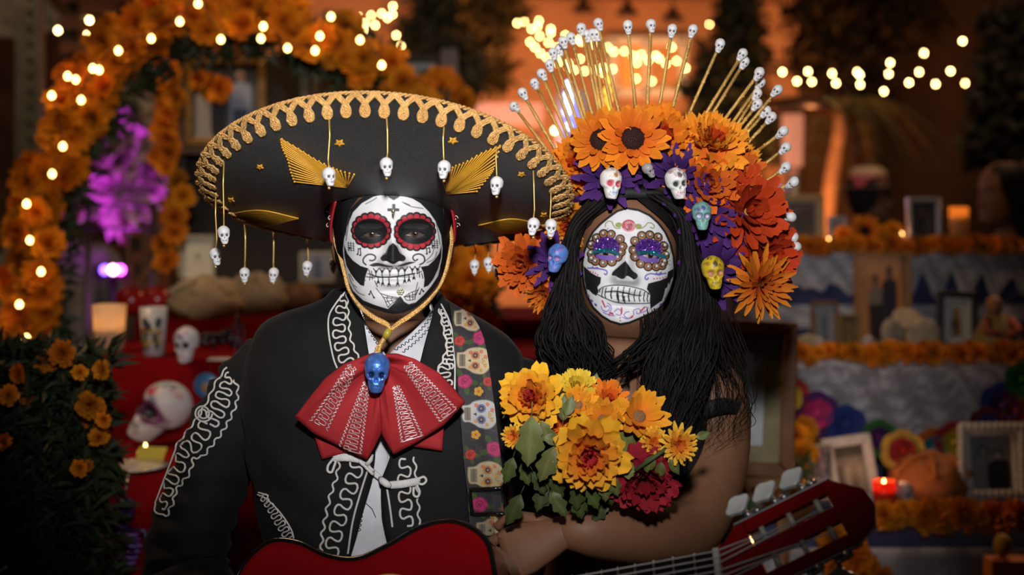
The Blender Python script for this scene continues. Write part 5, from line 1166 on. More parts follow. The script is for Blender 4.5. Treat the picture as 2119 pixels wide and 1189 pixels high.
def sideskull(x, y, s, tint, ey):
    S_ = lambda q: [(x + u * s, y + w_ * s) for u, w_ in q]
    pp.poly(S_([(-98, -48), (-60, -52), (-30, -72), (20, -80), (70, -72), (92, -40), (96, 10), (85, 50), (50, 78), (0, 74), (-30, 56), (-60, 42), (-90, 40), (-100, 0)]), tuple(q * .5 for q in tint), True, 4)
    pp.poly(S_([(-98, -48), (-60, -52), (-30, -72), (20, -80), (70, -72), (92, -40), (96, 10), (85, 50), (50, 78), (0, 74), (-30, 56), (-60, 42), (-90, 40), (-100, 0)]), tint, True)
    for w_ in (-34, 30):
        pp.ell(x + 8 * s, y + w_ * s, 26 * s, 25 * s, ey); pp.ell(x + 8 * s, y + w_ * s, 15 * s, 15 * s, (.04, .03, .04)); pp.ell(x + 8 * s, y + w_ * s, 7 * s, 7 * s, (.3, .2, .15))
    pp.poly(S_([(-38, -2), (-18, -12), (-18, 8)]), (.05, .03, .03))
    pp.poly(S_([(-86, -40), (-52, -40), (-52, 34), (-86, 32)]), (.22, .19, .14)); pp.line(S_([(-69, -42), (-69, 34)]), 3, (.05, .04, .03))
    for k in range(9): pp.line(S_([(-86, -36 + k * 8.6), (-52, -36 + k * 8.6)]), 2.5, (.06, .05, .04))
    for k, (u, w_) in enumerate(((60, 0), (72, -28), (70, 28), (45, -58), (42, 58), (-20, -52), (-22, 40))):
        for q in range(5): pp.ell(x + (u + 7 * math.cos(q * 1.257)) * s, y + (w_ + 7 * math.sin(q * 1.257)) * s, 5 * s, 5 * s, (.5, .12, .06) if k % 2 else (.5, .24, .05))
    for w_ in (-1, 1): pp.line(S_([(80, w_ * 14), (60, w_ * 20), (50, w_ * 10)]), 3, (.10, .16, .1))
sideskull(1020, 240, .92, (.50, .40, .26), (.45, .16, .06)); sideskull(1052, 535, .96, (.42, .42, .40), (.12, .14, .3)); sideskull(1085, 872, .98, (.40, .33, .20), (.38, .17, .06)); sideskull(990, 14, .8, (.45, .38, .27), (.4, .15, .06)); sideskull(1122, 1180, .95, (.34, .28, .17), (.3, .14, .06))
pp.poly([(960, 940), (1240, 940), (1240, 966), (960, 966)], (.012, .012, .013)); pp.poly([(960, 1075), (1240, 1075), (1240, 1092), (960, 1092)], (.012, .012, .013)); pp.poly([(980, 1250), (1260, 1250), (1260, 1600), (980, 1600)], (.15, .15, .15)); pp.poly([(980, 1205), (1260, 1205), (1260, 1256), (980, 1256)], (.012, .012, .013))
sq = np.array([(j * NI + i, j * NI + i + 1, (j + 1) * NI + i + 1, (j + 1) * NI + i) for j in range(NJ - 1) for i in range(NI - 1)])
strap = obj('strap', mesh_np('strap', sv, sq, pp.c), mat('strap_print', (1, 1, 1), .7, attr=True, bump=.2, bscale=1500), guitar); solid(strap, .0025, 0)
bk_ = MB(); STB = BVHTree.FromPolygons([Vector(a) for a in sv], [tuple(a) for a in sq])
q = drape([STB], even([(957, 1012), (1041, 1007)], 4), .003); q2 = drape([STB], even([(1045, 1060), (966, 1064)], 4), .003); bk_.tube(q + q2, .0028, 6, True); obj('buckle', bk_, BLACK_LAC, strap)
# ================================================================ setting: ground, walls, building
def struct(name, mb, mtl, smooth=False): return tag(obj(name, mb, mtl, smooth=smooth), kind='structure')
b = MB(); b.box((0, 5, -.05), (16, 16, .1)); struct('floor', b, mat('asphalt', (.03, .027, .025), .8, var=.3, scale=6))
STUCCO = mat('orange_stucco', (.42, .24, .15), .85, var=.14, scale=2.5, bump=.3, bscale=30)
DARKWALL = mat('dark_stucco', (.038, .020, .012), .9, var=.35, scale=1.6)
b = MB(); b.box((.10, 9.6, 2.6), (3.6, .3, 5.2)); struct('wall_back', b, STUCCO)
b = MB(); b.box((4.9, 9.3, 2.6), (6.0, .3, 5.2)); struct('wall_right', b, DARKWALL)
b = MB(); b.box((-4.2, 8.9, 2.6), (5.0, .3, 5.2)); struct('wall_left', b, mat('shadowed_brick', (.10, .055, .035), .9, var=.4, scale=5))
# brick pier at the left, laid course by course
pier = MB(); pier.box(P(215, 300, 6.4) + Vector((0, .1, -.2)), (.34, .2, 3.4)); pier_o = struct('column', pier, mat('mortar', (.09, .07, .055), .9))
bm_ = MB(); bm_.box((0, 0, 0), (.158, .22, .05)); bme = bm_.mesh('brick', False); bme.materials.append(mat('brick_red', (.17, .07, .04), .85, var=.3, jitter=.25))
for r in range(26):
    for k in range(2 if r % 2 else 3):
        x = (-.085 + .17 * k) if r % 2 else (-.17 + .17 * k)
        if abs(x) > .15: continue
        obj('brick', bme, None, pier_o, Matrix.Translation(P(215, 40, 6.4) + Vector((x, 0, .15 - r * .058))))
# eave beams and dark pendant lamps
b = MB(); b.box(P(1290, -30, 9.15), (2.6, .5, .12)); struct('beam', b, mat('eave_wood', (.26, .13, .07), .8, var=.2, scale=4))
for i, (px, py) in enumerate(((1207, 12), (1298, 18), (1392, 30))):
    t = thing('pendant_lamp', ('unlit dark pendant lamp, first of three hanging at the top of the orange wall', 'unlit dark pendant lamp, middle of three hanging on the orange wall', 'unlit dark pendant lamp, third of three, over the lit window')[i], 'lamp', P(px, py, 9.1))
    b = MB(); b.lathe([(.0, .05), (.02, .05), (.03, .02), (.075, -.03), (.078, -.04), (.0, -.035)], 16, Matrix.Translation(P(px, py, 9.1))); obj('lamp_shade', b, mat('black_enamel', (.012, .011, .012), .4), t)
    b = MB(); b.tube([P(px, py, 9.1) + Vector((0, 0, .05)), P(px, -26, 9.1)], .006, 6); obj('cord', b, mat('black_enamel'), t)
# lit shop window
def panel(name, px0, py0, px1, py1, d, th, mtl, parent=None, col=(1, 1, 1)):
    a, c = P(px0, py1, d), P(px1, py0, d); b = MB(); b.box((a + c) / 2, (c.x - a.x, th, c.z - a.z), col=col); return obj(name, b, mtl, parent, smooth=False)
win = panel('window_1', 1262, 84, 1420, 196, 9.44, .02, mat('lit_glass', (.3, .12, .04), .2, emit=(1, .30, .06), estr=.4)); tag(win, kind='structure')
for n_, q in (('window_frame', (1255, 78, 1425, 92)), ('window_frame', (1255, 184, 1425, 200)), ('window_frame', (1262, 84, 1276, 196)), ('window_frame', (1330, 84, 1342, 196)), ('window_frame', (1404, 84, 1420, 196))):
    panel(n_, *q, 9.40, .06, mat('pale_frame', (.80, .86, .92), .6), win)
panel('window_panel', 1285, 100, 1326, 184, 9.42, .02, mat('amber_panel', (.6, .22, .04), .5, emit=(1, .36, .06), estr=.5), win)
# pale awning, lit pink by lamps added close in front
t = thing('market_stall', 'pale pink lit awning of a stall between the two hats', 'stall', P(1050, 300, 7.4))
panel('awning', 985, 218, 1122, 262, 7.4, .35, mat('awning_cloth', (.75, .50, .42), .8), t); panel('post', 992, 262, 1000, 760, 7.4, .03, DARK_WOOD, t); panel('post', 1108, 262, 1116, 760, 7.4, .03, DARK_WOOD, t)
lamp('stall_lamp', 'SPOT', P(1050, 330, 6.3), P(1050, 236, 7.4), 22, (1, .40, .28), .1, 30, .8)
# perforated steel sign post and tent at the upper left
t = thing('sign_post', 'tall grey perforated steel post at the left edge', 'post', P(62, 560, 5.0) * Vector((1, 1, 0)) if False else Vector((P(62, 560, 5.0).x, 5.0, 0)))
b = MB(); b.box((P(62, 0, 5).x, 5.0, 1.75), (.085, .06, 3.5)); obj('post', b, mat('galvanised', (.08, .085, .08), .5, .5, var=.25, scale=12), t, smooth=False)
hme = MB(); hme.lathe([(0, -.001), (.011, -.001), (.011, 0), (0, .0005)], 12, Euler((PI / 2, 0, 0)).to_matrix().to_4x4()); hm = hme.mesh('hole'); hm.materials.append(mat('black_enamel'))
for k in range(36): obj('hole', hm, None, t, Matrix.Translation((P(62, 0, 5).x + .012, 4.968, 2.5 - k * .055)))
t = thing('tent', 'grey white tent canopy at the top left corner', 'tent', (P(60, 0, 7.2).x, 7.2, 0))
b = MB(); A = P(-60, 62, 7.2); B = P(138, 50, 7.2); C_ = P(20, -90, 7.6)
b.grid(lambda u, v: lerp(lerp(A, B, u), C_, v) + Vector((0, 0, -.05 * math.sin(PI * u) * (1 - v))), 12, 6); solid(obj('canopy', b, mat('tent_cloth', (.42, .40, .40), .8), t), .01)
b = MB(); b.tube([P(136, 52, 7.2), Vector((P(136, 52, 7.2).x, 7.2, 0))], .02, 8); obj('pole', b, STEEL, t)
b = MB()
for x in (20, 75, 110): b.sphere(P(x, 42, 7.15), .02, 8, 6, (2.2, 1, .5))
for k, x in enumerate((20, 75, 110)): pass
obj('canopy_hem', b, STEEL, t)

# ---------------------------------------------------------------- trees, heater, bystanders
LEAFY = mat('tree_leaf', (1, 1, 1), .6, attr=True, var=.3, scale=5)
def foliage(pts_fn, n, size, c0, c1, seed, narrow=.45):
    rnd = random.Random(seed); b = MB()
    for k in range(n):
        p = pts_fn(rnd); d = Vector((rnd.gauss(0, 1), rnd.gauss(0, 1), rnd.gauss(0, 1))).normalized(); s = size * rnd.uniform(.6, 1.3)
        x = d.orthogonal().normalized() * s * narrow * .5; t = rnd.random(); c = tuple(lerp(c0[i], c1[i], t) for i in range(3))
        bend = d.cross(x).normalized() * s * .12
        b.add([p, p + d * s * .5 + x + bend, p + d * s, p + d * s * .5 - x + bend], [(0, 1, 2), (0, 2, 3)], c)
    return b
def tree(name, label, px, d, crown_pts, n, size, c0, c1, seed, trunk_r=.05, group=None, cat='tree'):
    base = Vector((P(px, 0, d).x, d, 0)); t = thing(name, label, cat, base, group)
    top = max(P(x, y, d).z for x, y, r in crown_pts); b = MB()
    b.tube([base, base + Vector((.03, 0, top * .5)), Vector((base.x, d, top - .1))], [trunk_r, trunk_r * .7, trunk_r * .3], 10)
    for x, y, r in crown_pts: b.tube([Vector((base.x, d, max(.3, P(x, y, d).z - .35))), P(x, y, d)], [trunk_r * .35, trunk_r * .15], 6)
    obj('trunk', b, DARK_WOOD, t)
    def pf(rnd):
        x, y, r = rnd.choice(crown_pts); c = P(x, y, d); R = r / F * d
        v = Vector((rnd.gauss(0, 1), rnd.gauss(0, 1), rnd.gauss(0, 1))).normalized() * R * rnd.random() ** .4; return c + v
    tag(obj('foliage', foliage(pf, n, size, c0, c1, seed), LEAFY, t, smooth=False), kind='stuff')
DG0, DG1 = (.006, .010, .004), (.016, .026, .008)
tree('tree', 'slim dark tree behind the top of the sombrero', 895, 7.6, [(895, 20, 50), (880, 80, 55), (920, 120, 60), (900, 190, 60), (960, 150, 45), (850, 120, 40)], 2600, .075, DG0, DG1, 1)
tree('tree', 'dark conifer right of the gold sticks, before the orange wall', 1530, 7.8, [(1535, -20, 40), (1530, 50, 55), (1520, 110, 70), (1510, 170, 85), (1520, 230, 90), (1490, 290, 90), (1560, 290, 70), (1470, 200, 50)], 3600, .08, DG0, DG1, 2)
tree('tree', 'dark bushy tree at the right edge, behind the profile person', 2090, 6.8, [(2090, 130, 60), (2070, 220, 70), (2110, 200, 90), (2050, 300, 60), (2120, 310, 90), (2080, 60, 50)], 3200, .075, (.008, .009, .004), (.02, .018, .008), 3)
tree('tree', 'brown leaved tree above the right string of bulbs', 1760, 8.4, [(1700, 20, 80), (1780, 10, 90), (1690, 120, 60), (1800, 90, 80), (1880, 30, 80), (1760, 180, 60)], 2600, .10, (.022, .014, .006), (.045, .026, .010), 4, .07)
tree('tree', 'olive leaved weeping tree over the orange wall, left of the sticks', 985, 8.6, [(960, 20, 60), (1000, 60, 60), (1030, 20, 50), (985, 120, 45), (1020, 150, 40)], 1200, .12, (.06, .045, .012), (.10, .07, .02), 5, .04)
t = thing('palm', 'palm trunk lit orange beside the patio heater', 'palm', (P(1712, 0, 7.6).x, 7.6, 0))
b = MB(); b.tube([P(1700, 840, 7.6), P(1708, 480, 7.6), P(1722, 360, 7.6), P(1738, 270, 7.6), P(1735, 210, 7.6)], [.05, .045, .04, .035, .03], 10); obj('trunk', b, mat('palm_bark', (.30, .16, .09), .85, var=.3, scale=14), t)
for k in range(14):
    a = k * 2.4; c = P(1736, 215, 7.6); L_ = .42 + .1 * (k % 3); b = MB()
    sp = [c + Vector((math.cos(a), math.sin(a), 0)) * L_ * s + Vector((0, 0, .25 * s - .55 * s * s)) for s in np.linspace(0, 1, 8)]
    b.tube(sp, [.008 * (1 - s) + .002 for s in np.linspace(0, 1, 8)], 5, col=(.05, .045, .015))
    for i in range(1, 8):
        for sd_ in (-1, 1):
            o = Vector((-math.sin(a), math.cos(a), -.5)) * .12 * sd_ * (1 if sd_ > 0 else 1) ; o.z = -.08
            b.add([sp[i], sp[i] + Vector((0, 0, .012)), sp[i] + o], [(0, 1, 2)], (.035, .035, .012))
    obj('frond', b, LEAFY, t, smooth=False)
t = thing('patio_heater', 'patio heater with a glowing round hood, left of the palm trunk', 'heater', (P(1640, 0, 6.6).x, 6.6, 0))
b = MB(); b.lathe([(0, .07), (.12, .055), (.19, 0), (.19, -.012), (.10, .02), (0, .03)], 32, Matrix.Translation(P(1655, 228, 6.6))); obj('hood', b, mat('copper_hood', (.45, .22, .12), .3, .85), t)
b = MB(); b.lathe([(.045, -.22), (.05, -.05), (.05, .02), (0, .02)], 20, Matrix.Translation(P(1640, 246, 6.6))); obj('burner', b, mat('heater_glow', (.5, .2, .1), .5, emit=(1, .34, .18), estr=.55), t)
b = MB(); b.tube([P(1640, 330, 6.6), Vector((P(1640, 0, 6.6).x, 6.6, .1))], .03, 12); obj('pole', b, STEEL, t)
b = MB(); b.lathe([(0, .5), (.18, .48), (.2, .1), (.22, 0), (0, 0)], 24, Matrix.Translation((P(1640, 0, 6.6).x, 6.6, 0))); obj('base', b, STEEL, t)
def bystander(label, px, py, d, yaw, cloth, skin=(.12, .06, .035), hairc=HAIR, extra=None, lean=0):
    base = P(px, py, d); t = thing('person', label, 'person', (base.x, d, 0)); zt = base.z
    v, q, c, T, O = make_head_body(px, py, d - .08, HEAD, [(r[0] * 1.0,) + tuple(r[1:]) for r in rest[:-1]] + [(-.80, .12, -.09, .09, 2.2)], (0, 0, yaw), 1.0, skin=skin, step=.006)
    mb = MB(); z0 = zt - .86; cx, cy = O.x, O.y
    for sx in (-1, 1):
        sleeve(mb, [(cx + sx * .14, cy, zt - .26), (cx + sx * .2, cy, zt - .34), (cx + sx * .23, cy + .03, zt - .56), (cx + sx * .20, cy - .05, zt - .78)], [.03, .045, .04, .026], 14, 8, 0, col=skin)
        hand(mb, (cx + sx * .20, cy - .05, zt - .78), (0, -.2, -1), (sx, 0, 0), 1, .3, .95, skin)
        sleeve(mb, [(cx + sx * .08, cy, z0 + .05), (cx + sx * .09, cy, z0 * .55), (cx + sx * .09, cy + .02, .06)], [.07, .05, .04], 10, 8, 0, col=skin)
    v, q, c = add_mb(v, q, c, mb); obj('body', mesh_np('body', v, q, c), PAINTED, t)
    s = MB(); KS = [(zt - .165, .066, -.056, .084, 2.1), (zt - .19, .085, -.066, .095, 2.1), (zt - .215, .125, -.085, .11, 2.1), (zt - .245, .172, -.10, .12, 2.2), (zt - .30, .19, -.115, .125, 2.4), (zt - .45, .172, -.13, .12, 2.4), (zt - .62, .165, -.125, .115, 2.4), (zt - .80, .18, -.12, .12, 2.4)]
    cloth_loft(s, cx, cy, KS, 40, 40, fn=lambda v, t_, k: v + Vector((math.sin(t_), -math.cos(t_), 0)) * .004 * math.sin(5 * t_ + v.z * 20))
    for sx in (-1, 1): sleeve(s, [(cx + sx * .10, cy, zt - .25), (cx + sx * .17, cy, zt - .275), (cx + sx * .212, cy, zt - .36), (cx + sx * .235, cy + .03, zt - .56), (cx + sx * .21, cy - .03, zt - .72)], [.03, .058, .062, .055, .045], 26, 14, .004, 3)
    obj('shirt', s, cloth, t)
    s = MB()
    for sx in (-1, 1): sleeve(s, [(cx + sx * .075, cy, zt - .72), (cx + sx * .09, cy, z0 + .02), (cx + sx * .095, cy, z0 * .55), (cx + sx * .095, cy + .01, .05)], [.085, .088, .07, .06], 18, 12, .004, 2)
    obj('trousers', s, mat('dark_denim', (.015, .016, .022), .8), t)
    for sx in (-1, 1): s = MB(); shoe(s, cx + sx * .095, cy); obj('shoe', s, mat('black_leather'), t)
    if hairc: obj('hair', head_shell(hk if not extra or extra != 'long' else [(.118, .012, -.012, .02, 2), (.10, .064, -.062, .085, 2.1), (.07, .083, -.086, .108, 2.3), (.03, .088, -.085, .118, 2.3), (-.03, .090, -.06, .12, 2.3), (-.10, .090, -.03, .115, 2.3), (-.17, .10, -.01, .11, 2.3), (-.24, .10, .02, .105, 2.2)], 20, lambda z: (.3 if z > .085 else .85) if True else 0, 0, 40, T), hairc, t)
    return t, T
STRIPE = mat('grey_striped_cloth', (.16, .16, .165), .8, var=.3, scale=30)
bystander('bystander in a grey striped shirt behind the marigold arch', 165, 395, 6.0, 2.6, STRIPE)
tH, TH = bystander('bystander in a pale straw hat with a red band, behind the right altar', 1838, 408, 6.2, .9, mat('tan_jacket', (.22, .17, .11), .8))
b = MB()
hp_ = [(.0, .135), (.05, .132), (.075, .115), (.082, .08), (.085, .048), (.125, .040), (.13, .046)]
b.lathe(hp_, 30, Matrix.Translation(TH((0, .01, 0))) @ Euler((0, 0, 0)).to_matrix().to_4x4(), [(.5, .38, .24)] * 3 + [(.35, .04, .06)] * 2 + [(.5, .38, .24)] * 2); ht = tag(obj('straw_hat', b, ATTR), 'pale straw hat with a red band on a bystander behind the right altar', 'hat')
bystander('bystander with long dark hair seen in profile beside the glass candle', 2035, 402, 5.2, -1.35, mat('grey_jacket', (.11, .11, .10), .8), (.16, .075, .045), extra='long')
bystander('bystander in dark clothes cut by the right edge of the picture', 2135, 372, 5.7, -.8, mat('dark_denim'), (.13, .06, .04))
# ================================================================ marigolds
MARI_L = [(14, .0, .06, .92, .40, (.56, .12, .004), (.74, .24, .008), .15, .2, .75, .04), (13, .4, .06, .82, .38, (.56, .12, .004), (.74, .25, .008), .2, .2, .75, .04), (11, .8, .05, .7, .34, (.52, .10, .004), (.72, .23, .008), .15, .2, .75, .04), (9, 1.2, .03, .58, .3, (.48, .09, .004), (.70, .21, .008), .1, .2, .75, .04)]
def lowfl(layers, sd):
    rnd = random.Random(sd); mb = MB()
    for li, (n, tilt, r0, ln, wd, c0, c1, curl, cup, tp, ru) in enumerate(layers):
        for k in range(n): petal(mb, 2 * PI * (k + .5 * (li % 2)) / n + rnd.uniform(-.15, .15), tilt + rnd.uniform(-.15, .15), r0, ln * rnd.uniform(.85, 1.1), wd, c0, c1, curl, cup, tp, ru, rnd, .02 * li, 2, 3)
    mb.lathe([(0, -.3), (.10, -.28), (.2, -.05), (0, .05)], 7, col=(.04, .07, .02)); me = mb.mesh('marigold'); me.materials.append(PETAL_FAR); return me
MARI = [lowfl(MARI_L, k) for k in range(3)]
def marigold(parent, p, r, n=(0, -1, .2), k=None, name='marigold'):
    rnd = random.Random(int(p[0] * 9999) + int(p[2] * 777)); nn_ = Vector(n) + Vector((rnd.uniform(-.5, .5), 0, rnd.uniform(-.4, .5)))
    return obj(name, MARI[rnd.randrange(3) if k is None else k], None, parent, pose(p, nn_, r, rnd.uniform(0, 6)))
rnd = random.Random(21)
arch = thing('marigold_arch', 'arch of orange marigolds twined with greenery and fairy lights, left of the sombrero', 'arch', (P(60, 0, 3.7).x, 3.7, 0))
AP = [(40, 830), (60, 760), (75, 700), (62, 640), (60, 580), (75, 500), (85, 430), (100, 360), (125, 300), (160, 220), (190, 165), (235, 110), (290, 70), (340, 40), (410, 30), (480, 25), (550, 30), (610, 50), (660, 80), (715, 95), (770, 125), (810, 160), (845, 210), (880, 260), (910, 330), (940, 420), (955, 500), (965, 580), (975, 650), (980, 700)]
ac = even(catmull(AP, 300), 27)
b = MB(); b.tube([P(x, y, 3.74) for x, y in catmull(AP, 90)] , .014, 8); obj('hoop', b, mat('stem_green'), arch)
b = MB(); b.tube([P(40, 830, 3.74), Vector((P(40, 0, 3.74).x, 3.74, 0))], .016, 8); b.tube([P(980, 700, 3.74), Vector((P(980, 0, 3.74).x, 3.74, 1.256))], .016, 8); obj('leg', b, mat('stem_green'), arch)
for i, (x, y) in enumerate(ac):
    t = i / len(ac)
    for k in range(3 if t < .62 else 2):
        o = Vector((rnd.uniform(-42, 42), 0, rnd.uniform(-34, 34)))
        marigold(arch, P(x + o.x, y + o.z, 3.62 + rnd.uniform(-.05, .07)), rnd.uniform(.040, .058))
def band(rnd):
    x, y = ac[rnd.randrange(len(ac))]; return P(x + rnd.uniform(-10, 70) * (1 if x < 300 else .8), y + rnd.uniform(-20, 90), 3.75 + rnd.uniform(-.06, .08))
tag(obj('foliage', foliage(band, 2600, .06, (.014, .028, .006), (.035, .06, .012), 5, .3), LEAFY, arch, smooth=False), kind='stuff')
def hang(label, pts, n, r, d, seed, name='marigold_strand', jit=14, sag=True):
    rnd = random.Random(seed); t = thing(name, label, 'garland', P(*pts[0], d)); c = catmull(pts, max(n, 3))
    b = MB(); b.tube([P(x, y, d + .01) for x, y in catmull(pts, 30)], .004, 5); obj('string', b, mat('stem_green'), t)
    for x, y in c: marigold(t, P(x + rnd.uniform(-jit, jit), y + rnd.uniform(-6, 6), d - .02 + rnd.uniform(-.02, .02)), r * rnd.uniform(.85, 1.15))
    return t
hang('marigold strand hanging left of the gilt picture frame', [(350, 130), (358, 190), (355, 260), (350, 330), (365, 400), (350, 460), (355, 540)], 16, .040, 4.0, 1)
hang('short marigold strand inside the arch beside the magenta light', [(332, 190), (338, 260), (342, 330)], 6, .038, 4.1, 2)
hang('marigold strand hanging right of the jacketed person\'s face', [(925, 500), (940, 560), (965, 620), (960, 690)], 11, .050, 3.64, 3)
hang('marigold strand hanging in front of the gilt picture frame', [(420, 170), (445, 182), (462, 190)], 4, .040, 4.33, 4, jit=10)
hang('marigolds spilling over the second frame, above the sombrero', [(905, 160), (925, 190), (965, 210)], 7, .050, 4.32, 6)
# ---------------------------------------------------------------- string lights
BULB = mat('warm_bulb', (1, .8, .5), .3, emit=(1, .62, .22), estr=42)
FAIRY = mat('fairy_bulb', (1, .8, .5), .3, emit=(1, .60, .16), estr=14)
def bulb_mesh(m, name='bulb'):
    b = MB(); b.lathe([(0, -1.1), (.6, -.85), (1, -.1), (.8, .6), (.4, 1.0), (.35, 1.2)], 12); me = b.mesh(name); me.materials.append(m); return me
BME, FME = bulb_mesh(BULB), bulb_mesh(FAIRY)
SOCK = MB(); SOCK.lathe([(.36, 1.1), (.42, 1.15), (.42, 2.0), (.15, 2.2), (0, 2.2)], 8); SOCKM = SOCK.mesh('socket'); SOCKM.materials.append(mat('black_enamel'))
def wall_hook(p, dx):
    x = p.x + dx; return Vector((x, 8.752 if x < -1.7 else 9.452 if x < 1.9 else 9.152, p.z + .35))
def lights(label, pts, d, r, me, hooks=True, sockets=True, name='string_lights', dv=.05):
    rnd = random.Random(int(pts[0][0])); t = thing(name, label, 'lights', P(*pts[0], d)); ps = [P(x, y, d + rnd.uniform(-dv, dv)) for x, y in pts]
    up = Vector((0, 0, r * 2.1)); w_ = [p + up for p in ps]
    if hooks: w_ = [wall_hook(w_[0], -.35)] + w_ + [wall_hook(w_[-1], .35)]
    b = MB(); cw = catmull([tuple(p) for p in w_], len(w_) * 6); b.tube([Vector(p) for p in cw], r * .22, 4); obj('wire', b, mat('black_enamel'), t)
    for p in ps:
        o = obj('bulb', me, None, t, Matrix.Translation(p) @ Matrix.Scale(r, 4))
        if sockets: obj('socket', SOCKM, None, o, Matrix.Scale(1, 4), local=True)
    return t
lights('fairy lights twined along the marigold arch', [(55, 700), (40, 630), (85, 562), (62, 497), (55, 422), (108, 360), (130, 303), (107, 198), (140, 158), (157, 165), (168, 207), (192, 142), (205, 145), (245, 105), (313, 80), (372, 45), (410, 8), (457, 82), (540, 80), (545, 55), (595, 100), (652, 105), (662, 75), (685, 35), (745, 83), (790, 135)], 3.52, .0075, FME, False, False, dv=.01)
lights('three bulbs on a cord beside the tent canopy', [(120, 63), (185, 42), (181, 73)], 6.0, .008, BME)
lights('cluster of warm bulbs right of the arch top', [(717, 43), (725, 55), (745, 60), (742, 35), (755, 48), (768, 32), (776, 52), (790, 28), (802, 37), (812, 30), (813, 13), (752, 62)], 7.2, .0062, BME)
lights('warm bulbs hanging down over the top of the sombrero', [(820, 73), (830, 95), (832, 108), (830, 118), (840, 130)], 7.2, .0062, BME)
lights('warm bulbs sweeping from upper left behind the gold sticks', [(1070, 48), (1085, 45), (1100, 60), (1112, 55), (1115, 43), (1140, 60), (1140, 68), (1117, 75), (1135, 88), (1152, 98), (1150, 118), (1176, 132), (1188, 145), (1210, 147)], 7.8, .0062, BME)
lights('lower row of warm bulbs left of the sticks', [(1097, 87), (1107, 98), (1118, 110), (1131, 119), (1155, 130), (1177, 140), (1170, 73), (1198, 82), (1203, 86), (1225, 92)], 7.9, .0062, BME)
lights('warm bulbs strung across the lit window', [(1200, 122), (1230, 146), (1247, 140), (1258, 98), (1270, 107), (1292, 106), (1310, 115), (1318, 130), (1327, 113), (1342, 125), (1357, 115), (1364, 121), (1390, 98)], 8.0, .0062, BME)
lights('warm bulbs under the lit window', [(1247, 150), (1268, 143), (1316, 163), (1349, 168), (1378, 132), (1400, 126), (1419, 141)], 8.0, .0062, BME)
lights('single warm bulb above the conifer', [(1468, 50), (1520, -40)], 8.0, .0062, BME)
lights('upper swag of bulbs rising to the top right corner', [(1842, 130), (1912, 110), (1992, 85), (2073, 60)], 7.0, .0070, BME)
lights('middle swag of bulbs over the right altar', [(1619, 149), (1672, 148), (1722, 152), (1774, 149), (1779, 155), (1839, 153), (1902, 149), (1967, 147), (2038, 145)], 7.2, .0070, BME)
lights('lowest swag of bulbs over the right altar', [(1649, 168), (1680, 169), (1730, 172), (1780, 175), (1829, 189), (1881, 171), (1936, 174), (1997, 172)], 7.1, .0070, BME)
lights('warm bulbs low beside the rim of the sombrero', [(1148, 270), (1166, 275), (1172, 290), (1190, 274), (1160, 295)], 6.4, .008, BME)
BLU = bulb_mesh(mat('blue_bulb', (.4, .5, 1), .3, emit=(.35, .42, 1), estr=22)); MUL = bulb_mesh(mat('amber_bulb', (1, .5, .1), .3, emit=(1, .35, .03), estr=12)); VIO = bulb_mesh(mat('violet_bulb', (.6, .4, 1), .3, emit=(.5, .25, 1), estr=18))
lights('vertical run of blue white bulbs left of the sticks', [(1175, 176), (1176, 195), (1176, 212), (1172, 230), (1176, 262)], 6.2, .010, BLU)
lights('vertical run of amber bulbs behind the sticks', [(1259, 165), (1257, 188), (1258, 206), (1256, 226)], 6.2, .009, MUL)
lights('two violet bulbs behind the sunflowers of the crown', [(1254, 244), (1253, 261)], 6.2, .010, VIO)
lights('blue bulbs behind the red crown flowers', [(1580, 398), (1590, 404)], 5.6, .022, BLU)
lights('single violet bulb right of the sombrero top', [(896, 138), (897, 146)], 7, .012, VIO)
t = thing('lit_column', 'slim column wound in blue light behind the gold sticks', 'column', (P(1185, 0, 6.3).x, 6.3, 0))
b = MB(); b.tube([(P(1185, 0, 6.3).x, 6.3, 0), P(1185, 190, 6.3)], .07, 14); obj('shaft', b, mat('white_cloth'), t); lamp('blue_lamp', 'POINT', P(1180, 235, 6.15), None, .5, (.12, .10, 1), .04)
# magenta stage light with the plant it lights
t = thing('stage_light', 'small stage light with magenta and blue lens on a dark stand', 'stage light', (P(235, 0, 5.5).x, 5.5, 0))
b = MB(); b.box(P(235, 560, 5.53), (.13, .08, .05)); obj('housing', b, mat('black_enamel'), t)
for x, m in ((217, mat('lens_blue', (.2, .1, 1), .3, emit=(.22, .10, 1), estr=8)), (234, mat('lens_pink', (1, .5, .9), .3, emit=(1, .45, .85), estr=14)), (249, mat('lens_magenta', (1, .2, .8), .3, emit=(.9, .12, 1), estr=8))):
    b = MB(); b.sphere(P(x, 558, 5.48), .017, 12, 8, (1, .5, 1)); obj('lens', b, m, t)
b = MB(); b.tube([P(235, 575, 5.53), (P(235, 0, 5.5).x, 5.53, 0)], .018, 8); obj('stand', b, mat('black_enamel'), t)
tree('shrub', 'leafy shrub lit magenta by the stage light', 255, 5.6, [(245, 300, 34), (270, 320, 34), (225, 335, 22), (262, 270, 20), (252, 400, 24), (285, 345, 20), (215, 240, 12)], 620, .15, (.25, .22, .2), (.5, .45, .42), 9, .02, cat='shrub')
b = MB(); b.box(P(250, 424, 5.2), (.30, .03, .012)); b2 = thing('railing', 'dark railing behind the arch in front of the magenta shrub', 'railing', (P(250, 0, 5.2).x, 5.2, 0)); obj('rail', b, mat('black_enamel'), b2)
for x in (182, 318): b = MB(); b.tube([P(x, 418, 5.2), (P(x, 0, 5.2).x, 5.2, 0)], .012, 8); obj('post', b, mat('black_enamel'), b2)
b = MB(); b.box(P(250, 472, 5.2), (.30, .03, .012)); obj('rail', b, mat('black_enamel'), b2)
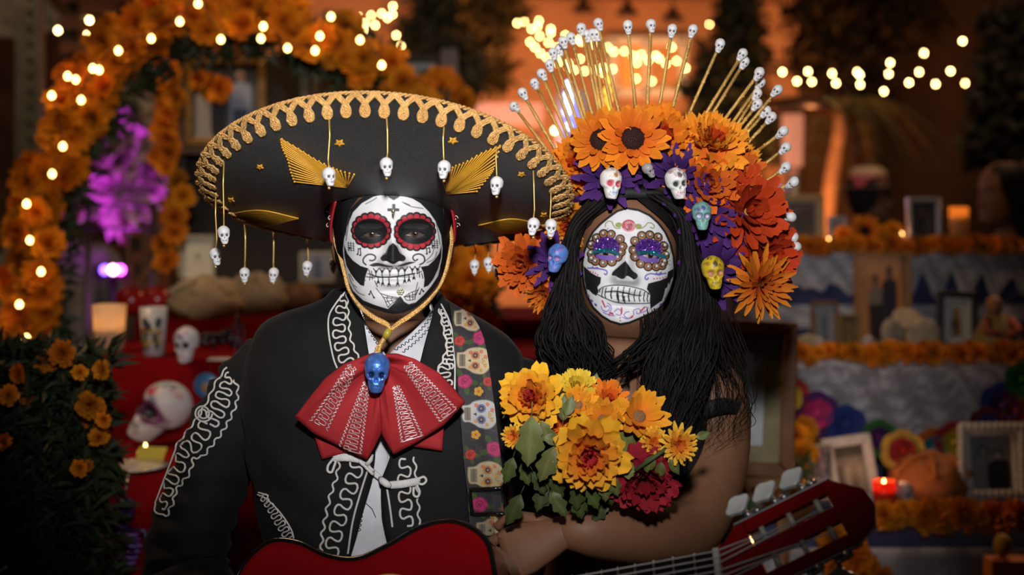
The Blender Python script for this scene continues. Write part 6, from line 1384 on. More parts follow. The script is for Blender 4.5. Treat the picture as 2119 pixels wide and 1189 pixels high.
# ---------------------------------------------------------------- picture frames
def picture(name, label, px0, py0, px1, py1, d, bw, fm, paint, lean=0, matw=0, matc=(.5, .48, .42), deep=.025, roll=0, yaw=0, stand=True):
    """a framed picture: four mitred rails, mat board, print and easel back"""
    a, c = P(px0, py1, d), P(px1, py0, d); W, H = c.x - a.x, c.z - a.z; base = Vector(((a.x + c.x) / 2, d, a.z)); t = thing(name, label, 'picture', base)
    M = Matrix.Translation(base) @ Euler((lean, roll, yaw)).to_matrix().to_4x4(); bm = bw / F * d
    X0, X1 = -W / 2, W / 2
    for q in ([(X0, 0), (X1, 0), (X1 - bm, bm), (X0 + bm, bm)], [(X0, H), (X0 + bm, H - bm), (X1 - bm, H - bm), (X1, H)], [(X0, 0), (X0 + bm, bm), (X0 + bm, H - bm), (X0, H)], [(X1, 0), (X1, H), (X1 - bm, H - bm), (X1 - bm, bm)]):
        b = MB(); b.prism(q, -deep * .5, deep * .5, M); bevel(obj('frame_rail', b, fm, t, smooth=False), min(.004, bm * .2))
    mw = matw / F * d; i0, i1, j0, j1 = X0 + bm, X1 - bm, bm, H - bm
    if mw:
        b = MB()
        for q in ([(i0, j0), (i1, j0), (i1 - mw, j0 + mw), (i0 + mw, j0 + mw)], [(i0, j1), (i0 + mw, j1 - mw), (i1 - mw, j1 - mw), (i1, j1)], [(i0, j0), (i0 + mw, j0 + mw), (i0 + mw, j1 - mw), (i0, j1)], [(i1, j0), (i1, j1), (i1 - mw, j1 - mw), (i1 - mw, j0 + mw)]): b.prism(q, -.004, .004, M, matc)
        obj('mat_board', b, ATTR, t, smooth=False); i0 += mw; i1 -= mw; j0 += mw; j1 -= mw
    nx, nz = 60, 80; g = np.array([(i / nx * 100, j / nz * 100) for j in range(nz + 1) for i in range(nx + 1)], float)
    pt = Paint(g, np.tile((.3, .3, .3), (len(g), 1)), 2.0); paint(pt)
    vv = [M @ Vector((lerp(i0, i1, x / 100), .002, lerp(j1, j0, y / 100))) for x, y in g]
    qq = np.array([(j * (nx + 1) + i, j * (nx + 1) + i + 1, (j + 1) * (nx + 1) + i + 1, (j + 1) * (nx + 1) + i) for j in range(nz) for i in range(nx)])
    obj('print', mesh_np('print', [tuple(v) for v in vv], qq, pt.c), mat('print_gloss', (1, 1, 1), .35, attr=True, var=.04), t)
    b = MB(); b.prism([(X0 + bm * .3, bm * .3), (X1 - bm * .3, bm * .3), (X1 - bm * .3, H - bm * .3), (X0 + bm * .3, H - bm * .3)], deep * .5, deep * .5 + .004, M); obj('backing', b, DARK_WOOD, t, smooth=False)
    if stand: b = MB(); b.prism([(-W * .1, 0), (W * .1, 0), (W * .06, H * .6), (-W * .06, H * .6)], deep * .5 + .004, deep * .5 + .010, M); obj('easel_back', b, DARK_WOOD, t, smooth=False)
    return t
def figure(pt, x, top, h, body, skin=(.25, .15, .1), hair=(.02, .015, .012), w_=1.0):
    pt.ell(x, top + h * .09, h * .075 * w_, h * .09, hair); pt.ell(x, top + h * .105, h * .055 * w_, h * .07, skin)
    pt.poly([(x - h * .16 * w_, top + h * .24), (x - h * .05 * w_, top + h * .18), (x + h * .05 * w_, top + h * .18), (x + h * .16 * w_, top + h * .24), (x + h * .17 * w_, top + h * .6), (x + h * .13 * w_, top + h), (x - h * .13 * w_, top + h), (x - h * .17 * w_, top + h * .6)], body, True)
def bg(pt, c): pt.c[:] = c
def pic_couple(pt):
    bg(pt, (.10, .09, .085)); pt.poly([(0, 0), (100, 0), (100, 30), (0, 30)], (.05, .055, .07)); pt.poly([(0, 80), (100, 80), (100, 100), (0, 100)], (.10, .09, .08)); pt.poly([(2, 40), (45, 40), (45, 100), (2, 100)], (.32, .29, .25)); figure(pt, 38, 28, 70, (.012, .012, .016)); figure(pt, 72, 6, 95, (.30, .34, .44), (.3, .14, .1), (.4, .38, .36)); pt.poly([(60, 60), (84, 60), (82, 100), (62, 100)], (.05, .06, .1))
GILT = mat('gilt_frame', (.24, .13, .03), .4, .5, var=.25)
shelf = thing('display_shelf', 'dark wooden backboard shelf holding the framed pictures, behind the sombrero', 'shelf', (P(640, 0, 4.5).x, 4.5, 0))
for x in (372, 930): b = MB(); b.box((P(x, 0, 4.5).x, 4.5, 1.05), (.05, .05, 2.1)); obj('post', b, DARK_WOOD, shelf, smooth=False)
for y in (308, 590): b = MB(); b.box(P(650, y + 6, 4.45), (.90, .22, .02)); obj('shelf_board', b, DARK_WOOD, shelf, smooth=False)
b = MB(); b.box(P(650, 420, 4.56), (.88, .02, .95)); obj('back_board', b, mat('black_brown', (.018, .011, .008), .8), shelf, smooth=False)
picture('picture_frame', 'gilt framed photograph of two standing people, above the left of the sombrero', 384, 118, 552, 302, 4.36, 17, GILT, pic_couple)
def pic_dark(pt): bg(pt, (.09, .055, .04)); pt.ell(50, 60, 26, 30, (.16, .09, .06)); pt.poly([(0, 80), (100, 80), (100, 100), (0, 100)], (.03, .02, .02))
picture('picture_frame', 'wide blue grey framed picture, half hidden by the top of the sombrero', 622, 130, 905, 304, 4.36, 22, mat('blue_grey_frame', (.10, .13, .15), .5), pic_dark, 0, 12, (.16, .13, .10))
def pic_cream(pt): bg(pt, (.66, .61, .46)); pt.ell(50, 45, 9, 7, (.30, .27, .2)); pt.line([(10, 8), (90, 8)], 2, (.3, .28, .2)); pt.line([(30, 60), (70, 60)], 2, (.36, .33, .26))
picture('picture_frame', 'cream card in a pale frame under the left brim', 371, 486, 446, 582, 4.30, 6, mat('pale_wood', (.42, .36, .25), .6), pic_cream)
def pic_small(pt): bg(pt, (.25, .24, .24)); figure(pt, 50, 10, 90, (.08, .09, .12))
picture('picture_frame', 'small pale framed portrait just left of the jacketed person\'s neck', 620, 520, 694, 584, 4.30, 7, mat('pale_wood'), pic_small)
# ---------------------------------------------------------------- left altar
RCLOTH = mat('altar_red_cloth', (.17, .0015, .003), .95, var=.15, scale=30, bump=.3, bscale=700, spec=.08)
al = thing('altar_table', 'two stepped altar table draped in red cloth, left behind the jacket', 'table', (-.62, 3.1, 0))
def step(z, y0, y1, x0, x1, seed):
    rnd = random.Random(seed); b = MB(); n = 60
    b.grid(lambda u, v: Vector((lerp(x0, x1, u), lerp(y1, y0, v), z + .002 * math.sin(u * 30) * math.sin(v * 9))), 24, 8)
    b.grid(lambda u, v: Vector((lerp(x0, x1, u) - .05 * v * (1 - u), y0 - .014 * v * (1 + math.sin(u * 44 + seed)) - .002, z - v * z + .003)), 110, 10)
    b.grid(lambda u, v: Vector((x0 - .05 * v - .006 * math.sin(u * 30) * v, lerp(y1, y0, u), z - v * z + .003)), 30, 10)
    return solid(obj('red_cloth', b, RCLOTH, al), .003)
step(1.07, 2.80, 3.28, -.88, .02, 1); step(1.25, 3.26, 3.80, -1.0, .10, 2); step(1.30, 3.78, 4.32, -1.0, .10, 3)
for z, y0, y1, x0, x1 in ((1.06, 2.83, 3.27, -.86, .0), (1.24, 3.30, 3.78, -.98, .08), (1.29, 3.82, 4.30, -.98, .08)):
    b = MB(); b.box(((x0 + x1) / 2, (y0 + y1) / 2, z - .012), (x1 - x0, y1 - y0, .02)); obj('table_top', b, BROWN_WOOD, al, smooth=False)
    for x in (x0 + .04, x1 - .04):
        for y in (y0 + .04, y1 - .04): b = MB(); b.box((x, y, z / 2 - .01), (.04, .04, z - .02)); obj('leg', b, BROWN_WOOD, al, smooth=False)
def on(px, py, z):        # the point of a level surface seen at a pixel
    d = (CZ - z) / (py - HY) * F; return Vector(((px - CX) / F * d, d, z))
def vot_mat(name, col):
    m = bpy.data.materials.new(name); m.use_nodes = True; N, L = m.node_tree.nodes, m.node_tree.links; N.clear()
    o = N.new('ShaderNodeOutputMaterial'); mx = N.new('ShaderNodeMixShader'); tl = N.new('ShaderNodeBsdfTranslucent'); df = N.new('ShaderNodeBsdfPrincipled'); no = N.new('ShaderNodeTexNoise'); no.inputs['Scale'].default_value = 30; mp = N.new('ShaderNodeMapRange'); mp.inputs['To Min'].default_value = .55; mp.inputs['To Max'].default_value = .8
    df.inputs['Base Color'].default_value = (*col, 1); df.inputs['Roughness'].default_value = .15; tl.inputs[0].default_value = (*col, 1)
    L.new(no.outputs['Fac'], mp.inputs['Value']); L.new(mp.outputs[0], mx.inputs[0]); L.new(df.outputs[0], mx.inputs[1]); L.new(tl.outputs[0], mx.inputs[2]); L.new(mx.outputs[0], o.inputs[0]); return m
VOT = vot_mat('frosted_glass_wax', (.85, .75, .62)); FLAME = mat('flame', (1, .6, .2), .5, emit=(1, .55, .16), estr=18)
def candle(label, p, r, h, power, mtl=VOT, taper=.82, fz=.62, name='glass_candle', col=(1, .42, .11)):
    t = thing(name, label, 'candle', p); M = Matrix.Translation(p)
    b = MB(); b.lathe([(0, .003), (r * taper, .003), (r * lerp(taper, 1, .5), h * .5), (r, h), (r * .94, h), (r * (lerp(taper, 1, .5) - .06), h * .5), (r * (taper - .08), .012), (0, .012)], 28, M); obj('glass', b, mtl, t)
    b = MB(); b.lathe([(0, .012), (r * (taper - .1), .012), (r * (lerp(taper, 1, fz * .6) - .1), h * fz * .6), (0, h * fz * .6)], 20, M); obj('wax', b, VOT, t)
    b = MB(); b.lathe([(0, 0), (.003, .004), (.0045, .010), (.0025, .018), (0, .024)], 10, M @ Matrix.Translation((0, 0, h * fz * .6 + .004))); obj('flame', b, FLAME, t)
    if power: lamp('candle_lamp', 'POINT', p + Vector((0, 0, h * fz * .6 + .036)), None, power, col, .004)
    return t
c1 = on(226, 728, 1.25); candle('lit frosted candle glass glowing orange on the red cloth', c1, 35 / F * c1.y, 98 / F * c1.y, .42, fz=.80)
t1 = on(318, 736, 1.25); tb = thing('tumbler', 'white printed tumbler between the lit candle and the small sugar skull', 'tumbler', t1)
b = MB(); r = 29 / F * t1.y; h = 101 / F * t1.y; b.lathe([(0, .002), (r * .76, .002), (r, h), (r * .95, h), (r * .7, .01), (0, .01)], 30, Matrix.Translation(t1)); obj('cup', b, mat('white_ceramic', (.52, .50, .50), .3), tb)
b = MB(); rn = random.Random(4)
for k in range(26):
    a = -PI / 2 + rn.uniform(-.75, .75); z = rn.uniform(.2, .75); rr = r * lerp(.76, 1, z) + .0012; c_ = t1 + Vector((rr * math.cos(a), rr * math.sin(a), z * h)); s_ = rn.uniform(.004, .010)
    b.sphere(c_, s_, 7, 5, (1, .1, 1.2), Matrix.Rotation(a + PI / 2, 3, 'Z'), col=rn.choice([(.05, .10, .03), (.45, .28, .02), (.04, .05, .06), (.10, .14, .05), (.3, .1, .03)]))
obj('printed_picture', b, ATTR, tb)
def altar_skull(label, p, hpx, yaw, base, style, pitch=0, roll=0, name='sugar_skull', d=None):
    me = skull_mesh(name, 60, 48, base, (.015, .015, .02), style); me.materials.append(SKULL_WHITE); s = hpx / F * p.y / 2
    o = obj(name, me, None, None, facing(p + Vector((0, 0, s * .98)), s, yaw, pitch, roll, 'ZYX')); return tag(o, label, 'skull')
altar_skull('small white sugar skull beside the printed tumbler on the red cloth', on(386, 748, 1.25), 74, -.35, (.55, .53, .56), {'swirl': [(.2, .16, .4), (.35, .05, .15), (.1, .1, .12)], 'es': 1.2, 'seed': 8, 'teeth': (.35, .04, .16)}, roll=-.1)
altar_skull('large white painted sugar skull on the lower red step, turned to the left', on(322, 928, 1.07) + Vector((0, .05, 0)), 138, -.85, (.56, .55, .57), {'eye': (.012, .012, .02), 'ring': (.14, .03, .12), 'es': 1.45, 'swirl': [(.45, .03, .08), (.02, .02, .02), (.05, .2, .35), (.45, .05, .1)], 'seed': 12}, roll=.5)
def loaf(label, p, rx, rz, col, strips=4, name='bread_loaf', cat='bread', seed=1, ry=None):
    t = thing(name, label, cat, p); rn = random.Random(seed); ph = [rn.uniform(0, 6) for _ in range(4)]
    nz_ = lambda v: 1 + .06 * math.sin(5 * v.x + ph[0]) * math.sin(4 * v.y + ph[1]) + .04 * math.sin(9 * v.z + 7 * v.x + ph[2])
    b = MB(); b.sphere(p + Vector((0, 0, rz * .72)), rx, 28, 16, (1, (ry or rx * .8) / rx, rz / rx), fn=lambda v: nz_(v) * (1 if v.z > -.72 else .9), col=col); obj('crumb', b, mat('bread_crust', (1, 1, 1), .75, attr=True, var=.25, scale=18, bump=.4, bscale=60), t)
    for k in range(strips):
        a = PI * k / max(1, strips) + .4; b = MB(); pts = []
        for s in np.linspace(-1.15, 1.15, 12): pts.append(p + Vector((0, 0, rz * .72)) + Vector((math.sin(s) * math.cos(a) * rx * 1.02, math.sin(s) * math.sin(a) * (ry or rx * .8) * 1.02, math.cos(s) * rz * 1.02)))
        b.tube(pts, [rx * .09 * (1 + .5 * math.cos(i * 2.2)) for i in range(12)], 7, col=tuple(q * 1.1 for q in col)); obj('dough_strip', b, mat('bread_crust'), t)
    return t
TAN = (.56, .38, .19)
p = on(425, 656, 1.30); loaf('large round pale bread loaf behind the small sugar skull', p + Vector((0, .0, 0)), 78 / F * p.y, 46 / F * p.y, TAN, 3, seed=3)
p = on(530, 645, 1.30); loaf('round pale bread loaf at the back of the red cloth, under the hanging skulls', p, 66 / F * p.y, 44 / F * p.y, (.50, .34, .18), 2, seed=4)
p = on(622, 642, 1.30); loaf('brown bread loaf beside the jacket collar', p, 44 / F * p.y, 32 / F * p.y, (.26, .12, .05), 2, seed=5)
def apple(label, p, r, col): 
    t = thing('apple', label, 'apple', p); b = MB(); b.lathe([(0, -.72), (.35, -.85), (.8, -.6), (1, 0), (.85, .6), (.45, .85), (.12, .72), (0, .62)], 24, Matrix.Translation(p + Vector((0, 0, r * .85))) @ Matrix.Scale(r, 4)); obj('fruit', b, mat('apple_red', (.36, .012, .010), .25, var=.25, scale=20), t)
    b = MB(); b.tube([p + Vector((0, 0, r * 1.5)), p + Vector((r * .12, 0, r * 2.0))], r * .06, 5); obj('stalk', b, DARK_WOOD, t)
p = on(272, 652, 1.30); apple('red apple right behind the lit candle glass', p, 34 / F * p.y, None); p = on(325, 650, 1.30); apple('dark red apple in front of the basket handle, behind the printed tumbler', p, 34 / F * p.y, None)
p = on(480, 641, 1.30); apple('red apple between the two pale bread loaves', p, 22 / F * p.y, None)
bp = on(318, 646, 1.30); t = thing('basket', 'dark basket with a thin hoop handle behind the apples', 'basket', bp)
b = MB(); R = 62 / F * bp.y
for z in range(6): b.tube([bp + Vector(((R * .8 + z * .003) * math.cos(a), (R * .8 + z * .003) * math.sin(a) + R, .004 + z * .008)) for a in np.linspace(0, 2 * PI, 40)[:-1]], .0045, 5, True)
obj('woven_side', b, BROWN_WOOD, t); b = MB(); b.tube([bp + Vector((R * .8 * math.cos(a), R, .045 + .085 * math.sin(a))) for a in np.linspace(0, PI, 24)], .004, 6); obj('handle', b, BROWN_WOOD, t)
# dark glass skeleton figures
def little_skeleton(label, p, H, col, up=Vector((0, 0, 1)), name='skeleton_figure'):
    """p = feet; H = height"""
    t = thing(name, label, 'skeleton', p); m = mat('plastic_' + name + str(int(col[0] * 999)), (1, 1, 1), .3, attr=True, var=.1); W = lambda x, z, y=0: p + Vector((x * H, y * H, z * H))
    me = skull_mesh('skull', 28, 22, col, tuple(q * .2 for q in col)); me.materials.append(m); obj('skull', me, None, t, facing(W(0, .90), H * .095))
    rc = tuple(min(1, q * 5 + .05) for q in col) if name != 'skeleton_figure' else col
    for k in range(7):
        w_ = .10 - .012 * abs(k - 2); z = .78 - .034 * k; b = MB(); b.tube([W(w_ * math.sin(a), z - .012 * abs(math.sin(a)), -.045 * math.cos(a)) for a in np.linspace(.25, 2 * PI - .25, 18)], H * .008, 5, col=rc); obj('rib', b, m, t)
    b = MB(); b.tube([W(0, z, .03) for z in np.linspace(.46, .84, 14)], [H * (.013 + .005 * (i % 2)) for i in range(14)], 7, col=col); obj('spine', b, m, t)
    b = MB(); b.sphere(W(0, .45, 0), H * .075, 12, 8, (1, .6, .6), col=col); obj('pelvis', b, m, t)
    for s in (-1, 1):
        b = MB(); b.tube([W(s * .02, .80, -.01), W(s * .12, .79, 0), W(s * .15, .62, .01), W(s * .14, .44, -.03), W(s * .14, .36, -.04)], [H * q for q in (.010, .016, .011, .010, .014)], 7, col=col); obj('arm', b, m, t)
        b = MB(); b.tube([W(s * .05, .44), W(s * .06, .24, -.01), W(s * .06, .03, .01), W(s * .06, .012, -.05)], [H * q for q in (.018, .013, .012, .012)], 7, col=col); obj('leg', b, m, t)
    return t
p = on(492, 742, 1.25); little_skeleton('tiny dark violet skeleton figure beside the jacket shoulder', p, 92 / F * p.y, (.045, .035, .07))
pp_ = Vector((P(258, 1100, 2.74).x, 2.74, P(258, 1370, 2.74).z)); sk = little_skeleton('purple skeleton hanging on the front of the red altar cloth', pp_, 345 / F * 2.74, (.05, .018, .10), name='hanging_skeleton')
b = MB(); b.tube([pp_ + Vector((0, 0, .322)), pp_ + Vector((0, .03, .36))], .002, 5); obj('hanging_loop', b, STEEL, sk)
p = on(448, 722, 1.25); t = thing('bead_necklace', 'coil of dark glass beads behind the small sugar skull', 'beads', p)
for k in range(26):
    a = k * .52; b = MB(); b.sphere(p + Vector(((.055 - .0012 * k) * math.cos(a), .04 * math.sin(a) + .02, .009 + .0012 * k)), .010, 8, 6); obj('bead', b, mat('dark_glass', (.02, .018, .03), .12), t)
p = on(455, 745, 1.25); b = MB(); b.box(p + Vector((0, 0, .003)), (.05, .035, .004)); tag(obj('note_card', b, mat('white_paper', (.5, .46, .42), .7), smooth=False), 'small pale card lying on the red cloth near the jacket shoulder', 'card')
p = P(427, 797, 3.235); t = thing('button_badge', 'round blue portrait badge on the upper front of the red cloth', 'badge', p)
b = MB(); b.sphere(p, 27 / F * p.y, 24, 10, (1, .25, 1)); obj('badge_face', b, mat('badge_blue', (.05, .16, .34), .3), t); b = MB(); b.sphere(p + Vector((0, -.006, -.004)), .012, 12, 8, (1, .3, 1.1)); obj('portrait', b, mat('badge_face', (.3, .18, .13), .4), t)
c2 = on(316, 925, 1.07) + Vector((.02, -.14, 0)); candle('tiny lit tealight in front of the large sugar skull', c2, .018, .016, .05, fz=.6, name='tealight')
c3 = on(318, 985, 1.07); t = thing('plate', 'clear glass plate at the edge of the lower red step', 'plate', on(268, 972, 1.07))
b = MB(); b.lathe([(0, .002), (.05, .002), (.075, .008), (.078, .010), (.05, .006), (0, .005)], 40, Matrix.Translation(on(268, 972, 1.07))); obj('dish', b, mat('clear_glass', (.55, .55, .55), .08, spec=.8), t)
p = on(308, 958, 1.07); b = MB(); b.add([p + Vector((-.03, 0, .002)), p + Vector((.028, 0, .002)), p + Vector((.034, .02, .030)), p + Vector((-.024, .02, .032))], [(0, 1, 2, 3)]); solid(tag(obj('note_card', b, mat('yellow_paper', (.50, .40, .04), .7), smooth=False), 'yellow folded card propped behind the glass plate', 'card'), .001)
def put_mari(label, lst, d, name='marigold_plant', base=None, greens=None, n=900, seed=3, size=.07):
    t = thing(name, label, 'plant', base); 
    for (x, y, r) in lst: marigold(t, P(x, y, d - .12 + random.Random(x).uniform(-.05, .05)), r / F * d * .85)
    b = MB(); rn = random.Random(seed)
    for (x, y, r) in lst:
        q = P(x, y + r * .4, d + .02); b.tube([q, lerp(q, base, .4) + Vector((rn.uniform(-.03, .03), .02, .04)), lerp(q, base, .8)], .004, 5)
    tag(obj('stems', b, mat('stem_green'), t), kind='stuff'); tag(obj('foliage', foliage(greens, n, size, (.010, .018, .004), (.028, .042, .010), seed, .22), LEAFY, t, smooth=False), kind='stuff')
    b = MB(); b.lathe([(0, 0), (.12, 0), (.16, .25), (.17, .26), (.15, .26), (.13, .02)], 24, Matrix.Translation(base)); obj('pot', b, mat('terracotta', (.16, .06, .03), .8), t)
MPX = [(186, 838, 34), (205, 850, 26), (170, 825, 26), (213, 765, 26), (185, 868, 22), (205, 905, 26), (62, 822, 28), (18, 818, 26), (8, 915, 22), (165, 968, 22), (182, 965, 18), (130, 730, 34), (95, 745, 30), (165, 770, 20), (40, 772, 26), (215, 868, 20)]
put_mari('potted marigold with feathery green leaves at the lower left corner', MPX, 2.60, base=Vector((P(70, 0, 2.6).x, 2.6, 0)), greens=lambda r: P(r.choice((r.uniform(-60, 225), r.uniform(-20, 165))), r.uniform(730, 1300), 2.62 + r.uniform(-.12, .10)), n=9000, seed=6, size=.055)
# ================================================================ right altar: three stepped tables with lace
ar = thing('altar_table', 'three stepped altar table draped in blue cloth and white lace, behind the long haired person', 'table', (1.05, 3.7, 0))
BLUEC = mat('altar_blue_cloth', (.028, .034, .105), .85, var=.2, scale=20)
def lace_col(u, v, n, seed):
    a = .5 + .5 * math.sin(u * n * 2 * PI) * math.sin(v * 9); c = .5 + .5 * math.sin(u * n * 5.1 + v * 14 + seed) * math.cos(v * 23 - u * n * 3)
    k = .30 + .24 * a * c + .16 * (c > .62); return (k * .92, k * .88, k * .95)
def tier(z, zb, y0, y1, x0, x1, lace, seed):
    b = MB(); b.grid(lambda u, v: Vector((lerp(x0, x1, u), lerp(y1, y0, v), z)), 30, 8); b.grid(lambda u, v: Vector((lerp(x0, x1, u), y0 - .006 - .006 * math.sin(u * 60 + seed) * v, lerp(z, zb, v))), 120, 10)
    b.grid(lambda u, v: Vector((x0 - .004, lerp(y1, y0, u), lerp(z, zb, v))), 10, 6)
    solid(obj('blue_cloth', b, BLUEC, ar), .003)
    for (za, drop, n, amp) in lace:
        b = MB(); NU = 420
        b.grid(lambda u, v: Vector((lerp(x0, x1, u), y0 - .016 - .006 * math.sin(u * 60 + seed) * (z - lerp(za, za - drop, v)) / max(.05, z - zb), za - v * (drop + amp * abs(math.sin(u * n * PI)) + amp * .35 * math.sin(u * n * 7)))), NU, 30, lambda u, v: lace_col(u, v, n, seed))
        solid(obj('lace', b, mat('lace_cloth', (1, 1, 1), .85, attr=True, var=.12, scale=60, bump=.6, bscale=300), ar), .0015)
    b = MB(); b.box(((x0 + x1) / 2, (y0 + y1) / 2, z - .014), (x1 - x0 - .02, y1 - y0 - .02, .02)); obj('table_top', b, BROWN_WOOD, ar, smooth=False)
    for x in (x0 + .05, x1 - .05):
        for y in (y0 + .05, y1 - .05): b = MB(); b.box((x, y, (z - .02) / 2), (.04, .04, z - .02)); obj('leg', b, BROWN_WOOD, ar, smooth=False)
Z1, Z2, Z3 = 1.479, 1.208, .885
tier(Z1, Z2, 4.2, 4.6, .66, 1.75, [(Z1 + .002, .085, 12, .05), (Z1 - .165, .055, 9, .022)], 1)
tier(Z2, Z3, 3.70, 4.19, .58, 1.62, [(Z2 + .002, .20, 9, .045), (Z2 - .006, .07, 11, .03)], 2)
tier(Z3, .0, 3.20, 3.69, .50, 1.42, [(Z3 - .045, .62, 6, .05)], 3)
def garland(label, px0, px1, py, d, r, n, seed, sag=0):
    rn = random.Random(seed); t = thing('marigold_garland', label, 'garland', P(px0, py, d)); b = MB(); b.tube([P(lerp(px0, px1, k / 20), py, d + .004) for k in range(21)], .004, 5); obj('string', b, mat('stem_green'), t)
    for k in range(n): marigold(t, P(lerp(px0, px1, (k + .5) / n), py + rn.uniform(-5, 5), d - .012 + rn.uniform(-.01, .01)), r * rn.uniform(.8, 1.2), (0, -1, .5))
garland('row of orange marigolds along the edge of the top lace tier', 1600, 2110, 508, 4.17, .030, 30, 1)
garland('row of orange marigolds along the edge of the middle lace tier', 1575, 2125, 730, 3.66, .030, 30, 2)
garland('row of orange marigolds along the edge of the lowest tier, under the ornate frame', 1820, 2125, 1068, 3.16, .038, 15, 3)
# pictures on the tiers
def zpx(z, d): return HY + (CZ - z) / d * F
def pic_pair(pt):
    bg(pt, (.58, .22, .07)); pt.poly([(0, 0), (100, 0), (100, 25), (0, 25)], (.64, .28, .12)); figure(pt, 36, 22, 78, (.22, .16, .12), (.16, .09, .06)); pt.poly([(22, 58), (50, 58), (50, 100), (24, 100)], (.03, .012, .012)); figure(pt, 64, 12, 88, (.028, .022, .035), (.15, .08, .05)); pt.poly([(86, 0), (100, 0), (100, 100), (92, 100)], (.25, .14, .06))
picture('picture_frame', 'tall orange toned photograph of two people between the lace panels', 1770, 522, 1886, zpx(Z2, 4.12), 4.12, 6, mat('orange_frame', (.34, .16, .05), .5), pic_pair, -.06)
def pic_mono(pt): bg(pt, (.20, .20, .21)); figure(pt, 50, 8, 92, (.10, .10, .11), (.26, .23, .22))
picture('picture_frame', 'small wooden framed grey portrait at the left of the middle tier', 1680, 622, 1736, zpx(Z2, 4.0), 4.0, 8, BROWN_WOOD, pic_mono, -.1)
def pic_gold(pt): bg(pt, (.10, .06, .015)); pt.ell(50, 50, 26, 30, (.30, .17, .03)); pt.ell(50, 50, 14, 18, (.08, .04, .01))
picture('picture_frame', 'little square gilt framed icon beside the tall orange photograph', 1736, 650, 1778, zpx(Z2, 3.98), 3.98, 6, GILT, pic_gold, -.1)
def pic_vase(pt): bg(pt, (.42, .42, .40)); pt.poly([(34, 40), (66, 40), (72, 90), (28, 90)], (.20, .10, .04)); pt.ell(50, 34, 16, 16, (.30, .16, .04)); pt.ell(38, 60, 10, 14, (.06, .03, .02))
picture('picture_frame', 'dark framed picture with a white ground on the middle tier, right of the tortillas', 1938, 602, 2022, zpx(Z2, 3.95), 3.95, 14, mat('black_frame', (.014, .010, .010), .4), pic_vase, -.12, 5, (.5, .5, .48), roll=.04)
def pic_sepia(pt): bg(pt, (.10, .07, .05)); figure(pt, 46, 10, 90, (.05, .035, .03), (.22, .13, .09)); pt.poly([(60, 20), (90, 20), (90, 100), (60, 100)], (.06, .04, .03))
picture('picture_frame', 'light wooden framed old photograph at the left of the top tier', 1606, 402, 1706, zpx(Z1, 4.4), 4.4, 11, mat('honey_wood', (.40, .24, .09), .5), pic_sepia, -.08, 6, (.30, .24, .16))
picture('picture_frame', 'small blue white frame on the top tier beside the sunflower', 1714, 448, 1752, zpx(Z1, 4.38), 4.38, 7, mat('silver_frame', (.50, .50, .56), .3, .6), pic_mono, -.1)
def pic_night(pt): bg(pt, (.030, .030, .036)); figure(pt, 40, 18, 82, (.02, .02, .026), (.12, .08, .06)); figure(pt, 68, 26, 74, (.05, .05, .06), (.12, .08, .06))
picture('picture_frame', 'shiny silver framed dark photograph on the top tier, left of the glass candle', 1878, 408, 1948, zpx(Z1, 4.36), 4.36, 9, mat('silver_frame'), pic_night, -.08)
def pic_group(pt):
    bg(pt, (.17, .15, .11)); pt.poly([(0, 0), (100, 0), (100, 22), (0, 22)], (.03, .03, .02)); 
    for k in range(4): figure(pt, 16 + 23 * k, 24 + 5 * (k % 2), 78, ((.05, .05, .04), (.26, .24, .19), (.07, .06, .05), (.2, .18, .14))[k], (.24, .2, .16))
picture('picture_frame', 'white framed group photograph leaning behind the red guitar head', 1722, 902, 1824, zpx(Z3, 3.42), 3.42, 21, mat('white_frame', (.62, .58, .54), .5), pic_group, -.14, roll=-.14)
def pic_faces(pt): bg(pt, (.21, .22, .24)); figure(pt, 34, 18, 105, (.30, .30, .31), (.36, .36, .37), (.015, .015, .02), 1.6); figure(pt, 68, 26, 100, (.03, .03, .04), (.36, .36, .37), (.015, .015, .02), 1.6)
orn = picture('picture_frame', 'ornate white framed portrait of two faces at the right of the lowest tier', 1996, 884, 2118, zpx(Z3, 3.36) - 22, 3.36, 18, mat('white_frame'), pic_faces, -.12, roll=-.04)
bnb = MB(); bnb.sphere((0, 0, 0), .011, 8, 6, (1, .6, 1)); bme2 = bnb.mesh('scroll'); bme2.materials.append(mat('white_frame'))
L0, L1 = P(1998, 1020, 3.33), P(2116, 886, 3.35)
for k in range(10):
    for (x, z) in ((lerp(L0.x, L1.x, k / 9), L0.z - .004), (lerp(L0.x, L1.x, k / 9), L1.z + .002), (L0.x - .003 + .004 * 0, lerp(L0.z, L1.z, k / 9)), (L1.x, lerp(L0.z, L1.z, k / 9))): obj('frame_scroll', bme2, None, orn, Matrix.Translation((x + .004 * (z - L0.z) / .15, 3.345 + (z - L0.z) * .12, z)))
b = MB(); b.box((P(2057, 0, 3.36).x, 3.37, Z3 + .012), (.14, .05, .024)); obj('foot', b, mat('white_frame'), orn, smooth=False)
def pic_paper(pt):
    bg(pt, (.40, .42, .46))
    for k in range(9): pt.line([(18, 20 + 7 * k), (82 - 12 * (k % 3), 20 + 7 * k)], 1.6, (.24, .24, .26))
    pt.ell(50, 10, 8, 5, (.2, .16, .1))
big = picture('picture_frame', 'large brown wooden frame with an olive mat leaning behind the bare shoulder', 1470, 664, 1640, 985, 2.92, 30, mat('varnished_wood', (.17, .062, .016), .4, var=.3, scale=14), pic_paper, -.10, 34, (.20, .165, .075), .03, roll=.05, stand=False)
ez = thing('easel', 'wooden easel stand holding the large brown frame', 'easel', (P(1555, 0, 2.98).x, 2.98, 0))
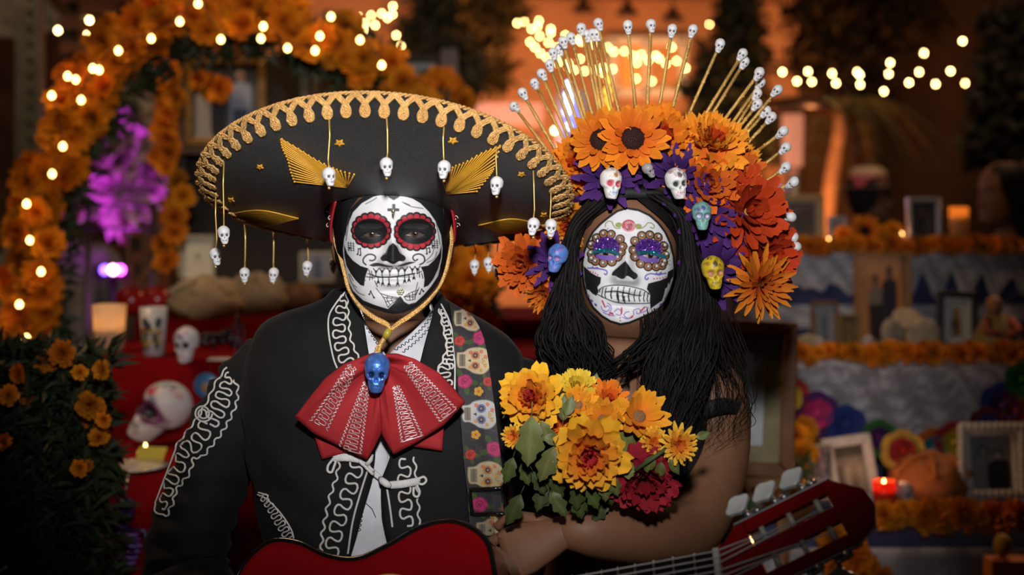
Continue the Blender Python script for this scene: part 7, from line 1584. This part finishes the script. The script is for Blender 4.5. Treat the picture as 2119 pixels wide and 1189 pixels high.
for x, y in ((1490, 2.94), (1620, 2.94), (1555, 3.10)): b = MB(); b.tube([(P(x, 0, y).x, y, 0), P(x if y < 3 else 1555, 960, 2.99)], .014, 8); obj('leg', b, BROWN_WOOD, ez)
b = MB(); b.box(P(1555, 992, 2.93), (.20, .06, .018)); obj('ledge', b, BROWN_WOOD, ez, smooth=False)
# things standing on the tiers
def flat(label, px, py, d, r, yaw, tilt, name='tortilla', cat='tortilla'):
    p = P(px, py, d); t = thing(name, label, cat, p); M = Matrix.Translation(p) @ Euler((tilt, 0, yaw)).to_matrix().to_4x4(); R = r / F * d
    b = MB(); b.lathe([(0, -.16), (.5, -.15), (.9, -.10), (1.0, 0), (.9, .11), (.5, .17), (0, .18)], 32, M @ Matrix.Rotation(PI / 2, 4, 'X') @ Matrix.Scale(R, 4)); obj('round', b, mat('pale_bread', (.38, .30, .21), .8, var=.3, scale=40, bump=.5, bscale=120), t)
    for k in range(5):
        x = (-.6 + .3 * k) * R; hl = math.sqrt(max(0, .92 * R * R - x * x)); b = MB(); b.tube([M @ Vector((x, -R * .19 * math.cos(s * 1.3), hl * s)) for s in np.linspace(-1, 1, 9)], R * .03, 5); obj('score_line', b, mat('pale_bread'), t)
flat('round scored bread leaning left in front of the tall orange photograph', 1848, 690, 3.93, 33, .5, 1.1 - 1.2, 'round_bread', 'bread'); flat('round scored bread standing nearest the dark framed picture', 1910, 694, 3.90, 36, -.1, -.1, 'round_bread', 'bread'); flat('round scored bread lying on top of the other two', 1880, 660, 3.96, 34, .2, -.9, 'round_bread', 'bread')
def zskull(label, px, d, z, hpx, yaw, **k): altar_skull(label, Vector((P(px, 0, d).x, d, z)), hpx, yaw, (.42, .38, .36), {'swirl': [(.3, .06, .1), (.1, .1, .2)], 'seed': px, **k})
zskull('white sugar skull on the middle tier left of the round breads', 1797, 3.86, Z2, 36, .5)
zskull('pale sugar skull at the far left of the middle tier', 1614, 3.86, Z2, 40, .2)
zskull('small sugar skull with pink teeth left of the white sugar skull', 1694, 3.84, Z2, 34, -.4, teeth=(.4, .05, .1))
zskull('white sugar skull beside the red candle on the lowest tier', 1872, 3.27, Z3 + .03, 52, .7)
p = Vector((P(1672, 0, 3.88).x, 3.88, Z2)); loaf('small pale bread between two sugar skulls on the middle tier', p, .036, .026, (.30, .24, .15), 3, seed=9)
p = Vector((P(2062, 0, 3.9).x, 3.9, Z2)); t = thing('clay_figure', 'seated ochre clay figure at the right of the middle tier', 'figurine', p)
b = MB(); b.lathe([(0, 0), (.062, .0), (.07, .03), (.045, .07), (.03, .10), (0, .11)], 20, Matrix.Translation(p)); obj('robe', b, mat('ochre_clay', (.24, .15, .05), .7), t)
b = MB(); b.sphere(p + Vector((-.01, -.01, .125)), .024, 14, 10, (1, 1, 1.15)); obj('head', b, mat('clay_face', (.30, .14, .07), .7), t)
b = MB(); b.tube([p + Vector((-.03, -.02, .09)), p + Vector((-.05, -.05, .06)), p + Vector((-.01, -.06, .05))], .010, 7); b.tube([p + Vector((.03, -.02, .09)), p + Vector((.05, -.05, .06)), p + Vector((.01, -.06, .05))], .010, 7); obj('arms', b, mat('red_clay', (.30, .05, .04), .7), t)
p = Vector((P(2025, 0, 3.8).x, 3.8, Z2)); b = MB(); b.lathe([(0, 0), (.03, 0), (.034, .012), (.03, .02), (0, .018)], 18, Matrix.Translation(p)); tag(obj('dish', b, mat('turquoise_glaze', (.03, .16, .20), .3)), 'small turquoise dish on the middle tier below the clay figure', 'dish')
cg = Vector((P(1984, 0, 4.36).x, 4.36, Z1)); candle('tall lit glass candle on the top tier beside the profile person', cg, 20 / F * 4.36, 84 / F * 4.36, .25, vot_mat('amber_glass', (.75, .50, .22)), .9, 1.25)
cr_ = Vector((P(1829, 0, 3.27).x, 3.27, Z3 + .02)); candle('lit red votive candle beside the white sugar skull on the lowest tier', cr_, 24 / F * 3.27, 62 / F * 3.27, .25, vot_mat('red_glass', (.75, .10, .05)), .85, 1.1, col=(1, .45, .2))
cs = Vector((P(1866, 0, 4.30).x, 4.30, Z1)); candle('small silver votive glass on the top tier beside the silver frame', cs, .022, .04, .03, vot_mat('mirror_glass', (.55, .42, .34)), .8, .9, name='votive')
cs = Vector((P(1715, 0, 4.26).x, 4.26, Z1)); candle('tiny tealight at the edge of the top tier under the small frame', cs, .016, .014, .02, name='tealight')
sf = P(1790, 478, 4.28); t = thing('flower_bunch', 'bunch of one sunflower and orange marigolds on the top tier', 'flowers', sf)
obj('sunflower', SUN, None, t, pose(sf, (-.1, -1, .3), .052)); 
for dx, dz in ((-.06, -.01), (.06, -.012), (.09, .0), (-.03, -.025), (.04, -.03)): marigold(t, sf + Vector((dx, .02, dz)), .032)
b = MB(); b.lathe([(0, -.065), (.03, -.065), (.04, -.02), (.03, .0), (0, .0)], 16, Matrix.Translation(sf + Vector((0, .04, 0)))); obj('vase', b, mat('terracotta'), t)
# fan folded paper flowers
def paper_flower(label, px, py, d, r, c_out, c_in, c_mid=None, layers=2, name='paper_flower', n=(0, -1, .15)):
    p = P(px, py, d); t = thing(name, label, 'paper flower', p); R = r / F * d; Q = pose(p, n, R)
    for li in range(layers):
        b = MB(); rr = 1 - .38 * li; cc = (c_out, c_in)[li % 2] if li < 2 else c_mid
        N_ = 48
        b.grid(lambda u, v: Q @ Vector((rr * v * math.cos(2 * PI * u) * (1 + .10 * abs(math.sin(6 * PI * u))), rr * v * math.sin(2 * PI * u) * (1 + .10 * abs(math.sin(6 * PI * u))), .10 * li + .22 * v * v * (1 + .5 * li) + .07 * v * math.cos(N_ * PI * u))), 96, 5, cc, True)
        obj('paper_disc', b, mat('crepe_paper', (1, 1, 1), .8, attr=True, var=.15, scale=40), t)
    b = MB(); b.sphere(Q @ Vector((0, 0, .25)), R * .22, 10, 7, col=c_mid or c_in); obj('paper_centre', b, mat('crepe_paper'), t)
RD_, YL_, PRP, PK, BL_, OG, GN, TQ = (.32, .02, .02), (.50, .38, .03), (.07, .012, .12), (.50, .025, .16), (.02, .04, .22), (.55, .14, .01), (.02, .15, .03), (.02, .22, .30)
for i, (l, x, y, r, co, ci) in enumerate((('red paper flower with a yellow heart beside the big brown frame', 1628, 822, 44, RD_, YL_), ('purple paper flower with a pink heart under the red one', 1690, 856, 44, PRP, PK), ('orange paper flower at the foot of the big brown frame', 1655, 905, 38, OG, OG), ('dark blue paper flower behind the white frame', 1750, 880, 40, BL_, BL_), ('green paper flower behind the top corner of the white frame', 1818, 906, 36, GN, PRP), ('orange paper flower with a turquoise heart right of the yellow one', 1930, 930, 42, OG, TQ), ('red paper flower left of the ornate white frame', 1972, 915, 40, RD_, YL_), ('navy paper flower above the ornate frame', 2072, 840, 46, BL_, PRP), ('orange paper flower at the right edge, above the ornate frame', 2100, 850, 30, OG, RD_), ('green paper flower at the right edge under the middle garland', 2112, 785, 34, GN, GN), ('dark red paper flower behind the ornate frame', 2040, 880, 36, (.12, .01, .03), BL_))):
    paper_flower(l, x, y, 3.60 - .008 * i, r, co, ci)
paper_flower('large yellow ruffled paper flower with a red heart above the red candle', 1868, 935, 3.44, 42, (.52, .34, .05), RD_, (.4, .02, .01), 3, n=(-.3, -1, .3))
pb = Vector((P(1925, 0, 3.40).x, 3.40, Z3)); loaf('big orange brown sugared bread loaf behind the white sugar skull', pb, 92 / F * 3.4, 62 / F * 3.4, (.34, .10, .02), 3, seed=14)
hang('marigold strand falling below the red guitar head', [(1722, 1100), (1760, 1130), (1790, 1160), (1810, 1190), (1770, 1200), (1730, 1180)], 12, .038, 3.14, 12, jit=16)
hang('marigolds beside the big brown frame, under the paper flowers', [(1668, 890), (1650, 915), (1672, 940)], 5, .036, 3.3, 13)
t = thing('paper_box', 'orange folded paper box at the lower right corner', 'box', P(2085, 1175, 3.05)); b = MB(); b.box(P(2085, 1176, 3.05), (.085, .06, .045)); obj('box_body', b, mat('orange_paper', (.5, .13, .01), .7), t, smooth=False); b = MB(); b.sphere(P(2075, 1128, 3.05), .020, 12, 8, (1, 1, 1.3)); obj('paper_bud', b, mat('ochre_paper', (.35, .18, .02), .7), t)
b = MB(); b.box((P(2085, 0, 3.05).x, 3.05, P(0, 1195, 3.05).z / 2), (.12, .10, P(0, 1195, 3.05).z)); obj('stand', b, DARK_WOOD, t, smooth=False)
# objects seen between the shoulder, the big frame and the guitar head
t = thing('book', 'colourful booklet standing between the bare elbow and the guitar head', 'book', P(1515, 1110, 2.85)); b = MB()
b.box(P(1515, 1075, 2.9), (.07, .012, .11), Euler((-.1, .5, 0)).to_matrix()); obj('cover', b, mat('green_cover', (.05, .11, .03), .5), t, smooth=False); b = MB(); b.box(P(1518, 1080, 2.89), (.05, .006, .03), Euler((-.1, .5, 0)).to_matrix()); obj('cover_band', b, mat('yellow_cover', (.4, .22, .02), .5), t, smooth=False)
def pic_red(pt): bg(pt, (.25, .02, .02)); pt.ell(50, 50, 30, 26, (.4, .3, .28)); pt.ell(50, 50, 18, 14, (.05, .06, .2))
picture('picture_frame', 'small red and white card tilted behind the tuning pegs', 1528, 985, 1585, 1062, 3.0, 5, mat('black_frame'), pic_red, -.1, roll=-.35, stand=False)
def pic_pink(pt): 
    bg(pt, (.36, .24, .22)); rn = random.Random(2)
    for k in range(30): pt.ell(rn.uniform(0, 100), rn.uniform(0, 100), rn.uniform(4, 10), rn.uniform(4, 9), (.12, .08, .09))
picture('picture_frame', 'pink and grey patterned card between the guitar head and the white frame', 1672, 920, 1724, zpx(Z3, 3.38) - 20, 3.38, 4, mat('pale_wood'), pic_pink, -.1, stand=False)
p = P(1640, 1030, 3.2); t = thing('brass_jar', 'small brass jar with moss behind the tuning pegs', 'jar', Vector((p.x, 3.25, Z3))); b = MB(); b.lathe([(0, 0), (.045, 0), (.06, .04), (.05, .085), (.035, .10), (.04, .11), (0, .11)], 24, Matrix.Translation((p.x, 3.25, Z3))); obj('jar_body', b, mat('brass', (.35, .16, .05), .3, .7), t)
tag(obj('moss', foliage(lambda r: Vector((p.x + r.uniform(-.04, .04), 3.25 + r.uniform(-.04, .04), Z3 + .11 + r.uniform(0, .04))), 160, .03, (.05, .07, .015), (.10, .12, .03), 3), LEAFY, t, smooth=False), kind='stuff')
